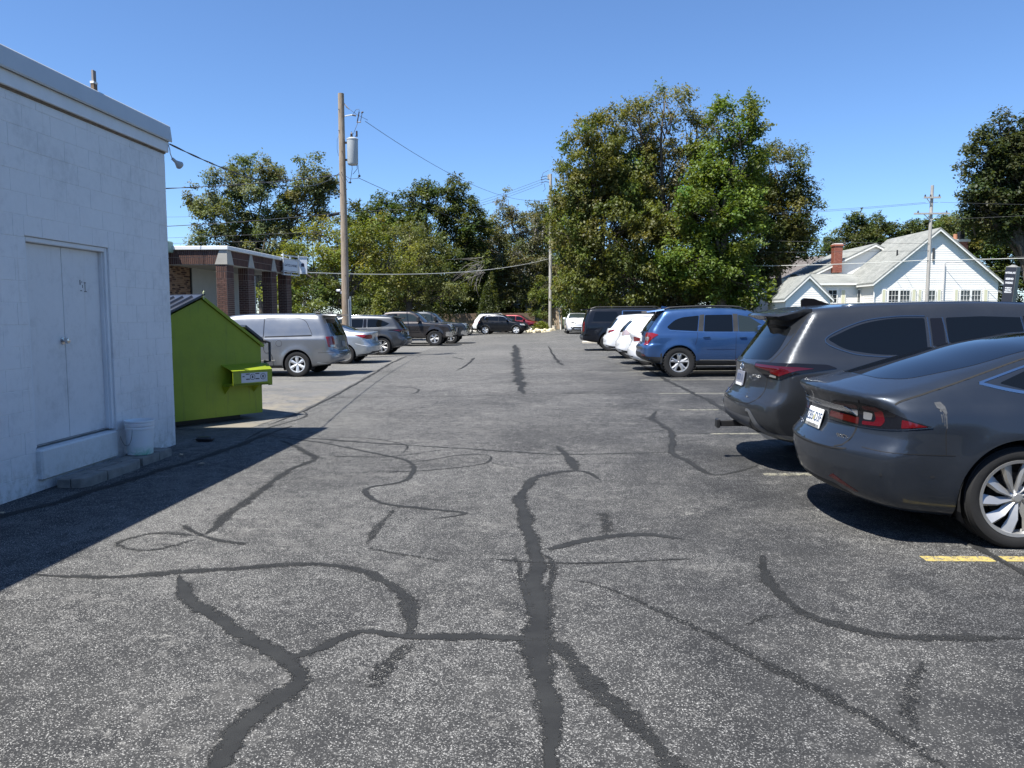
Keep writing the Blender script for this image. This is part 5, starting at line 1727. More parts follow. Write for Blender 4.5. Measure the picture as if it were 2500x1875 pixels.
def body_cross(L=4.55, H=1.66, tail=1.0):
    return Body(L,
        [(0, H - .16), (.3, H - .085), (.8, H - .03), (1.4, H), (2.1, H - .01), (2.6, H - .09), (3.0, 1.36), (3.35, 1.14), (3.6, 1.07), (4.0, 1.01), (4.35, .92), (L, .76)],
        [(0, .44), (.45, .32), (.9, .25), (3.7, .24), (L, .34)],
        [(.22, .82), (.38, .88), (.6, .915), (.8, .92), (.98, .905), (1.06, .875), (1.2, .82), (1.45, .735), (1.65, .65)],
        [(0, .94), (.5, .98), (1.0, 1), (3.5, 1), (4.1, .95), (L, .85)],
        [(.22, .22), (.38, .06), (.52, .0), (.7, .0), (.8, .05), (.9, .11), (1.05, .15), (1.2, .25), (1.4, .42 * tail), (1.6, .60 * tail)],
        [(.22, L - .15), (.45, L), (.7, L - .03), (.95, L - .25), (1.1, L - .8)],
        [(.93, .355), (3.63, .355)], .355, crown=.05, cr=.22, cf=.42, kr=.05, ks=.11, ke=.20, cw=.18, cb=.10, flare=.022)
def body_pickup():
    return Body(5.85,
        [(0, 1.30), (1.9, 1.32), (1.98, 1.36), (2.08, 1.78), (2.2, 1.85), (2.7, 1.88), (3.5, 1.87), (3.85, 1.78), (4.25, 1.45), (4.45, 1.30), (4.8, 1.26), (5.5, 1.20), (5.75, 1.12), (5.85, 1.0)],
        [(0, .55), (.5, .45), (5.2, .42), (5.85, .45)],
        [(.35, .92), (.5, .98), (.75, 1.0), (1.0, 1.005), (1.2, .99), (1.28, .95), (1.5, .87), (1.75, .78), (1.88, .72)],
        [(0, .98), (.5, 1), (5.2, 1), (5.6, .985), (5.85, .95)],
        [(.35, .12), (.6, .0), (1.3, .02)],
        [(.35, 5.72), (.5, 5.84), (.75, 5.85), (1.0, 5.80), (1.18, 5.72), (1.3, 5.3)],
        [(1.2, .41), (4.85, .41)], .41, crown=.035, cr=.06, cf=.12, kr=.05, ks=.09, ke=.10, cw=.14, cb=.03, flare=.030)

GREY = paint('magnetic_grey_paint', (.042, .046, .052), .6, .30)
GREY_T = paint('midnight_silver_paint', (.026, .033, .045), .5, .30)
GREY_H = paint('light_graphite_paint', (.062, .067, .074), .62, .30)
BLUE = paint('blue_paint', (.030, .080, .20), .55, .30)
WHITE = paint('white_paint', (.74, .75, .76), .0, .35, dirt=.05)
BLACKP = paint('black_paint', (.006, .007, .010), .1, .3, dirt=.03)
NAVYP = paint('dark_blue_black_paint', (.007, .009, .014), .2, .3, dirt=.03)
SILVER = paint('silver_paint', (.21, .22, .235), .70, .32)
SILVER2 = paint('ice_silver_paint', (.38, .41, .43), .60, .32)
CHAR = paint('brown_grey_paint', (.040, .036, .036), .5, .3)
GLR = M('dark_backlight_glass', (.004, .005, .007), .03, spec=.9)
DCHR = M('satin_trim', (.22, .23, .24), .25, metal=1)
REDP = paint('red_paint', (.13, .006, .012), .3, .3)
GR = 'cars in the right row'; GL = 'cars in the left row'; GF = 'cars at the far end of the lot'
def ring(cx, cz, r, n=14, a=0, b=6.2832): return [(cx + r * math.cos(t), cz + r * math.sin(t)) for t in np.linspace(a, b, n, endpoint=(b < 6.28))]

# ================================================================== foreground fastback
T_B = body_tesla()
c = Car('fastback_sedan', 'dark grey electric fastback sedan in the right foreground, number plate ZB5-D3F', T_B, GREY_T, (3.14 + 2.49 - 1.16, 6.21, gz(4.4)), 0, 1.0, GR, near=True)
c.shell(130, 150, 44)
c.wheels(wheel_set('turbine', .352, .262, .245, 10, dict(n=10, w0=.030, w1=.085, twist=.22, mid=1.05, ridge=-.55, slant=.014)), 0, .012)
c.patch('rear_window', 'top', rp([(.40, 0), (.43, .36), (.55, .54), (.95, .62), (1.62, .57), (1.72, 0), (1.62, -.57), (.95, -.62), (.55, -.54), (.43, -.36)], .08), GLR, .003, both=False)
c.patch('roof_glass', 'top', rp([(1.80, -.50), (1.80, .50), (2.9, .50), (2.98, 0), (2.9, -.50)], .06), GLS, .003, both=False)
c.patch('windscreen', 'top', rp([(3.02, -.52), (3.02, .52), (3.72, .66), (3.80, 0), (3.72, -.66)], .06), GLF, .003, both=False)
hs = [(1.74, .0), (1.70, .35), (1.60, .615), (1.2, .70), (.8, .775), (.5, .825), (.36, .835)]
c.strip('hatch_seam', 'top', hs, .013, SEAM)
c.strip('hatch_seam', ('rs', 38), [(-.12, 1.045), (-.175, .99), (-.20, .90), (-.215, .80), (-.235, .72), (-.29, .655), (-.36, .635)], .012, SEAM)
c.strip('hatch_seam', 'rear', [(0, .610), (.25, .613), (.45, .622), (.60, .637)], .012, SEAM)
c.strip('bumper_seam', ('rs', 45), [(-.21, .668), (-.10, .662), (.1, .655), (.25, .650), (.33, .648)], .004, SEAM)
c.strip('panel_seam', 'side', [(.66, .655), (.655, .80), (.66, .83)], .004, SEAM)
# tail lamps
lens = rp([(-.565, .815), (-.20, .800), (.05, .810), (.27, .838), (.155, .885), (-.01, .945), (-.16, .968), (-.30, .968), (-.50, .955), (-.545, .91)], .02)
lamp = c.patch('tail_lamp', ('rs', 40), lens, SMK, .004, step=.04)
for o_ in lamp:
    sg = 1 if o_ is lamp[0] else -1
    def sub(nm, poly, m_, off=.006):
        Q, F, N = patch_geo(T_B, ('rs', 40), poly, off, .04, .002)
        k = np.array([1, sg, 1.0]); c.mk(nm, Q * k, F if sg > 0 else [f[::-1] for f in F], m_, N * k, o_)
    sub('red_lens', rp([(-.545, .828), (-.225, .813), (-.222, .862), (-.53, .872)], .008), REDD)
    sub('red_lens', rp([(-.49, .918), (-.235, .925), (-.24, .954), (-.48, .944)], .008), REDD)
    sub('clear_lens', rp([(-.30, .878), (-.235, .868), (-.235, .915), (-.34, .912)], .01), CLR)
    sub('red_lens', rp([(-.190, .815), (-.03, .822), (.0, .86), (-.02, .93), (-.06, .952), (-.185, .955), (-.185, .928), (-.09, .925), (-.07, .87), (-.085, .845), (-.19, .842)], .012), REDT)
    sub('clear_lens', rp([(-.18, .855), (-.11, .855), (-.10, .905), (-.18, .912)], .012), CLR)
    sub('reflector', rp([(.115, .824), (.25, .840), (.15, .876), (.115, .882)], .008), REDT)
c.strip('lamp_trim', ('rs', 40), [(-.57, .812), (-.20, .797), (.05, .807), (.272, .836)], .006, DCHR, .006)
# bright bar and plate
bar = c.patch('chrome_bar', 'rear', rp([(-.56, .872), (-.43, .888), (0, .895), (.43, .888), (.56, .872), (.50, .905), (.43, .930), (0, .938), (-.43, .930), (-.50, .905)], .006), CHR, .014, both=False, skirt=.03)[0]
q, n_ = c.pt('rear', (.0, .916), .0155)
put_text('bar_lettering', 'TESLA', .038, frame(Vector(q) - Vector((2.49, 0, 0)), (0, -1, 0), (.0, 0, 1)), M('engraved', (.16, .17, .18), .4), bar, world=False, ext=.0006, squeeze=1.7)
po_, pm = c.plate(.785, 'ZB5-D3F', ink=(.02, .05, .13))
MB().mm((-.15, -.074, .0005), (.15, -.050, .0012)).xf(pm).build('plate_frame', M('plate_frame_print', (.22, .22, .21), .5), po_)
put_text('plate_frame_lettering', 'phoca2da', .030, pm @ Matrix.Translation((0, -.058, .0014)), M_BLACK, po_, world=False, ext=.0002, squeeze=1.5)
MB().mm((-.012, -.02, .0009), (.012, .02, .0014)).xf(pm).build('plate_sticker', M('sticker_yellow', (.45, .42, .2), .5), po_)
q, n_ = c.pt('rear', (-.47, .705), .002)
put_text('model_badge', '90D', .048, frame(Vector(q) - Vector((2.49, 0, 0)), Vector((0, 0, 1)).cross(Vector(n_)), (0, 0, 1)), CHR, c.root, world=False, ext=.003, squeeze=1.5)
q, n_ = c.pt('rear', (.47, .705), .002)
put_text('model_badge', 'MODEL S', .034, frame(Vector(q) - Vector((2.49, 0, 0)), Vector((0, 0, 1)).cross(Vector(n_)), (0, 0, 1)), CHR, c.root, world=False, ext=.003, squeeze=1.3)
q, n_ = c.pt('rear', (0, .99), .0)
em = MB()
for poly in ([(-.038, .030), (.038, .030), (.036, .042), (.0, .046), (-.036, .042)], [(-.034, .012), (-.030, .025), (-.010, .025), (-.004, -.045), (.004, -.045), (.010, .025), (.030, .025), (.034, .012), (.012, .015), (.0, -.05), (-.012, .015)]):
    em.prism(poly, 'z', 0, .005)
em.xf(frame(Vector(q) - Vector((2.49, 0, 0)), (0, -1, 0), (-.25, 0, 1)))
em.build('emblem', CHR, c.root)
c.patch('bumper_reflector', ('rs', 30), rp([(-.34, .395), (-.08, .330), (-.04, .334), (-.28, .422)], .008), REDT, .003)
c.patch('diffuser', 'rear', rp([(-.50, .24), (.50, .24), (.56, .30), (.40, .345), (-.40, .345), (-.56, .30)], .02), PLS, .003, both=False)
for yy_, zz_, fr__ in ((.26, .565, 'rear'), (-.26, .565, 'rear')):
    c.patch('parking_sensor', fr__, ring(yy_, zz_, .011), GREY, .002, both=False)
for tt, zz_ in ((-.05, .50), (.22, .50)):
    c.patch('parking_sensor', ('rs', 45), ring(tt, zz_, .011), GREY, .002)
SMR = M('dried_smear', (.045, .048, .052), .6, var=.4, vscale=60)  # dried smear; the thin line below it paints the lit panel gap
for poly in ([(.605, 1.0), (.645, 1.005), (.668, .975), (.672, .93), (.655, .925), (.64, .95), (.615, .965)], [(.655, .93), (.668, .93), (.666, .83), (.660, .83)], [(.628, .955), (.638, .955), (.640, .87), (.634, .87)], [(.645, .95), (.650, .95), (.652, .845), (.648, .845)]):
    c.patch('dried_smear', 'side', rp(poly, .004), SMR, .0015, both=False, one=-1, skirt=.002)
c.patch('side_window', 'side', rp([(1.06, 1.125, .015), (1.25, 1.075, .05), (1.7, 1.03), (2.3, 1.0), (3.3, 1.0), (3.1, 1.12), (2.7, 1.31), (2.2, 1.37), (1.75, 1.345), (1.35, 1.245)], .05), GLS, .003)
c.strip('window_trim', 'side', [(.93, 1.125), (1.35, 1.262), (1.75, 1.362), (2.2, 1.386)], .014, CHR, .005)
c.strip('window_trim', 'side', [(.93, 1.125), (1.20, 1.065), (1.7, 1.012), (2.4, .982), (3.3, .985)], .020, CHR, .005)
c.strip('door_seam', 'side', [(1.62, .985), (1.56, .80), (1.62, .62), (1.68, .36)], .006, SEAM)
c.strip('door_seam', 'side', [(2.62, .985), (2.60, .36)], .006, SEAM)
c.patch('headlamp', ('fs', 45), rp([(-.2, .62), (.15, .66), (.2, .74), (-.1, .72)], .02), HLP)

# ================================================================== three-row SUV (foreground and left row)
def build_highlander(name, label, pnt, loc, heading, scale, group, near, badge=True):
    B_ = body_highlander()
    c = Car(name, label, B_, pnt, loc, heading, scale, group, 'SUV', near)
    c.shell(*(126, 140, 40) if near else (76, 88, 24))
    c.wheels(wheel_set('ten_spoke', .383, .262, .235, 5, dict(n=5, w0=.06, w1=.05, split=.24, root=.3), tone=ALLOY), 0, .02)
    c.patch('rear_window', 'rear', rp([(-.60, 1.135), (0, 1.115), (.60, 1.135), (.63, 1.25), (.56, 1.47), (0, 1.49), (-.56, 1.47), (-.63, 1.25)], .05), GLS, .003, both=False)
    c.patch('quarter_window', 'side', rp([(.79, 1.35, .03), (.95, 1.248, .12), (1.25, 1.198, .2), (1.74, 1.185, .02), (1.745, 1.548, .02), (1.45, 1.552, .2), (1.12, 1.50, .22)], .04, 7), GLS, .003)
    rd = c.patch('rear_door', 'side', rp([(1.80, .33), (2.72, .33), (2.735, 1.56), (2.3, 1.585), (1.80, 1.565), (1.80, .9), (1.62, .70)], .04), pnt, .0022)
    c.patch('rear_door_window', 'side', rp([(1.95, 1.18), (2.68, 1.165), (2.68, 1.545), (2.3, 1.56), (1.95, 1.55)], .02), GLS, .006)
    c.patch('pillar_glass', 'side', rp([(1.80, 1.185), (1.92, 1.18), (1.92, 1.548), (1.80, 1.545)], .008), SMK, .005)
    c.patch('front_door_window', 'side', rp([(2.80, 1.165), (3.72, 1.15, .02), (3.42, 1.37), (3.12, 1.53), (2.80, 1.555)], .03), GLF, .005)
    c.patch('door_pillar', 'side', rp([(2.69, 1.16), (2.79, 1.16), (2.79, 1.56), (2.69, 1.56)], .006), SMK, .004)
    c.patch('windscreen', 'top', rp([(3.12, -.62), (3.08, 0), (3.12, .62), (3.72, .74), (3.84, 0), (3.72, -.74)], .05), GLF, .003, both=False)
    c.strip('window_trim', 'side', [(1.76, 1.165), (1.25, 1.178), (.97, 1.222), (.765, 1.345), (1.10, 1.512), (1.45, 1.567), (1.75, 1.57)], .010, DCHR, .005)
    c.strip('window_trim', 'side', [(1.76, 1.165), (2.7, 1.148), (3.6, 1.13)], .010, DCHR, .006)
    c.strip('pillar_trim', 'side', [(1.768, 1.175), (1.775, 1.36), (1.772, 1.555)], .012, DCHR, .007)
    c.strip('pillar_trim', 'side', [(1.955, 1.175), (1.940, 1.36), (1.915, 1.555)], .012, DCHR, .008)
    c.strip('pillar_trim', 'side', [(2.70, 1.16), (2.685, 1.36), (2.665, 1.555)], .010, DCHR, .008)
    c.strip('door_seam', 'side', [(1.775, 1.16), (1.775, .90), (1.68, .74), (1.60, .66)], .006, SEAM)
    c.strip('door_seam', 'side', [(2.745, 1.15), (2.745, .36)], .006, SEAM, .004)
    c.strip('hatch_seam', 'rear', [(0, .672), (.45, .676), (.60, .70), (.655, .78), (.66, .98)], .008, SEAM)
    c.strip('hatch_seam', ('rs', 45), [(-.245, 1.07), (-.19, 1.12), (-.10, 1.22), (-.03, 1.34), (.02, 1.47), (.06, 1.565)], .008, SEAM)
    # tail lamps: slim, drawn far round the corner
    lm = c.patch('tail_lamp', ('rs', 45), rp([(-.43, 1.045, .01), (-.20, .955), (-.02, .945), (.12, 1.01), (.40, 1.065, .01), (.33, 1.10), (.1, 1.115), (-.42, 1.105)], .02), SMK, .005, step=.04)
    for o_ in lm:
        sg = 1 if o_ is lm[0] else -1
        for poly, m_ in ((rp([(-.415, 1.058), (-.2, 1.028), (-.03, 1.035), (.12, 1.04), (.24, 1.062), (.12, 1.078), (-.41, 1.085)], .010), REDD), (rp([(-.17, 1.01), (-.04, .982), (.08, 1.028), (.13, 1.045), (-.02, 1.05), (-.16, 1.04)], .012), REDT), (rp([(-.18, .972), (-.08, .960), (-.08, .982), (-.16, .992)], .008), CLR)):
            Q, F, N = patch_geo(B_, ('rs', 45), poly, .007, .04, .002)
            k = np.array([1, sg, 1.0]); c.mk('lens', Q * k, F if sg > 0 else [f[::-1] for f in F], m_, N * k, o_)
    # lower bumper: grey insert, sweeping bright-edged side blades
    c.patch('bumper_insert', 'rear', rp([(-.60, .54), (0, .545), (.60, .54), (.54, .44), (.46, .36), (-.46, .36), (-.54, .44)], .03), PLM, .006, both=False)
    c.patch('bumper_blade', ('rs', 40), rp([(-.36, .60), (-.315, .60), (-.22, .46), (-.10, .385), (.20, .345), (.20, .375), (-.06, .425), (-.17, .49), (-.29, .615), (-.35, .63)], .01), PLL, .012)
    c.patch('bumper_reflector', ('rs', 40), rp([(-.30, .575), (-.27, .57), (-.185, .455), (-.22, .462)], .006), REDD, .010)
    c.patch('sill_cladding', 'side', rp([(1.52, .26), (3.57, .26), (3.57, .40), (1.52, .40)], .02), PLS, .008)
    c.patch('arch_cladding', 'side', [(1.12 + r_ * math.cos(t), .383 + r_ * math.sin(t)) for r_, t in [(.452, a) for a in np.linspace(R(-8), R(188), 26)] + [(.508, a) for a in np.linspace(R(188), R(-8), 26)]], PLS if not near else GREY, .006, step=.2)
    sp = MB()
    # roof spoiler
    prof_ = [(.285, 0.0), (.275, .22), (.31, .40), (.40, .53), (.60, .645), (.68, .66), (.72, 0)]
    full = prof_ + [(x, -y) for x, y in prof_[-2:0:-1]]
    n = len(full)
    for lay in (0, 1, 2):
        for x, y in full:
            zz = float(B_.top(max(x, .38))) - .050 * (y / .9) ** 2
            edge = x < .56
            if lay == 0: sp.v.append((x, y, zz - (.030 if edge else -.004)))
            elif lay == 1: sp.v.append((x - (.012 if edge else 0), y, zz - (.052 if edge else .02)))
            else: sp.v.append((x + (.10 if edge else 0), y * .97, zz - (.095 if edge else .06)))
    ci = len(sp.v); sp.v.append((.55, 0, float(B_.top(.55)) + .004))
    sp.f = [(i, (i + 1) % n, ci) for i in range(n)] + [(l * n + i, l * n + (i + 1) % n, l * n + n + (i + 1) % n, l * n + n + i) for l in (0, 1) for i in range(n)] + [tuple(range(3 * n - 1, 2 * n - 1, -1))]
    c.solid('spoiler', sp, pnt, smooth=30)
    fn = MB().prism([(.78, 1.66), (1.10, 1.66), (1.08, 1.70), (.90, 1.765), (.80, 1.772), (.775, 1.75)], 'y', -.025, .025)
    c.solid('antenna_fin', fn, pnt if not near else SMK)
    for sg in (1, -1):
        rl = [(x, sg * (.60 - .02 * abs(x - 2)), float(B_.top(x)) - .022 + (.012 if not near else .0)) for x in np.linspace(1.0, 3.0, 14)]
        c.solid('roof_rail', MB().tube(rl, .016 if not near else .010, 6), CHR if not near else DCHR, smooth=True)  # near car: thin tube stands in for the shine along the roof edge
    wb_ = MB().tube([(.245, .08, 1.15), (.33, .20, 1.225)], [.016, .008], 6)
    c.solid('wiper', wb_, PLS)
    c.handle(2.05, 1.06, pnt); c.handle(3.05, 1.05, pnt)
    c.mirrors(3.45, 1.17, pnt)
    c.patch('fuel_door', 'side', rp([(1.10, .92), (1.28, .92), (1.28, 1.07), (1.10, 1.07)], .02), pnt, .0015, both=False)
    c.patch('headlamp', ('fs', 50), rp([(-.3, .82), (.2, .90), (.25, .98), (-.2, .95)], .02), HLP)
    return c, B_
c, B_ = build_highlander('three_row_suv', 'dark grey three-row SUV beside the fastback sedan, black antenna fin on roof', GREY, (1.93 + 2.475, 8.62, gz(4.4)), 0, 1.0, GR, True)
po_, pm = c.plate(.905, '1R70 11', face=(.20, .21, .25), ink=(.60, .6, .62))  # shade over this plate is put into its dark face colour
MB().mm((-.13, -.082, .0006), (.13, -.05, .0016)).xf(pm).build('plate_frame', M('white_frame', (.7, .7, .7), .4), po_)
q, n_ = c.pt('rear', (0, 1.03), .003)
fm = frame(Vector(q) - Vector((2.475, 0, 0)), (0, -1, 0), (0, 0, 1))
em = MB()
for rx, rz, oz in ((.062, .042, 0), (.022, .040, 0), (.045, .018, .02)):
    em.tube([(rx * math.cos(t), oz + rz * math.sin(t), 0) for t in np.linspace(0, 2 * math.pi, 25)], .006, 5)
em.xf(fm); em.build('emblem', CHR, c.root, smooth=True)
q, n_ = c.pt('rear', (-.46, .955), .003)
put_text('badge', 'HYBRID', .042, frame(Vector(q) - Vector((2.475, 0, 0)), Vector((0, 0, 1)).cross(Vector(n_)), (0, 0, 1)), CHR, c.root, world=False, ext=.003, squeeze=1.3)
q, n_ = c.pt('rear', (-.43, .735), .003)
put_text('badge', 'XLE', .032, frame(Vector(q) - Vector((2.475, 0, 0)), Vector((0, 0, 1)).cross(Vector(n_)), (0, 0, 1)), CHR, c.root, world=False, ext=.003, squeeze=1.3)
q, n_ = c.pt('rear', (.45, .735), .003)
put_text('badge', 'HIGHLANDER', .030, frame(Vector(q) - Vector((2.475, 0, 0)), Vector((0, 0, 1)).cross(Vector(n_)), (0, 0, 1)), CHR, c.root, world=False, ext=.003, squeeze=1.2)
hk = MB().bev((-.09, -.032, .365), (.25, .032, .43), .006)
hk.bev((-.13, -.055, .35), (-.088, .055, .445), .008)
c.solid('tow_hitch', hk, M_BLACK)
c, B_ = build_highlander('three_row_suv', 'lighter grey three-row SUV behind the wooden pole, between the silver sedan and the pickup', GREY_H, (-7.24 - (4.95 / 2 - 1.12) * .97, 31.86 + .965 * .97, gz(-8)), math.pi, .97, GL, False)
c.plate(.905, '', face=(.55, .56, .57))

# ================================================================== blue wagon
B_ = body_forester()
c = Car('compact_suv', 'metallic blue compact SUV with knobbly tyres and black roof rails', B_, BLUE, (3.15 + (2.3 - .96) * 1.03, 19.62 + .90 * 1.03, gz(4.5)), 0, 1.03, GR, 'SUV', True)
c.shell(110, 120, 34)
c.wheels(wheel_set('five_v', .385, .235, .235, 5, dict(n=5, w0=.10, w1=.06, split=.20, root=.10, mid=.8), knobby=True, tone=ALLOY), 0, .0)
c.patch('rear_window', 'rear', rp([(-.56, 1.13), (.56, 1.13), (.60, 1.20), (.52, 1.52), (-.52, 1.52), (-.60, 1.20)], .05), GLS, .003, both=False)
c.patch('quarter_window', 'side', rp([(.66, 1.235, .05), (.74, 1.175, .05), (1.40, 1.135, .03), (1.45, 1.515, .03), (1.05, 1.475, .06), (.86, 1.41, .08)], .05), GLS, .003)
c.patch('rear_door', 'side', rp([(1.36, .40), (2.32, .35), (2.34, 1.55), (1.46, 1.535), (1.40, 1.0), (1.36, .85)], .04), BLUE, .0022)
c.patch('rear_door_window', 'side', rp([(1.56, 1.125), (2.26, 1.115), (2.26, 1.53), (1.60, 1.525)], .03), GLS, .006)
c.patch('front_door_window', 'side', rp([(2.40, 1.115), (3.12, 1.11, .02), (2.98, 1.26), (2.68, 1.47), (2.40, 1.525)], .03), GLF, .004)
c.patch('door_pillar', 'side', rp([(2.27, 1.12), (2.39, 1.12), (2.39, 1.545), (2.27, 1.55)], .006), PLS, .0055)
c.patch('door_pillar', 'side', rp([(1.42, 1.135), (1.545, 1.13), (1.585, 1.54), (1.47, 1.53)], .006), PLS, .005)
c.patch('windscreen', 'top', rp([(2.72, -.60), (2.68, 0), (2.72, .60), (3.30, .74), (3.42, 0), (3.30, -.74)], .05), GLF, .003, both=False)
c.strip('window_trim', 'side', [(.72, 1.155), (1.40, 1.115), (3.1, 1.092)], .012, CHR, .005)
c.strip('door_seam', 'side', [(1.405, 1.11), (1.395, .98), (1.34, .80)], .006, SEAM, .004)
c.strip('door_seam', 'side', [(2.33, 1.10), (2.32, .36)], .006, SEAM, .004)
lm = c.patch('tail_lamp', ('rs', 42), rp([(-.33, .885), (-.30, .80), (-.14, .80), (-.10, .88), (.02, .98), (.11, 1.055), (-.02, 1.10), (-.28, 1.105), (-.33, 1.06)], .025), RED, .010, step=.05)
for o_ in lm:
    sg = 1 if o_ is lm[0] else -1
    Q, F, N = patch_geo(B_, ('rs', 42), rp([(-.315, .91), (-.15, .905), (-.10, .985), (-.14, 1.0), (-.315, .995)], .012), .012, .05, .002)
    k = np.array([1, sg, 1.0]); c.mk('clear_lens', Q * k, F if sg > 0 else [f[::-1] for f in F], CLR, N * k, o_)
c.patch('bumper_top', 'rear', rp([(-.62, .70), (.62, .70), (.62, .755), (-.62, .755)], .02), PLG, .006, both=False)
c.patch('lower_bumper', ('rs', 40), rp([(-.58, .40), (.10, .36), (.22, .38), (.22, .50), (-.10, .52), (-.20, .585), (-.58, .60)], .02), PLS, .006)
c.patch('lower_bumper', 'rear', rp([(-.5, .40), (.5, .40), (.5, .62), (-.5, .62)], .02), PLS, .005, both=False)
c.patch('bumper_reflector', ('rs', 35), rp([(-.24, .535), (-.06, .525), (-.06, .56), (-.24, .57)], .006), REDD, .009)
c.patch('sill_cladding', 'side', rp([(1.38, .30), (3.20, .29), (3.20, .40), (1.38, .42)], .02), PLS, .008)
c.strip('sill_trim', 'side', [(1.45, .43), (3.15, .41)], .02, CHR, .010)
c.strip('side_moulding', 'side', [(1.62, .70), (2.30, .695)], .012, BLUE, .008)
c.patch('fuel_door', 'side', rp([(.96, .83), (1.14, .83), (1.14, 1.0), (.96, 1.0)], .02), BLUE, .0015, both=False)
c.handle(1.62, .985, BLUE, w=.17); c.handle(2.5, .975, BLUE, w=.17)
c.mirrors(2.9, 1.14, BLUE)
for sg in (1, -1):
    rl = [(.55, sg * .60, 1.655)] + [(x, sg * .595, float(B_.top(x)) + .035) for x in np.linspace(.75, 2.45, 12)] + [(2.62, sg * .60, 1.635)]
    c.solid('roof_rail', MB().tube(rl, .020, 8), PLS, smooth=True)
    fl = MB().prism([(.50, .36), (.545, .36), (.55, .62), (.50, .58)], 'y', .70, .88); fl.xf(Matrix.Diagonal((1, sg, 1, 1)))
    fl.prism([(1.36, .24), (1.385, .24), (1.385, .46), (1.36, .46)], 'y', .72, .90)
    c.solid('mud_flap', fl, PLS)
sp = MB().hexa([(.20, -.60, 1.60), (.62, -.64, 1.655), (.62, .64, 1.655), (.20, .60, 1.60), (.19, -.58, 1.635), (.62, -.62, 1.685), (.62, .62, 1.685), (.19, .58, 1.635)])
c.solid('spoiler', sp, BLUE)
c.solid('spoiler_underside', MB().mm((.205, -.57, 1.575), (.55, .57, 1.6)), PLS)
c.solid('antenna_fin', MB().prism([(.62, 1.66), (.86, 1.68), (.80, 1.735), (.64, 1.765)], 'y', -.025, .025), BLUE)
c.solid('wiper', MB().tube([(.12, .0, 1.10), (.15, -.28, 1.14)], [.018, .008], 6), PLS)
c.plate(.94, '', face=(.70, .71, .70))
q, n_ = c.pt('rear', (-.42, .985), .003)
put_text('badge', 'FORESTER', .05, frame(Vector(q) - Vector((2.3, 0, 0)), Vector((0, 0, 1)).cross(Vector(n_)), (0, 0, 1)), CHR, c.root, world=False, ext=.003, squeeze=1.1)
c.patch('headlamp', ('fs', 48), rp([(-.25, .78), (.15, .84), (.2, .96), (-.2, .93)], .02), HLP)

# ================================================================== white cars between the blue SUV and the black one
def small_parts(c, B_, pnt, H, lamp, lampm=RED, blk=True):
    L = B_.L
    c.patch('rear_window', 'rear', rp([(-.54, H - .52), (.54, H - .52), (.58, H - .44), (.50, H - .17), (-.50, H - .17), (-.58, H - .44)], .05), GLS, .003, both=False)
    c.patch('rear_side_window', 'side', rp([(.80, H - .44, .03), (1.45, H - .50), (2.05, H - .53), (2.05, H - .14), (1.5, H - .11), (1.05, H - .18)], .04), GLS, .003)
    c.patch('front_side_window', 'side', rp([(2.13, H - .53), (3.05, H - .535, .02), (2.75, H - .33), (2.45, H - .17), (2.13, H - .14)], .04), GLS, .003)
    c.patch('windscreen', 'top', rp([(2.62, -.58), (2.58, 0), (2.62, .58), (3.15, .70), (3.28, 0), (3.15, -.70)], .05), GLF, .003, both=False)
    c.patch('tail_lamp', ('rs', 42), lamp, lampm, .008)
    c.strip('door_seam', 'side', [(1.42, H - .5), (1.40, .80), (1.30, .66)], .007, SEAM)
    c.strip('door_seam', 'side', [(2.09, H - .52), (2.08, .36)], .007, SEAM)
    c.strip('hatch_seam', 'rear', [(0, .62), (.5, .63), (.58, .75), (.60, 1.0)], .008, SEAM)
    if blk:
        c.patch('lower_bumper', 'rear', rp([(-.6, .36), (.6, .36), (.56, .50), (-.56, .50)], .02), PLS, .005, both=False)
        c.patch('lower_bumper', ('rs', 45), rp([(-.40, .34), (.20, .32), (.22, .44), (-.1, .46), (-.40, .50)], .02), PLS, .006)
        c.patch('sill_cladding', 'side', rp([(1.35, .25), (3.2, .25), (3.2, .38), (1.35, .38)], .02), PLS, .007)
    c.mirrors(2.85, H - .52, pnt)
    c.handle(1.62, H - .62, pnt); c.handle(2.4, H - .62, pnt)
    c.patch('headlamp', ('fs', 48), rp([(-.28, .72), (.15, .78), (.2, .88), (-.2, .86)], .02), HLP)
WS5 = wheel_set('plain_ten', .355, .235, .225, 5, dict(n=5, w0=.07, w1=.05, split=.22, root=.25))
B_ = body_cross(4.55, 1.62)
c = Car('white_crossover', 'white crossover with red tail lamp next to the black full-size SUV', B_, WHITE, (1.80 + 2.27, 28.9, gz(4)), 0, 1.0, GR, 'SUV')
c.shell(70, 84, 24); c.wheels(WS5, 0)
small_parts(c, B_, WHITE, 1.62, rp([(-.40, .93), (-.05, .99), (.10, 1.06), (-.05, 1.06), (-.36, 1.02)], .02))
c.plate(.78, '', face=(.5, .5, .5))
B_ = body_cross(4.5, 1.56, 1.1)
c = Car('white_hatchback', 'white hatchback with grey-lensed tail lamp behind the blue SUV', B_, WHITE, (1.98 + 2.25, 25.4, gz(4)), 0, 1.0, GR, 'car')
c.shell(70, 84, 24); c.wheels(WS5, 0)
small_parts(c, B_, WHITE, 1.56, rp([(-.36, .93), (.02, .955), (.14, .985), (.0, 1.08), (-.10, 1.12), (-.34, 1.06)], .02), M('pale_lens', (.34, .27, .27), .12, coat=1))
B_ = body_sedan(4.5, 1.44)
c = Car('white_sedan', 'white sedan almost hidden just beyond the blue SUV', B_, WHITE, (2.12 + 2.25, 22.7, gz(4)), 0, 1.0, GR, 'car')
c.shell(66, 80, 24); c.wheels(wheel_set('sedan_w', .325, .22, .21, 5, W5), 0)
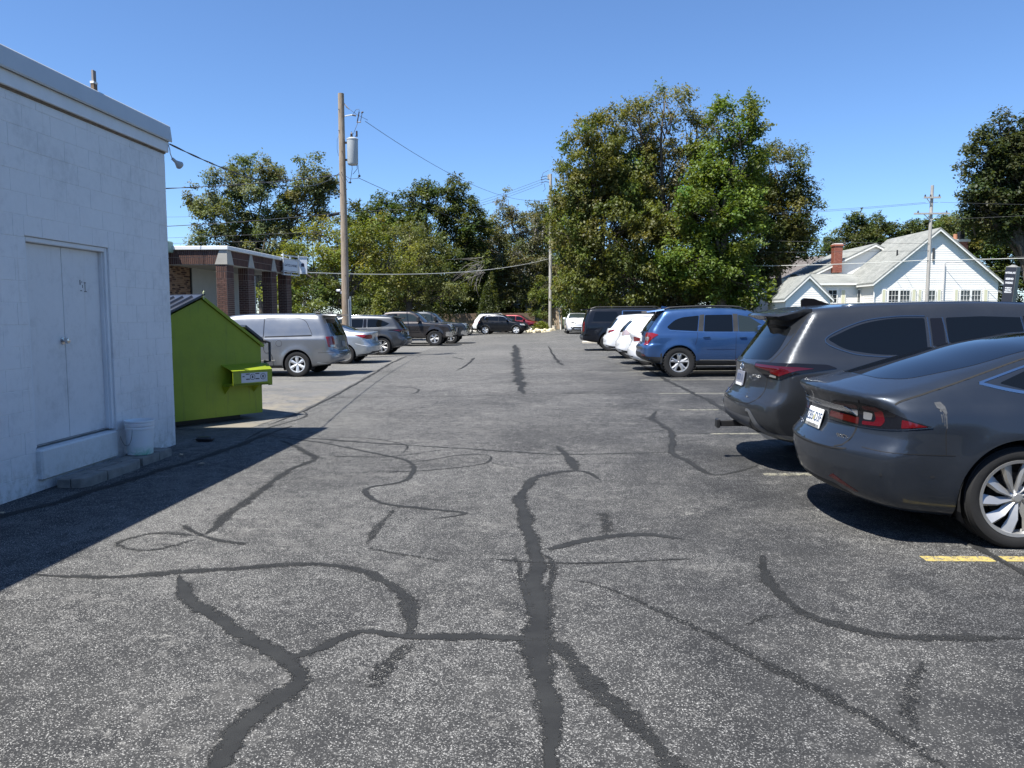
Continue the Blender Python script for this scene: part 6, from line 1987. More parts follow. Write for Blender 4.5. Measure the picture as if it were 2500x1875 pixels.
c.patch('rear_window', 'top', rp([(.80, -.46), (.76, 0), (.80, .46), (1.45, .52), (1.52, 0), (1.45, -.52)], .05), GLS, .003, both=False)
c.patch('side_window', 'side', rp([(1.0, 1.08, .03), (2.9, 1.0), (2.6, 1.22), (2.1, 1.36), (1.6, 1.33)], .04), GLS, .003)
c.patch('tail_lamp', ('rs', 42), rp([(-.40, .84), (-.05, .86), (.05, .93), (-.36, .98)], .02), RED, .008)
c.plate(.80, '', face=(.68, .69, .68))
c.patch('lower_bumper', 'rear', rp([(-.6, .30), (.6, .30), (.56, .42), (-.56, .42)], .02), PLS, .005, both=False)

# ================================================================== black full-size SUV
B_ = body_suburban()
c = Car('full_size_suv', 'black full-size SUV, longest vehicle in the right row', B_, NAVYP, (1.12 + 2.85, 34.0 + 1.02, gz(4)), 0, 1.0, GR, 'SUV')
c.shell(84, 92, 26); c.wheels(wheel_set('truck_six', .405, .28, .26, 6, dict(n=6, w0=.08, w1=.06, split=.14, root=.4), tone=ALLOY_D), 0)
c.patch('rear_window', 'rear', rp([(-.66, 1.30), (.66, 1.30), (.62, 1.72), (-.62, 1.72)], .05), GLS, .003, both=False)
c.patch('quarter_window', 'side', rp([(.55, 1.31), (1.72, 1.29), (1.62, 1.72), (.66, 1.72)], .08), GLS, .003)
c.patch('rear_side_window', 'side', rp([(1.95, 1.29), (2.85, 1.28), (2.85, 1.725), (1.95, 1.73)], .03), GLS, .004)
c.patch('front_side_window', 'side', rp([(2.95, 1.28), (4.05, 1.28, .03), (3.62, 1.60), (3.4, 1.70), (2.95, 1.725)], .03), GLS, .004)
c.strip('window_trim', 'side', [(1.84, 1.275), (1.86, 1.752)], .045, CHR, .007)
c.strip('window_trim', 'side', [(1.86, 1.752), (2.9, 1.75), (3.45, 1.72)], .02, CHR, .007)
c.strip('window_trim', 'side', [(.5, 1.265), (4.0, 1.26)], .012, PLS, .006)
c.patch('windscreen', 'top', rp([(3.6, -.66), (3.56, 0), (3.6, .66), (4.12, .80), (4.22, 0), (4.12, -.80)], .05), GLF, .003, both=False)
c.patch('tail_lamp', ('rs', 40), rp([(-.28, .86), (-.10, .86), (-.08, 1.22), (-.16, 1.30), (-.26, 1.24)], .03), RED, .010)
c.patch('bumper_step', 'rear', rp([(-.9, .50), (.9, .50), (.9, .68), (-.9, .68)], .03), PLG, .012, both=False)
c.strip('door_seam', 'side', [(1.82, 1.26), (1.80, .95), (1.72, .84)], .008, SEAM)
c.strip('door_seam', 'side', [(2.9, 1.27), (2.9, .42)], .008, SEAM)
for sg in (1, -1):
    c.solid('roof_rail', MB().tube([(.5, sg * .68, 1.86)] + [(x, sg * .68, 1.93) for x in np.linspace(.7, 3.3, 6)] + [(3.5, sg * .68, 1.86)], .022, 6), PLS)
c.solid('spoiler', MB().hexa([(.10, -.70, 1.80), (.5, -.72, 1.83), (.5, .72, 1.83), (.10, .70, 1.80), (.08, -.70, 1.835), (.5, -.72, 1.875), (.5, .72, 1.875), (.08, .70, 1.835)]), NAVYP)
c.handle(2.1, 1.08, CHR); c.handle(3.1, 1.08, CHR); c.mirrors(3.85, 1.28, NAVYP)
c.plate(.95, '', face=(.5, .5, .52))

# ================================================================== left row: silver cargo minivan
B_ = body_van()
c = Car('cargo_minivan', 'silver cargo minivan with blanked side windows beside the dumpster', B_, SILVER, (-6.97 - (2.575 - 1.14), 20.42 + .99, gz(-8)), math.pi, 1.0, GL, 'van', True)
c.shell(110, 116, 32); c.wheels(wheel_set('seven_cap', .345, .222, .225, 6, dict(n=6, w0=.055, w1=.105, mid=1.0, ridge=.0), tone=M('hubcap_silver', (.62, .63, .64), .35, metal=.5)), 0)
c.patch('rear_window', 'rear', rp([(-.66, 1.10), (.66, 1.10), (.68, 1.2), (.60, 1.55), (-.60, 1.55), (-.68, 1.2)], .06), GLS, .003, both=False)
c.patch('quarter_panel', 'side', rp([(.72, 1.135, .03), (2.02, 1.105, .02), (2.02, 1.57, .03), (1.2, 1.575, .2), (.92, 1.50, .16)], .05), SILVER, .006)
c.patch('sliding_door_panel', 'side', rp([(2.06, 1.10), (3.05, 1.08), (3.10, 1.55), (2.06, 1.57)], .03), SILVER, .006)
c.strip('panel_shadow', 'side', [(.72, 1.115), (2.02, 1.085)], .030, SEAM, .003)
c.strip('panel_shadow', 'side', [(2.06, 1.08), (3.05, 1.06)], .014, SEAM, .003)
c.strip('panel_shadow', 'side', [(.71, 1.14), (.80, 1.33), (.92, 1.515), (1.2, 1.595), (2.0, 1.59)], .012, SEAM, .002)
c.patch('front_side_window', 'side', rp([(3.18, 1.08), (4.0, 1.06, .02), (3.75, 1.28), (3.45, 1.46), (3.18, 1.53)], .03), GLF, .004)
c.strip('door_seam', 'side', [(2.04, 1.59), (2.04, .74), (1.88, .66), (1.83, .60), (1.80, .30)], .009, SEAM, .008)
c.strip('door_seam', 'side', [(3.12, 1.55), (3.12, .32)], .009, SEAM, .008)
c.strip('hatch_seam', ('rs', 45), [(-.02, 1.62), (-.10, 1.36), (-.16, 1.2), (-.20, 1.06), (-.24, .90)], .008, SEAM)
c.patch('windscreen', 'top', rp([(3.5, -.66), (3.44, 0), (3.5, .66), (4.2, .76), (4.36, 0), (4.2, -.76)], .05), GLF, .003, both=False)
lm = c.patch('tail_lamp', ('rs', 42), rp([(-.25, .77), (.04, .80), (.085, 1.08), (-.20, 1.09)], .02), RED, .010)
for o_ in lm:
    sg = 1 if o_ is lm[0] else -1
    Q, F, N = patch_geo(B_, ('rs', 42), rp([(-.235, .785), (-.03, .80), (-.025, .855), (-.225, .86)], .01), .013, .05, .002)
    k = np.array([1, sg, 1.0]); c.mk('clear_lens', Q * k, F if sg > 0 else [f[::-1] for f in F], CLR, N * k, o_)
c.patch('bumper_step', 'rear', rp([(-.56, .60), (.56, .60), (.56, .66), (-.56, .66)], .02), PLG, .004, both=False)
c.strip('bumper_seam', ('rs', 45), [(-.24, .66), (.0, .655), (.22, .65)], .008, SEAM)
c.strip('bumper_crease', ('rs', 45), [(-.40, .335), (-.10, .345), (.12, .365), (.22, .385)], .022, SILVER2, .006)  # crease drawn in paler paint, its highlight put into the colour
c.strip('body_moulding', 'side', [(1.74, .455), (3.4, .44)], .028, CHR, .012)
c.patch('sill_cladding', 'side', rp([(1.56, .22), (3.8, .21), (3.8, .30), (1.56, .31)], .02), PLS, .006)
c.patch('fuel_door', 'side', ring(1.62, .91, .078, 22), SILVER, .0025, both=False)
c.strip('fuel_door_ring', 'side', ring(1.62, .91, .082, 24) + [(1.62 + .082, .91)], .007, SEAM, .002, both=False)
c.solid('spoiler', MB().hexa([(.12, -.66, 1.645), (.50, -.68, 1.675), (.50, .68, 1.675), (.12, .66, 1.645), (.10, -.64, 1.672), (.50, -.68, 1.715), (.50, .68, 1.715), (.10, .64, 1.672)]), SILVER)
c.solid('rack_foot', MB().bev((.55, -.62, 1.70), (.70, -.56, 1.755), .015), PLG); c.solid('rack_foot', MB().bev((.55, .56, 1.70), (.70, .62, 1.755), .015), PLG)
c.plate(.86, '', face=(.22, .23, .24))
c.handle(2.2, .98, SILVER); c.mirrors(3.8, 1.08, SILVER)
c.patch('headlamp', ('fs', 48), rp([(-.25, .66), (.15, .72), (.2, .88), (-.2, .80)], .02), HLP)

# silver sedan
B_ = body_sedan(4.5, 1.47)
c = Car('silver_sedan', 'silver four-door sedan between the minivan and the wooden pole', B_, SILVER2, (-7.17 - 1.25, 25.9 + .91, gz(-8)), math.pi, 1.0, GL, 'car', True)
c.shell(90, 100, 30); c.wheels(wheel_set('sedan_w', .325, .22, .21, 5, W5), 0)
c.patch('rear_window', 'top', rp([(.74, -.50), (.70, 0), (.74, .50), (1.45, .54), (1.52, 0), (1.45, -.54)], .05), GLS, .003, both=False)
c.patch('rear_side_window', 'side', rp([(.92, 1.055, .02), (1.9, 1.0), (1.9, 1.37), (1.6, 1.345), (1.2, 1.215)], .04), GLS, .003)
c.patch('front_side_window', 'side', rp([(1.98, 1.0), (2.95, .985, .02), (2.6, 1.24), (2.3, 1.35), (1.98, 1.37)], .04), GLS, .003)
c.patch('windscreen', 'top', rp([(2.62, -.52), (2.58, 0), (2.62, .52), (3.25, .68), (3.4, 0), (3.25, -.68)], .05), GLF, .003, both=False)
c.patch('tail_lamp', ('rs', 42), rp([(-.40, .86), (-.10, .845), (.02, .88), (.24, .985, .008), (.10, .995), (-.30, .99), (-.40, .95)], .02), RED, .009)
c.patch('lower_bumper', 'rear', rp([(-.66, .30), (.66, .30), (.60, .42), (-.60, .42)], .02), PLS, .005, both=False)
c.patch('lower_bumper', ('rs', 42), rp([(-.5, .28), (.16, .24), (.16, .31), (-.15, .36), (-.5, .42)], .02), PLS, .006)
c.strip('bumper_crease', ('rs', 42), [(-.12, .60), (.08, .64), (.24, .70)], .016, WHITE, .004)  # white strip paints the highlight along the bumper crease
c.strip('door_seam', 'side', [(1.94, 1.0), (1.93, .34)], .007, SEAM)
c.strip('door_seam', 'side', [(1.30, 1.0), (1.28, .72), (1.36, .56)], .007, SEAM)
c.strip('trunk_seam', 'rear', [(0, .70), (.45, .71), (.55, .80), (.58, 1.0)], .008, SEAM)
c.plate(.82, '', face=(.45, .46, .47)); c.handle(1.5, .90, SILVER2); c.handle(2.2, .90, SILVER2); c.mirrors(2.75, 1.0, SILVER2)

# pickup trucks facing the aisle
def pickup(name, label, pnt, loc, detail=True):
    B_ = body_pickup()
    c = Car(name, label, B_, pnt, loc, 0, 1.0, GL, 'pickup', False)
    c.shell(96, 96, 26, arch=1.7, well=.40); c.wheels(wheel_set('truck_five', .41, .245, .265, 5, dict(n=5, w0=.09, w1=.06, split=.16, root=.3)), 0)
    c.patch('rear_side_window', 'side', rp([(2.30, 1.36), (2.82, 1.35), (2.82, 1.74), (2.34, 1.74)], .03), GLS, .003)
    c.patch('front_side_window', 'side', rp([(2.95, 1.35), (4.10, 1.34, .02), (3.95, 1.50), (3.68, 1.67), (3.45, 1.73), (2.95, 1.74)], .03), GLF, .003)
    c.patch('windscreen', 'top', rp([(3.72, -.62), (3.68, 0), (3.72, .62), (4.30, .76), (4.42, 0), (4.30, -.76)], .04), GLF, .003, both=False)
    c.patch('headlamp', ('fs', 40), rp([(-.50, .88), (-.16, .88), (-.10, .90), (-.10, 1.17), (-.20, 1.18), (-.50, 1.16)], .02), HLP, .008)
    g_ = c.patch('grille', 'front', rp([(-.62, .84), (.62, .84), (.62, 1.13), (-.62, 1.13)], .02), PLS, .006, both=False)[0]
    for z in (.86, .985, 1.11):
        c.strip('grille_bar', 'front', [(-.62, z), (0, z), (.62, z)], .035, CHR, .012, both=False)
    c.patch('front_bumper', 'front', rp([(-.94, .50), (.94, .50), (.94, .76), (-.94, .76)], .02), CHR, .018, both=False)
    c.patch('front_bumper', ('fs', 45), rp([(-.40, .50), (.10, .52), (.10, .76), (-.40, .76)], .02), CHR, .018)
    c.patch('fog_lamp', ('fs', 35), rp([(-.52, .60), (-.36, .60), (-.36, .70), (-.52, .70)], .02), PLS, .021)
    c.patch('lower_valance', 'front', rp([(-.55, .46), (.55, .46), (.55, .57), (-.55, .57)], .02), PLS, .021, both=False)
    c.strip('door_seam', 'side', [(2.88, 1.34), (2.88, .52)], .008, SEAM)
    c.strip('door_seam', 'side', [(4.16, 1.32), (4.14, .90), (4.14, .54)], .008, SEAM)
    c.strip('side_moulding', 'side', [(2.30, .77), (4.0, .77)], .045, pnt, .012)
    c.strip('door_emblem', 'side', [(3.35, .88), (3.95, .88)], .03, CHR, .006)
    c.strip('bed_seam', 'side', [(2.14, 1.30), (2.12, .55)], .012, SEAM)
    c.solid('bull_bar', MB().tube([(5.86, -.35, .50), (5.98, -.35, .60), (6.0, -.33, .95), (6.0, .33, .95), (5.98, .35, .60), (5.86, .35, .50)], .03, 8), PLS, smooth=True)
    c.handle(3.05, 1.17, pnt)
    q = B_.project('side', [(4.0, 1.36)])[0]
    for sg in (1, -1):
        b = MB().bev((3.93, q[1] + .06, 1.30), (4.08, q[1] + .30, 1.58), .03); b.mm((3.97, q[1] - .02, 1.35), (4.03, q[1] + .08, 1.42)); b.xf(Matrix.Diagonal((1, sg, 1, 1)))
        c.solid('door_mirror', b, PLS)
    c.solid('running_board', MB().bev((2.3, -1.02, .36), (4.2, -.90, .42), .02), PLS)
    return c
pickup('pickup_truck', 'dark brown-grey pickup truck facing the aisle at the end of the left row', CHAR, (-6.45 - (4.85 - 2.925), 41.0 + 1.0, gz(-8)))
pickup('pickup_truck', 'dark grey pickup truck mostly hidden just behind the brown-grey pickup', GREY, (-6.0 - (4.85 - 2.925), 45.0, gz(-8)))

# ================================================================== far end of the lot
def crossover(name, label, pnt, loc, heading, H=1.66, group=GF, rails=False, wheels=WS5, scale=1.0, lamp=True):
    B_ = body_cross(4.6, H)
    c = Car(name, label, B_, pnt, loc, heading, scale, group, 'SUV', False)
    c.shell(64, 76, 22); c.wheels(wheels, 0)
    small_parts(c, B_, pnt, H, rp([(-.40, .93), (-.05, .97), (.10, 1.04), (-.05, 1.06), (-.36, 1.02)], .02))
    c.patch('grille', 'front', rp([(-.42, .55), (.42, .55), (.50, .78), (-.50, .78)], .04), PLS, .006, both=False)
    c.plate(.60, '', front=True, face=(.5, .5, .52))
    if rails:
        for sg in (1, -1):
            c.solid('roof_rail', MB().tube([(.8, sg * .55, H + .0)] + [(x, sg * .55, H + .05) for x in np.linspace(.95, 2.5, 5)] + [(2.65, sg * .55, H - .06)], .018, 6), CHR)
    return c
WSB = wheel_set('bright_ten', .355, .25, .225, 5, dict(n=5, w0=.09, w1=.07, split=.24, root=.3), tone=M('machined_alloy', (.72, .72, .71), .3, metal=.6))
c = crossover('black_crossover', 'black crossover with bright wheels parked broadside at the far end', BLACKP, (-4.45, 66.2, gz(-4.4)), R(-9), 1.66, wheels=WSB)
c.strip('window_trim', 'side', [(.74, 1.22), (1.02, 1.50), (1.5, 1.57), (2.05, 1.545), (2.45, 1.51), (2.75, 1.34), (3.0, 1.14)], .03, CHR, .008)
for wx in (.93, 3.63):
    c.strip('arch_trim', 'side', [(wx + .44 * math.cos(t), .355 + .44 * math.sin(t)) for t in np.linspace(R(8), R(172), 16)], .04, PLG, .006)
crossover('white_suv', 'white SUV with roof rails partly hidden behind the black crossover', WHITE, (-5.15, 69.4, gz(-5)), R(-8), 1.72, rails=True)
crossover('red_suv', 'dark red SUV behind the black crossover near the back fence', REDP, (-3.35, 72.3, gz(-3)), R(-6), 1.66)
crossover('grey_suv', 'dark parked SUV whose roof shows between the minivan and the wooden pole', GREY_H, (-11.6, 37.2, gz(-11)), math.pi, 1.66, GL)
# white sedan facing us
B_ = body_sedan(4.85, 1.445)
c = Car('white_sedan', 'white sedan parked nose towards us beyond the black full-size SUV', B_, WHITE, (1.62, 55.6, gz(1.62, 55)), R(-90) + R(1.5), 1.0, GF, 'car')
c.shell(80, 84, 26); c.wheels(wheel_set('sedan_w', .325, .22, .21, 5, W5), 0)
c.patch('windscreen', 'top', rp([(2.62, -.54), (2.58, 0), (2.62, .54), (3.22, .70), (3.36, 0), (3.22, -.70)], .05), GLF, .003, both=False)
c.patch('side_window', 'side', rp([(.95, 1.06, .02), (2.95, .985, .02), (2.6, 1.24), (2.1, 1.37), (1.6, 1.345)], .04), GLS, .003)
c.patch('headlamp', ('fs', 35), rp([(-.50, .70), (-.12, .755), (.02, .82), (-.2, .80), (-.50, .745)], .01), SMK, .006)
c.patch('lower_grille', 'front', rp([(-.56, .27), (.56, .27), (.42, .50), (-.42, .50)], .03), PLS, .006, both=False)
c.patch('upper_grille', 'front', rp([(-.40, .60), (.40, .60), (.22, .66), (-.22, .66)], .01), PLS, .006, both=False)
c.patch('side_intake', ('fs', 30), rp([(-.38, .30), (-.12, .42), (-.06, .52), (-.20, .47), (-.38, .38)], .01), PLS, .006)
c.strip('grille_bar', 'front', [(-.56, .275), (0, .268), (.56, .275)], .02, CHR, .012, both=False)
c.mirrors(2.75, 1.0, WHITE)

# ================================================================== poles and lines
def wood_pole_mat(name, a, c):
    m, nt, b = nodes_of(name)
    p = objc(nt)
    mp = NN(nt, 'ShaderNodeMapping'); mp.inputs['Scale'].default_value = (16, 16, .8)
    nt.links.new(p, mp.inputs[0])
    n1 = noise(nt, mp.outputs[0], 2.0, 6, .7)
    n2 = noise(nt, p, .7, 4, .6)
    k = mth(nt, 'ADD', mth(nt, 'MULTIPLY', n1, .7), mth(nt, 'MULTIPLY', n2, .3))
    nt.links.new(ramp(nt, k, [(.34, tuple(x * .5 for x in a)), (.48, a), (.66, c)]), b.inputs['Base Color'])
    b.inputs['Roughness'].default_value = .9
    bump(nt, b, n1, .6, .02)
    return m
WOODP = wood_pole_mat('weathered_pole', (.26, .20, .145), (.40, .335, .26))
WOODG = wood_pole_mat('grey_pole', (.36, .34, .31), (.50, .48, .44))
WIREM = M('line_wire', (.05, .05, .055), .6)
WIREL = M('pale_cable', (.52, .52, .48), .55)
GALV = M('galvanised', (.42, .44, .45), .45, metal=.4, var=.1)
TANK = M('transformer_grey', (.36, .38, .39), .5, var=.06)
CERA = M('dark_ceramic', (.05, .035, .03), .3)
def pole(name, label, x, y, ztop, r0, r1, material, group='utility poles', lean=(0, 0)):
    g_ = gz(x, y)
    root = thing(name, label, 'utility pole', (x, y, g_), group=group)
    b = MB(); n = 14; Hh = ztop - g_
    rows = 12
    b.tube([(lean[0] * t + .012 * math.sin(t * 5), lean[1] * t, -.2 + (Hh + .2) * t) for t in np.linspace(0, 1, rows)], [r0 + (r1 - r0) * t for t in np.linspace(0, 1, rows)], n)
    b.build('pole', material, root, smooth=50)
    return root
P1 = (-8.1, 29.5)
p1 = pole('utility_pole', 'brown wooden utility pole with grey transformer beside the left row of cars', *P1, 9.93, .155, .112, WOODP)
def pp(o, *a): return o
# transformer and its fittings (local to the pole's foot)
zt = 7.28 - gz(-8.1)
tx = .40
tr = MB().lathe([(0, 0), (.165, .0), (.185, .02), (.20, .06), (.205, .92), (.215, .93), (.215, .965), (.19, .985), (.12, 1.02), (0, 1.03)], 28, 'z', (tx, -.02, zt))
to = tr.build('transformer', TANK, p1, smooth=35)
for z in (.16, .80):
    MB().mm((.09, -.05, zt + z), (tx - .17, .03, zt + z + .07)).build('bracket', M_BLACK, to)
MB().lathe([(0, 0), (.05, 0), (.055, .05), (.035, .07), (.055, .09), (.035, .11), (.05, .13), (.03, .15), (.012, .22), (0, .22)], 14, 'z', (tx - .03, -.02, zt + 1.02)).build('bushing', CERA, to, smooth=40)
MB().cyl((tx + .10, -.02, zt + 1.06), (tx + .17, -.02, zt + 1.10), .014, n=6).cyl((tx + .17, -.02, zt + 1.05), (tx + .17, -.02, zt + 1.26), .035, n=10).build('arrester', CERA, to)
za = 9.08 - gz(-8.1)
MB().tube([(.08, 0, za), (.22, -.02, za + .03), (.42, -.03, za + .05)], .022, 6).build('cutout_arm', M('white_arm', (.62, .62, .6), .5), p1)
MB().tube([(.42, -.03, za + .05), (.55, -.03, za + .02)], .03, 8).build('insulator', CERA, p1)
fu = MB().cyl((.60, -.03, za - .22), (.68, -.03, za + .16), .022, n=8).cyl((.72, -.03, za - .22), (.80, -.03, za + .14), .012, n=8).cyl((.58, -.03, za - .22), (.74, -.03, za - .22), .02, n=8).cyl((.76, -.03, za + .12), (.84, -.03, za + .16), .03, n=8)
fu.build('fuse_cutout', CERA, p1)
MB().tube([(.09, 0, za + .50), (.2, -.01, za + .36), (.30, -.02, za + .27)], [.018, .03, .02], 6).build('dead_end_insulator', M('grey_polymer', (.2, .2, .21), .5), p1)
jw = MB()
jw.tube([(.46, -.03, za + .1), (.56, -.03, za + .24), (.68, -.03, za + .26), (.68, -.03, za + .16)], .009, 5)
jw.tube([(.62, -.03, za - .24), (.50, -.03, za - .52), (.44, -.03, za - .66), (tx - .03, -.02, zt + 1.22)], .009, 5)
jw.tube([(.24, -.02, za + .33), (.40, -.02, za + .20), (.60, -.02, za + .06), (1.0, 0, za - .14)], .007, 5)
for a, c in (((tx - .03, zt), (tx - .10, zt - .62)), ((tx + .16, zt), (tx + .0, zt - .35)), ((tx + .20, zt), (tx + .25, zt - .40))):
    jw.tube([(a[0], -.04, a[1]), (a[0] + .01, -.05, a[1] - .15), (c[0], -.05, c[1])], .010, 5)
jw.tube([(tx + .25, -.05, zt - .40), (tx + .2, -.05, zt - .50), (tx - .1, -.04, zt - .52), (.1, 0, zt - .40)], .010, 5)
jw.tube([(tx - .10, -.05, zt - .62), (tx - .16, -.05, zt - .68), (.12, 0, zt - .5)], .010, 5)
jw.tube([(-.13, 0, zt + 1.1), (-.19, 0, zt + .95), (-.20, 0, zt + .6), (-.15, 0, zt + .35)], .006, 5)
jw.build('jumper_wires', WIREM, p1, smooth=True)
kn = MB()
kn.bev((tx + .21, -.09, zt - .46), (tx + .29, -.01, zt - .37), .02).bev((tx - .15, -.09, zt - .69), (tx - .06, -.02, zt - .62), .02)
kn.build('connector', M_BLACK, p1)
MB().cyl((.165, -.06, -.1), (.15, -.06, 2.3), .022, n=8).cyl((.205, .0, -.1), (.19, .0, 2.4), .04, n=8).build('riser_conduit', GALV, p1)
MB().bev((-.33, -.10, 2.58), (-.16, -.02, 2.67), .02).mm((-.17, -.05, 2.50), (-.12, .0, 2.60)).build('camera', M('white_camera', (.7, .7, .7), .4), p1)
for z in np.linspace(3.2, 9.4, 9):
    a = random.uniform(3.4, 5.6)
    MB().cyl((.10 * math.cos(a), .10 * math.sin(a), z), (.17 * math.cos(a), .17 * math.sin(a), z), .012, n=6).build('bolt', M_BLACK, p1)

P2 = (-.45, 72)
p2 = pole('utility_pole', 'tall pale grey utility pole at the far end of the lane', *P2, 14.45, .165, .125, WOODG)
MB().mm((-.30, -.06, 13.9), (.12, .06, 14.3)).build('pin_bracket', WOODG, p2)
hw = MB()
for z in (13.6, 13.85, 14.1):
    hw.tube([(-.1, 0, z), (-.5, 0, z + .08), (-.9, 0, z - .05)], .03, 5)
hw.tube([(-.9, 0, 13.8), (-.7, 0, 14.45), (-.2, 0, 14.7)], .02, 5).tube([(-.6, 0, 13.5), (-.5, 0, 13.0), (-.7, 0, 12.8)], .02, 5)
hw.build('line_hardware', WIREM, p2)
MB().cyl((.17, -.06, 8.2), (.08, -.04, 11.9), .03, n=6).build('riser_conduit', M('white_conduit', (.7, .7, .68), .5), p2)
GY = thing('guy_wire', 'guy wire with white plastic guard beside the pale utility pole', 'guy wire', (.55, 70.6, gz(.55)))
MB().tube([(.55, 70.6, .0), (-.28, 71.9, 9.6)], .012, 5).build('wire', WIREM, GY, world=True)
MB().cyl((.55, 70.6, 0), (.37, 70.88, 2.2), .055, .05, n=8).build('guard', M('white_guard', (.66, .67, .64), .5), GY, world=True)
p4 = pole('utility_pole', 'thin grey pole with small transformer behind the pale utility pole', -1.46, 90, 11.3, .13, .10, WOODG)
MB().cyl((-.62, 0, 6.4), (-.62, 0, 7.2), .22, n=12).build('transformer', TANK, p4)
MB().tube([(-.8, 0, 4.2), (-.45, 0, 8.4)], .06, 6).build('brace', GALV, p4)
P3 = (24.25, 52)
p3 = pole('utility_pole', 'weathered pole with two crossarms in front of the white house', *P3, 9.92, .125, .095, WOODG, lean=(.03, 0))
for z, x0, x1 in ((8.62, -.55, .5), (7.6, -1.12, 1.12)):
    ar = MB().mm((x0, -.20, z - .055), (x1, -.105, z + .055)).build('crossarm', WOODG, p3)
    for x in ((x0 + .08, x0 + .42, x1 - .08) if z > 8 else (x0 + .25, x1 - .2)):
        MB().lathe([(.0, .0), (.05, .0), (.055, .06), (.03, .08), (.045, .12), (.0, .14)], 10, 'z', (x, -.15, z + .056)).build('insulator', CERA, ar, smooth=40)
MB().tube([(-.35, -.15, 8.55), (-.02, -.12, 8.15)], .025, 5).tube([(.5, -.15, 7.55), (.05, -.12, 7.2)], .025, 5).tube([(-.5, -.15, 7.55), (-.05, -.12, 7.2)], .025, 5).build('arm_brace', GALV, p3)

def line(label, a, c, sag, r, material, name='power_line', twist=False, group='overhead lines', n=40):
    a = np.array(a, float); c = np.array(c, float)
    pts = []
    if twist: n = 220
    for t in np.linspace(0, 1, n):
        p = a + (c - a) * t; p[2] -= 4 * sag * t * (1 - t)
        pts.append(p)
    root = thing(name, label, 'cable', tuple(a), group=group)
    if twist:
        L = np.linalg.norm(c - a)
        for k in range(2):
            q = [(p[0] + r * .9 * math.cos(i / n * L * 4 + k * math.pi), p[1], p[2] + r * .9 * math.sin(i / n * L * 4 + k * math.pi)) for i, p in enumerate(pts)]
            MB().tube(q, r, 5).build('strand', material, root, world=True, smooth=True)
    else:
        MB().tube(pts, r, 5).build('strand', material, root, world=True, smooth=True)
    return root
line('twisted black service cable from the eave corner of the block building to the transformer pole', (X0 + .05, YE + .04, 3.745), (-8.2, 29.4, 6.98), .52, .0065, WIREM, twist=True)
line('black cable just below the twisted service cable, left of the transformer pole', (-24, 16, 5.3), (-8.2, 29.45, 6.92), .75, .011, WIREM, twist=True)
line('lower black cable reaching the dark splice box on the transformer pole', (-24, 19, 4.05), (-8.2, 29.45, 5.50), .45, .012, WIREM)
SB = thing('splice_box', 'dark splice box hanging on the cable at the transformer pole', 'splice box', (-8.5, 29.3, 5.4))
MB().cyl((-8.62, 29.25, 5.36), (-8.24, 29.42, 5.47), .06, n=10).build('case', M_BLACK, SB, world=True)
line('thin wire crossing the sky gap right of the block building, upper', (-60, 70, 11.0), (-12, 66, 10.6), .5, .012, WIREM)
line('thin wire crossing the sky gap right of the block building, middle', (-50, 50, 6.4), (-14, 48, 6.8), .2, .010, WIREM)
line('thin wire crossing the sky gap right of the block building, lowest', (-50, 50, 6.1), (-14, 47, 6.2), .1, .010, WIREM)
line('thin line descending from the top of the transformer pole to the pale pole', (-7.2, 29.5, 8.9), (-.6, 72, 12.2), 1.1, .010, WIREM)
line('thin line descending from below the transformer towards the far trees', (-7.5, 29.4, 6.8), (-.6, 72, 9.2), .8, .010, WIREM)
line('pale cable from the canopy sign to the pale utility pole', (-10.75, 32.7, 3.42), (-.62, 72, 6.75), .55, .022, WIREL)
line('pale cable from the pale utility pole across the big trees to the crossarm pole', (-.30, 72, 6.85), (24.2, 51.9, 5.15), .55, .022, WIREL)
line('pale cable running right from the crossarm pole past the house gable', (24.35, 51.9, 5.15), (48, 44, 6.3), .4, .022, WIREL)
line('thin line above the pale cable across the big trees', (-.30, 72, 8.0), (24.2, 51.9, 5.75), .3, .010, WIREM)
line('second thin line above the pale cable across the big trees', (-.30, 72, 9.3), (24.2, 51.9, 6.2), .2, .010, WIREM)
for k in range(3):
    line(['upper', 'middle', 'lower'][k] + ' of the three lines leaving the top of the pale pole to the left', (-1.2, 72, 14.0 - .22 * k), (-40, 118, 16.5 - .4 * k), 2.2, .014, WIREM)
line('left line of the upper crossarm towards the big trees', (23.8, 51.8, 8.82), (6, 78, 11.6), .4, .010, WIREM)
line('second line of the upper crossarm towards the big trees', (24.6, 51.8, 8.82), (7, 78, 11.4), .4, .010, WIREM)
line('line leaving the upper crossarm to the right edge', (24.7, 51.8, 8.82), (60, 46, 8.4), .5, .010, WIREM)
line('line leaving the lower crossarm to the right edge', (25.2, 51.8, 7.75), (50, 40, 9.2), .5, .010, WIREM)
line('low line rising to the right edge over the reserved parking sign', (27.2, 55.8, 5.2), (48, 40, 7.9), .4, .012, WIREM)
line('lowest line rising to the right edge behind the reserved parking sign', (29.6, 55.6, 4.6), (50, 44, 5.9), .3, .012, WIREM)

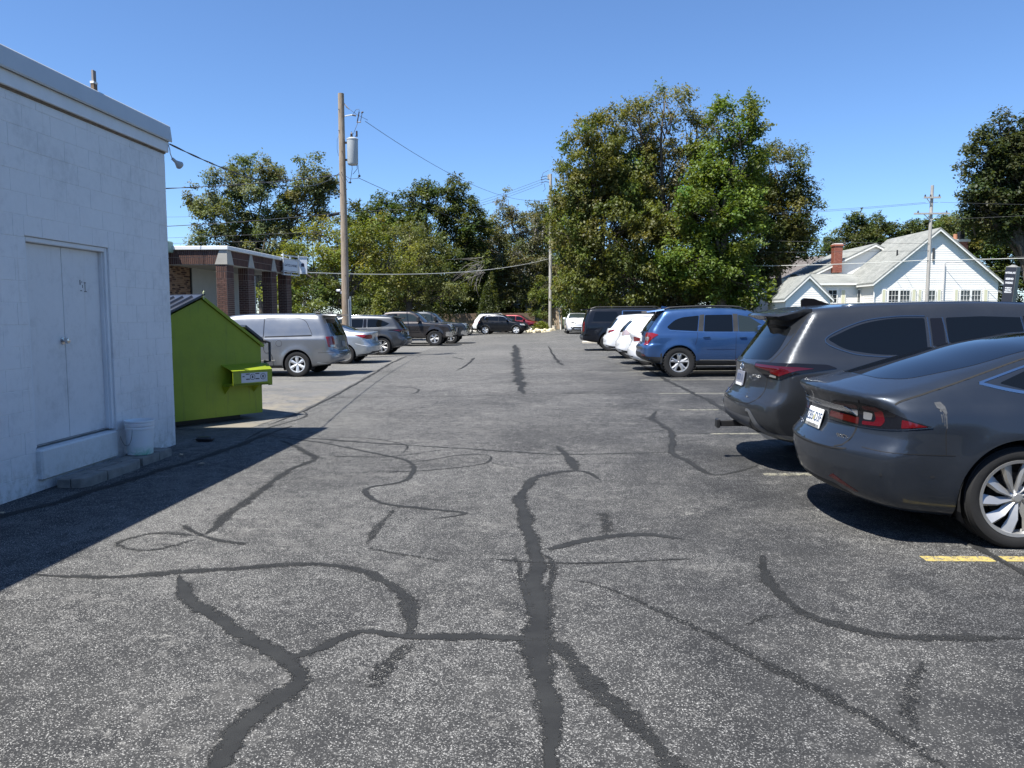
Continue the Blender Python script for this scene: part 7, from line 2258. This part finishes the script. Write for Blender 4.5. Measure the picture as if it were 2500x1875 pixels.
# ================================================================== reserved parking sign
sx_, sy_ = at(2455, 700, 35)[0], 35.0
RS = thing('parking_sign', 'leaning dark pylon sign reading reserved parking, right of the white house', 'sign', (sx_, sy_, gz(sx_)), (0, R(4.5), R(-56)))
SB_ = M('sign_black', (.022, .024, .034), .5); SBS = M('sign_side', (.20, .20, .185), .55, var=.2)
MB().bev((-.23, -.16, .0), (.23, .16, 3.50), .012).build('cabinet', SBS, RS)
MB().mm((-.222, -.166, .4), (.222, -.1605, 3.47)).build('face', SB_, RS)
MB().add([(-.16, -.14, 3.50), (.16, -.14, 3.50), (.16, .14, 3.50), (-.16, .14, 3.50), (-.05, -.03, 3.58), (.05, -.03, 3.58), (.05, .03, 3.58), (-.05, .03, 3.58)], [(0, 1, 5, 4), (1, 2, 6, 5), (2, 3, 7, 6), (3, 0, 4, 7), (4, 5, 6, 7)]).build('cap', SBS, RS)
LW = M('sign_letter', (.8, .8, .8), .5)
for z, tx_, sz, sq in ((3.23, 'NATIONAL AVE', .11, .52), (2.97, 'RESERVED', .12, .60), (2.80, 'PARKING', .12, .60), (2.58, 'PATIENTS OF', .075, .60), (2.49, 'SPRINGFIELD', .075, .60), (2.40, 'NEPHROLOGY', .075, .60)):
    put_text('lettering', tx_, sz, Matrix.Translation((0, -.1665, z)) @ Matrix.Rotation(R(90), 4, 'X'), LW, RS, world=False, squeeze=sq, bold=.004)

# ================================================================== fences, rocks, kerbs at the far end
FEN = M('fence_wood', (.135, .095, .065), .9, var=.3, vscale=3)
FENL = M('fence_wood_pale', (.36, .28, .20), .9, var=.3, vscale=3)
def picket_fence(name, label, x0, x1, y0, y1, h, material, pw=.14):
    root = thing(name, label, 'fence', ((x0 + x1) / 2, (y0 + y1) / 2, gz((x0 + x1) / 2)))
    L = math.hypot(x1 - x0, y1 - y0); n = int(L / pw); ang = math.atan2(y1 - y0, x1 - x0)
    me = MB().add([(0, -.01, 0), (pw * .93, -.01, 0), (pw * .93, .01, 0), (0, .01, 0), (0, -.01, h - .04), (pw * .93, -.01, h - .04), (pw * .93, .01, h - .04), (0, .01, h - .04), (pw * .2, -.01, h), (pw * .73, -.01, h), (pw * .73, .01, h), (pw * .2, .01, h)],
         [(3, 2, 1, 0), (0, 1, 5, 4), (1, 2, 6, 5), (2, 3, 7, 6), (3, 0, 4, 7), (4, 5, 9, 8), (5, 6, 10, 9), (6, 7, 11, 10), (7, 4, 8, 11), (8, 9, 10, 11)]).mesh('picket', material)
    for k in range(n):
        t = k / n
        x = x0 + (x1 - x0) * t; y = y0 + (y1 - y0) * t
        o = link(bpy.data.objects.new('picket', me), root)
        o.matrix_basis = wmat(root).inverted() @ Matrix.Translation((x, y, gz(x, y) + random.uniform(-.02, .02))) @ Matrix.Rotation(ang + random.uniform(-.03, .03), 4, 'Z')
    d = Vector((math.cos(ang), math.sin(ang), 0)); nn = Vector((-d.y, d.x, 0))
    for z in (.35, h - .35):
        a = Vector((x0, y0, 0)) + nn * .015; c = Vector((x1, y1, 0)) + nn * .015
        MB().hexa([(a.x, a.y, z), (c.x, c.y, z), *[((q + nn * .04).x, (q + nn * .04).y, z) for q in (c, a)], (a.x, a.y, z + .09), (c.x, c.y, z + .09), *[((q + nn * .04).x, (q + nn * .04).y, z + .09) for q in (c, a)]]).build('rail', material, root, world=True)
    return root
picket_fence('picket_fence', 'long brown picket fence along the back of the lot', -32, -2.0, 77.5, 76.5, 1.82, FEN, .145)
picket_fence('picket_fence', 'short pale wooden fence panel behind the pale utility pole', -1.1, .75, 73.6, 73.2, 2.05, FENL, .16)
ROCK = M('cream_rock', (.56, .50, .36), .85, var=.25, vscale=5, bmp=.5, bscale=12, bdist=.03)
ROCKW = M('white_rock', (.58, .56, .52), .85, var=.2, vscale=5, bmp=.5, bscale=12, bdist=.03)
def rock_mesh(seed, material):
    r = random.Random(seed)
    bm = bmesh.new(); bmesh.ops.create_icosphere(bm, subdivisions=2, radius=1)
    for v in bm.verts:
        k = 1 + .28 * math.sin(v.co.x * 3 + seed) * math.cos(v.co.y * 2.7 + seed * 2) + r.uniform(-.10, .10)
        v.co *= k
    me = bpy.data.meshes.new('rock'); bm.to_mesh(me); bm.free(); me.materials.append(material); return me
rms = [rock_mesh(i, ROCK) for i in range(4)]; rmw = [rock_mesh(i + 9, ROCKW) for i in range(3)]
RP = thing('rock_bed', 'bed of cream landscaping rocks at the foot of the pale utility pole', 'rocks', (-1.4, 70.5, gz(-1.4)))
for k in range(34):
    o = link(bpy.data.objects.new('rock', rms[k % 4]), RP)
    s_ = random.uniform(.13, .30)
    o.location = (random.uniform(-1.0, 1.3), random.uniform(-.9, 1.2), s_ * .35); o.scale = (s_ * 1.2, s_, s_ * .75); o.rotation_euler = (random.random(), random.random(), random.random() * 6)
RE = thing('rock_edging', 'line of pale edging stones along the back fence', 'rocks', (-9.5, 75, gz(-9.5)))
for k in range(44):
    o = link(bpy.data.objects.new('rock', rmw[k % 3]), RE)
    s_ = random.uniform(.12, .22)
    o.location = (-6.5 + k * .30 + random.uniform(-.08, .08), random.uniform(-.15, .15), s_ * .4); o.scale = (s_ * 1.4, s_, s_ * .8); o.rotation_euler = (random.random(), random.random(), random.random() * 6)
KB = MB().bev((-.9, 69.2, 0), (1.0, 69.42, .13), .02).build('timber_kerb', M('pale_timber', (.50, .45, .34), .85, var=.15), None)
tag(KB, 'pale timber kerb in front of the rock bed', 'kerb')
PT = MB().lathe([(0, .0), (.16, .0), (.19, .04), (.20, .55), (.215, .56), (.215, .62), (.18, .62), (.17, .5), (0, .48)], 18, 'z', (0, 0, 0)).build('pale_pot', M('pale_concrete_pot', (.56, .52, .44), .8), None, smooth=40)
PT.location = (-.05, 70.2, gz(0)); tag(PT, 'pale round pot standing against the foot of the pale utility pole', 'pot')
SW_ = thing('low_bush', 'small yellow-green bush among the rocks by the pale utility pole', 'bush', (-1.35, 71.4, gz(-1.3)))
r = np.random.default_rng(77); n = 900
Pn = unit(n, r) * r.uniform(.3, 1, (n, 1)) ** .5 * np.array([.8, .7, .55]) + np.array([0, 0, .5]); Nn = unit(n, r); Nn[:, 2] = abs(Nn[:, 2])
link(bpy.data.objects.new('leaves', leaf_mesh('leaves', Pn, Nn, np.full(n, .22), np.full(n, .08), np.array([.16, .19, .03])[None] * r.uniform(.6, 1.3, (n, 1)), r)), SW_)
CK = MB().bev((1.55, 43.0, -.02), (2.9, 43.9, .13), .03).build('concrete_island', M('pale_island', (.50, .45, .36), .85, var=.15), None)
tag(CK, 'pale concrete kerb island at the tail of the black full-size SUV', 'kerb')
# scraps near the corner of the block building
DB = MB().bev((-4.72, 9.75, gz(-4.7)), (-4.50, 9.86, gz(-4.7) + .06), .02).build('black_scrap', M_BLACK, None)
tag(DB, 'black plastic scrap on the ground at the corner of the block building', 'scrap')
lm_ = MB()
for k in range(5):
    t = k / 4 * 2 * math.pi; lm_.v.append((.045 * math.cos(t), .02 * math.sin(t), .012 + .008 * math.sin(3 * t)))
lm_.v = [(-.05, 0, .003), (-.01, -.022, .012), (.05, -.008, .006), (.045, .012, .014), (-.01, .022, .008)]; lm_.f = [(0, 1, 4), (1, 2, 3), (1, 3, 4)]
dl = M('dry_leaf', (.36, .28, .18), .8)
for (x, y, lab) in ((-4.62, 6.06, 'dry leaf on the shaded asphalt at the left edge'), (-4.40, 8.75, 'dry leaf beside the right end of the paver step'), (-3.9, 8.2, 'dry leaf on the shaded asphalt in front of the bucket')):
    o = link(bpy.data.objects.new('dry_leaf', bpy.data.meshes.get('dry_leaf') or lm_.mesh('dry_leaf', dl)), None)
    o.location = (x, y, gz(x) + .012); o.rotation_euler = (0, 0, random.random() * 6); tag(o, lab, 'leaf', 'dry leaves')

# unseen trees added behind the photographer for the paintwork and glass to mirror
for i, (x, y) in enumerate(((-20, -34), (-6, -38), (8, -36), (22, -33), (36, -26), (44, -8))):
    r = np.random.default_rng(90 + i); n = 5200
    root = thing('shade_tree', ['leafy tree behind the photographer, behind the block building', 'leafy tree straight behind the photographer', 'leafy tree behind the photographer, behind the fastback sedan', 'leafy tree behind the photographer to the right', 'leafy tree far to the right behind the photographer', 'leafy tree at the right side of the lot, out of view'][i], 'tree', (x, y, gz(x) - .05), group='trees behind the camera')
    d = unit(n, r); Pn = d * r.uniform(.2, 1, (n, 1)) ** .45 * np.array([8.5, 5, 5.2]) * (1 + .2 * np.sin(d[:, :1] * 5 + i)) + np.array([0, 0, 4.9])
    Nn = d * .5 + np.array([0, 0, .6]) + unit(n, r) * .5; Nn /= np.linalg.norm(Nn, axis=1, keepdims=True)
    link(bpy.data.objects.new('crown', leaf_mesh('crown', Pn, Nn, r.uniform(.55, 1.0, n), r.uniform(.3, .55, n), np.array([.06, .085, .03])[None] * r.uniform(.6, 1.3, (n, 1)), r)), root)
    MB().tube([(0, 0, -.1), (0, 0, 4.5)], [.3, .2], 8).build('trunk', BARK, root)

# unseen office added behind the photographer so paintwork and glass have something to reflect
OB = thing('office_building', 'long low brick office building behind the photographer', 'building', (14, -26, 0))
MB().mm((-14, -32, -.3), (44, -24, 4.2)).build('wall', M('office_brick', (.16, .085, .06), .9, var=.25, vscale=2), OB, world=True)
MB().mm((-14.4, -32.4, 4.2), (44.4, -23.6, 4.6)).build('roof', M('office_roof', (.3, .3, .29), .8), OB, world=True)
for k in range(12):
    MB().mm((-12 + k * 4.6, -23.995, 1.0), (-9.6 + k * 4.6, -23.97, 2.6)).build('window', GLASS_D, OB, world=True)
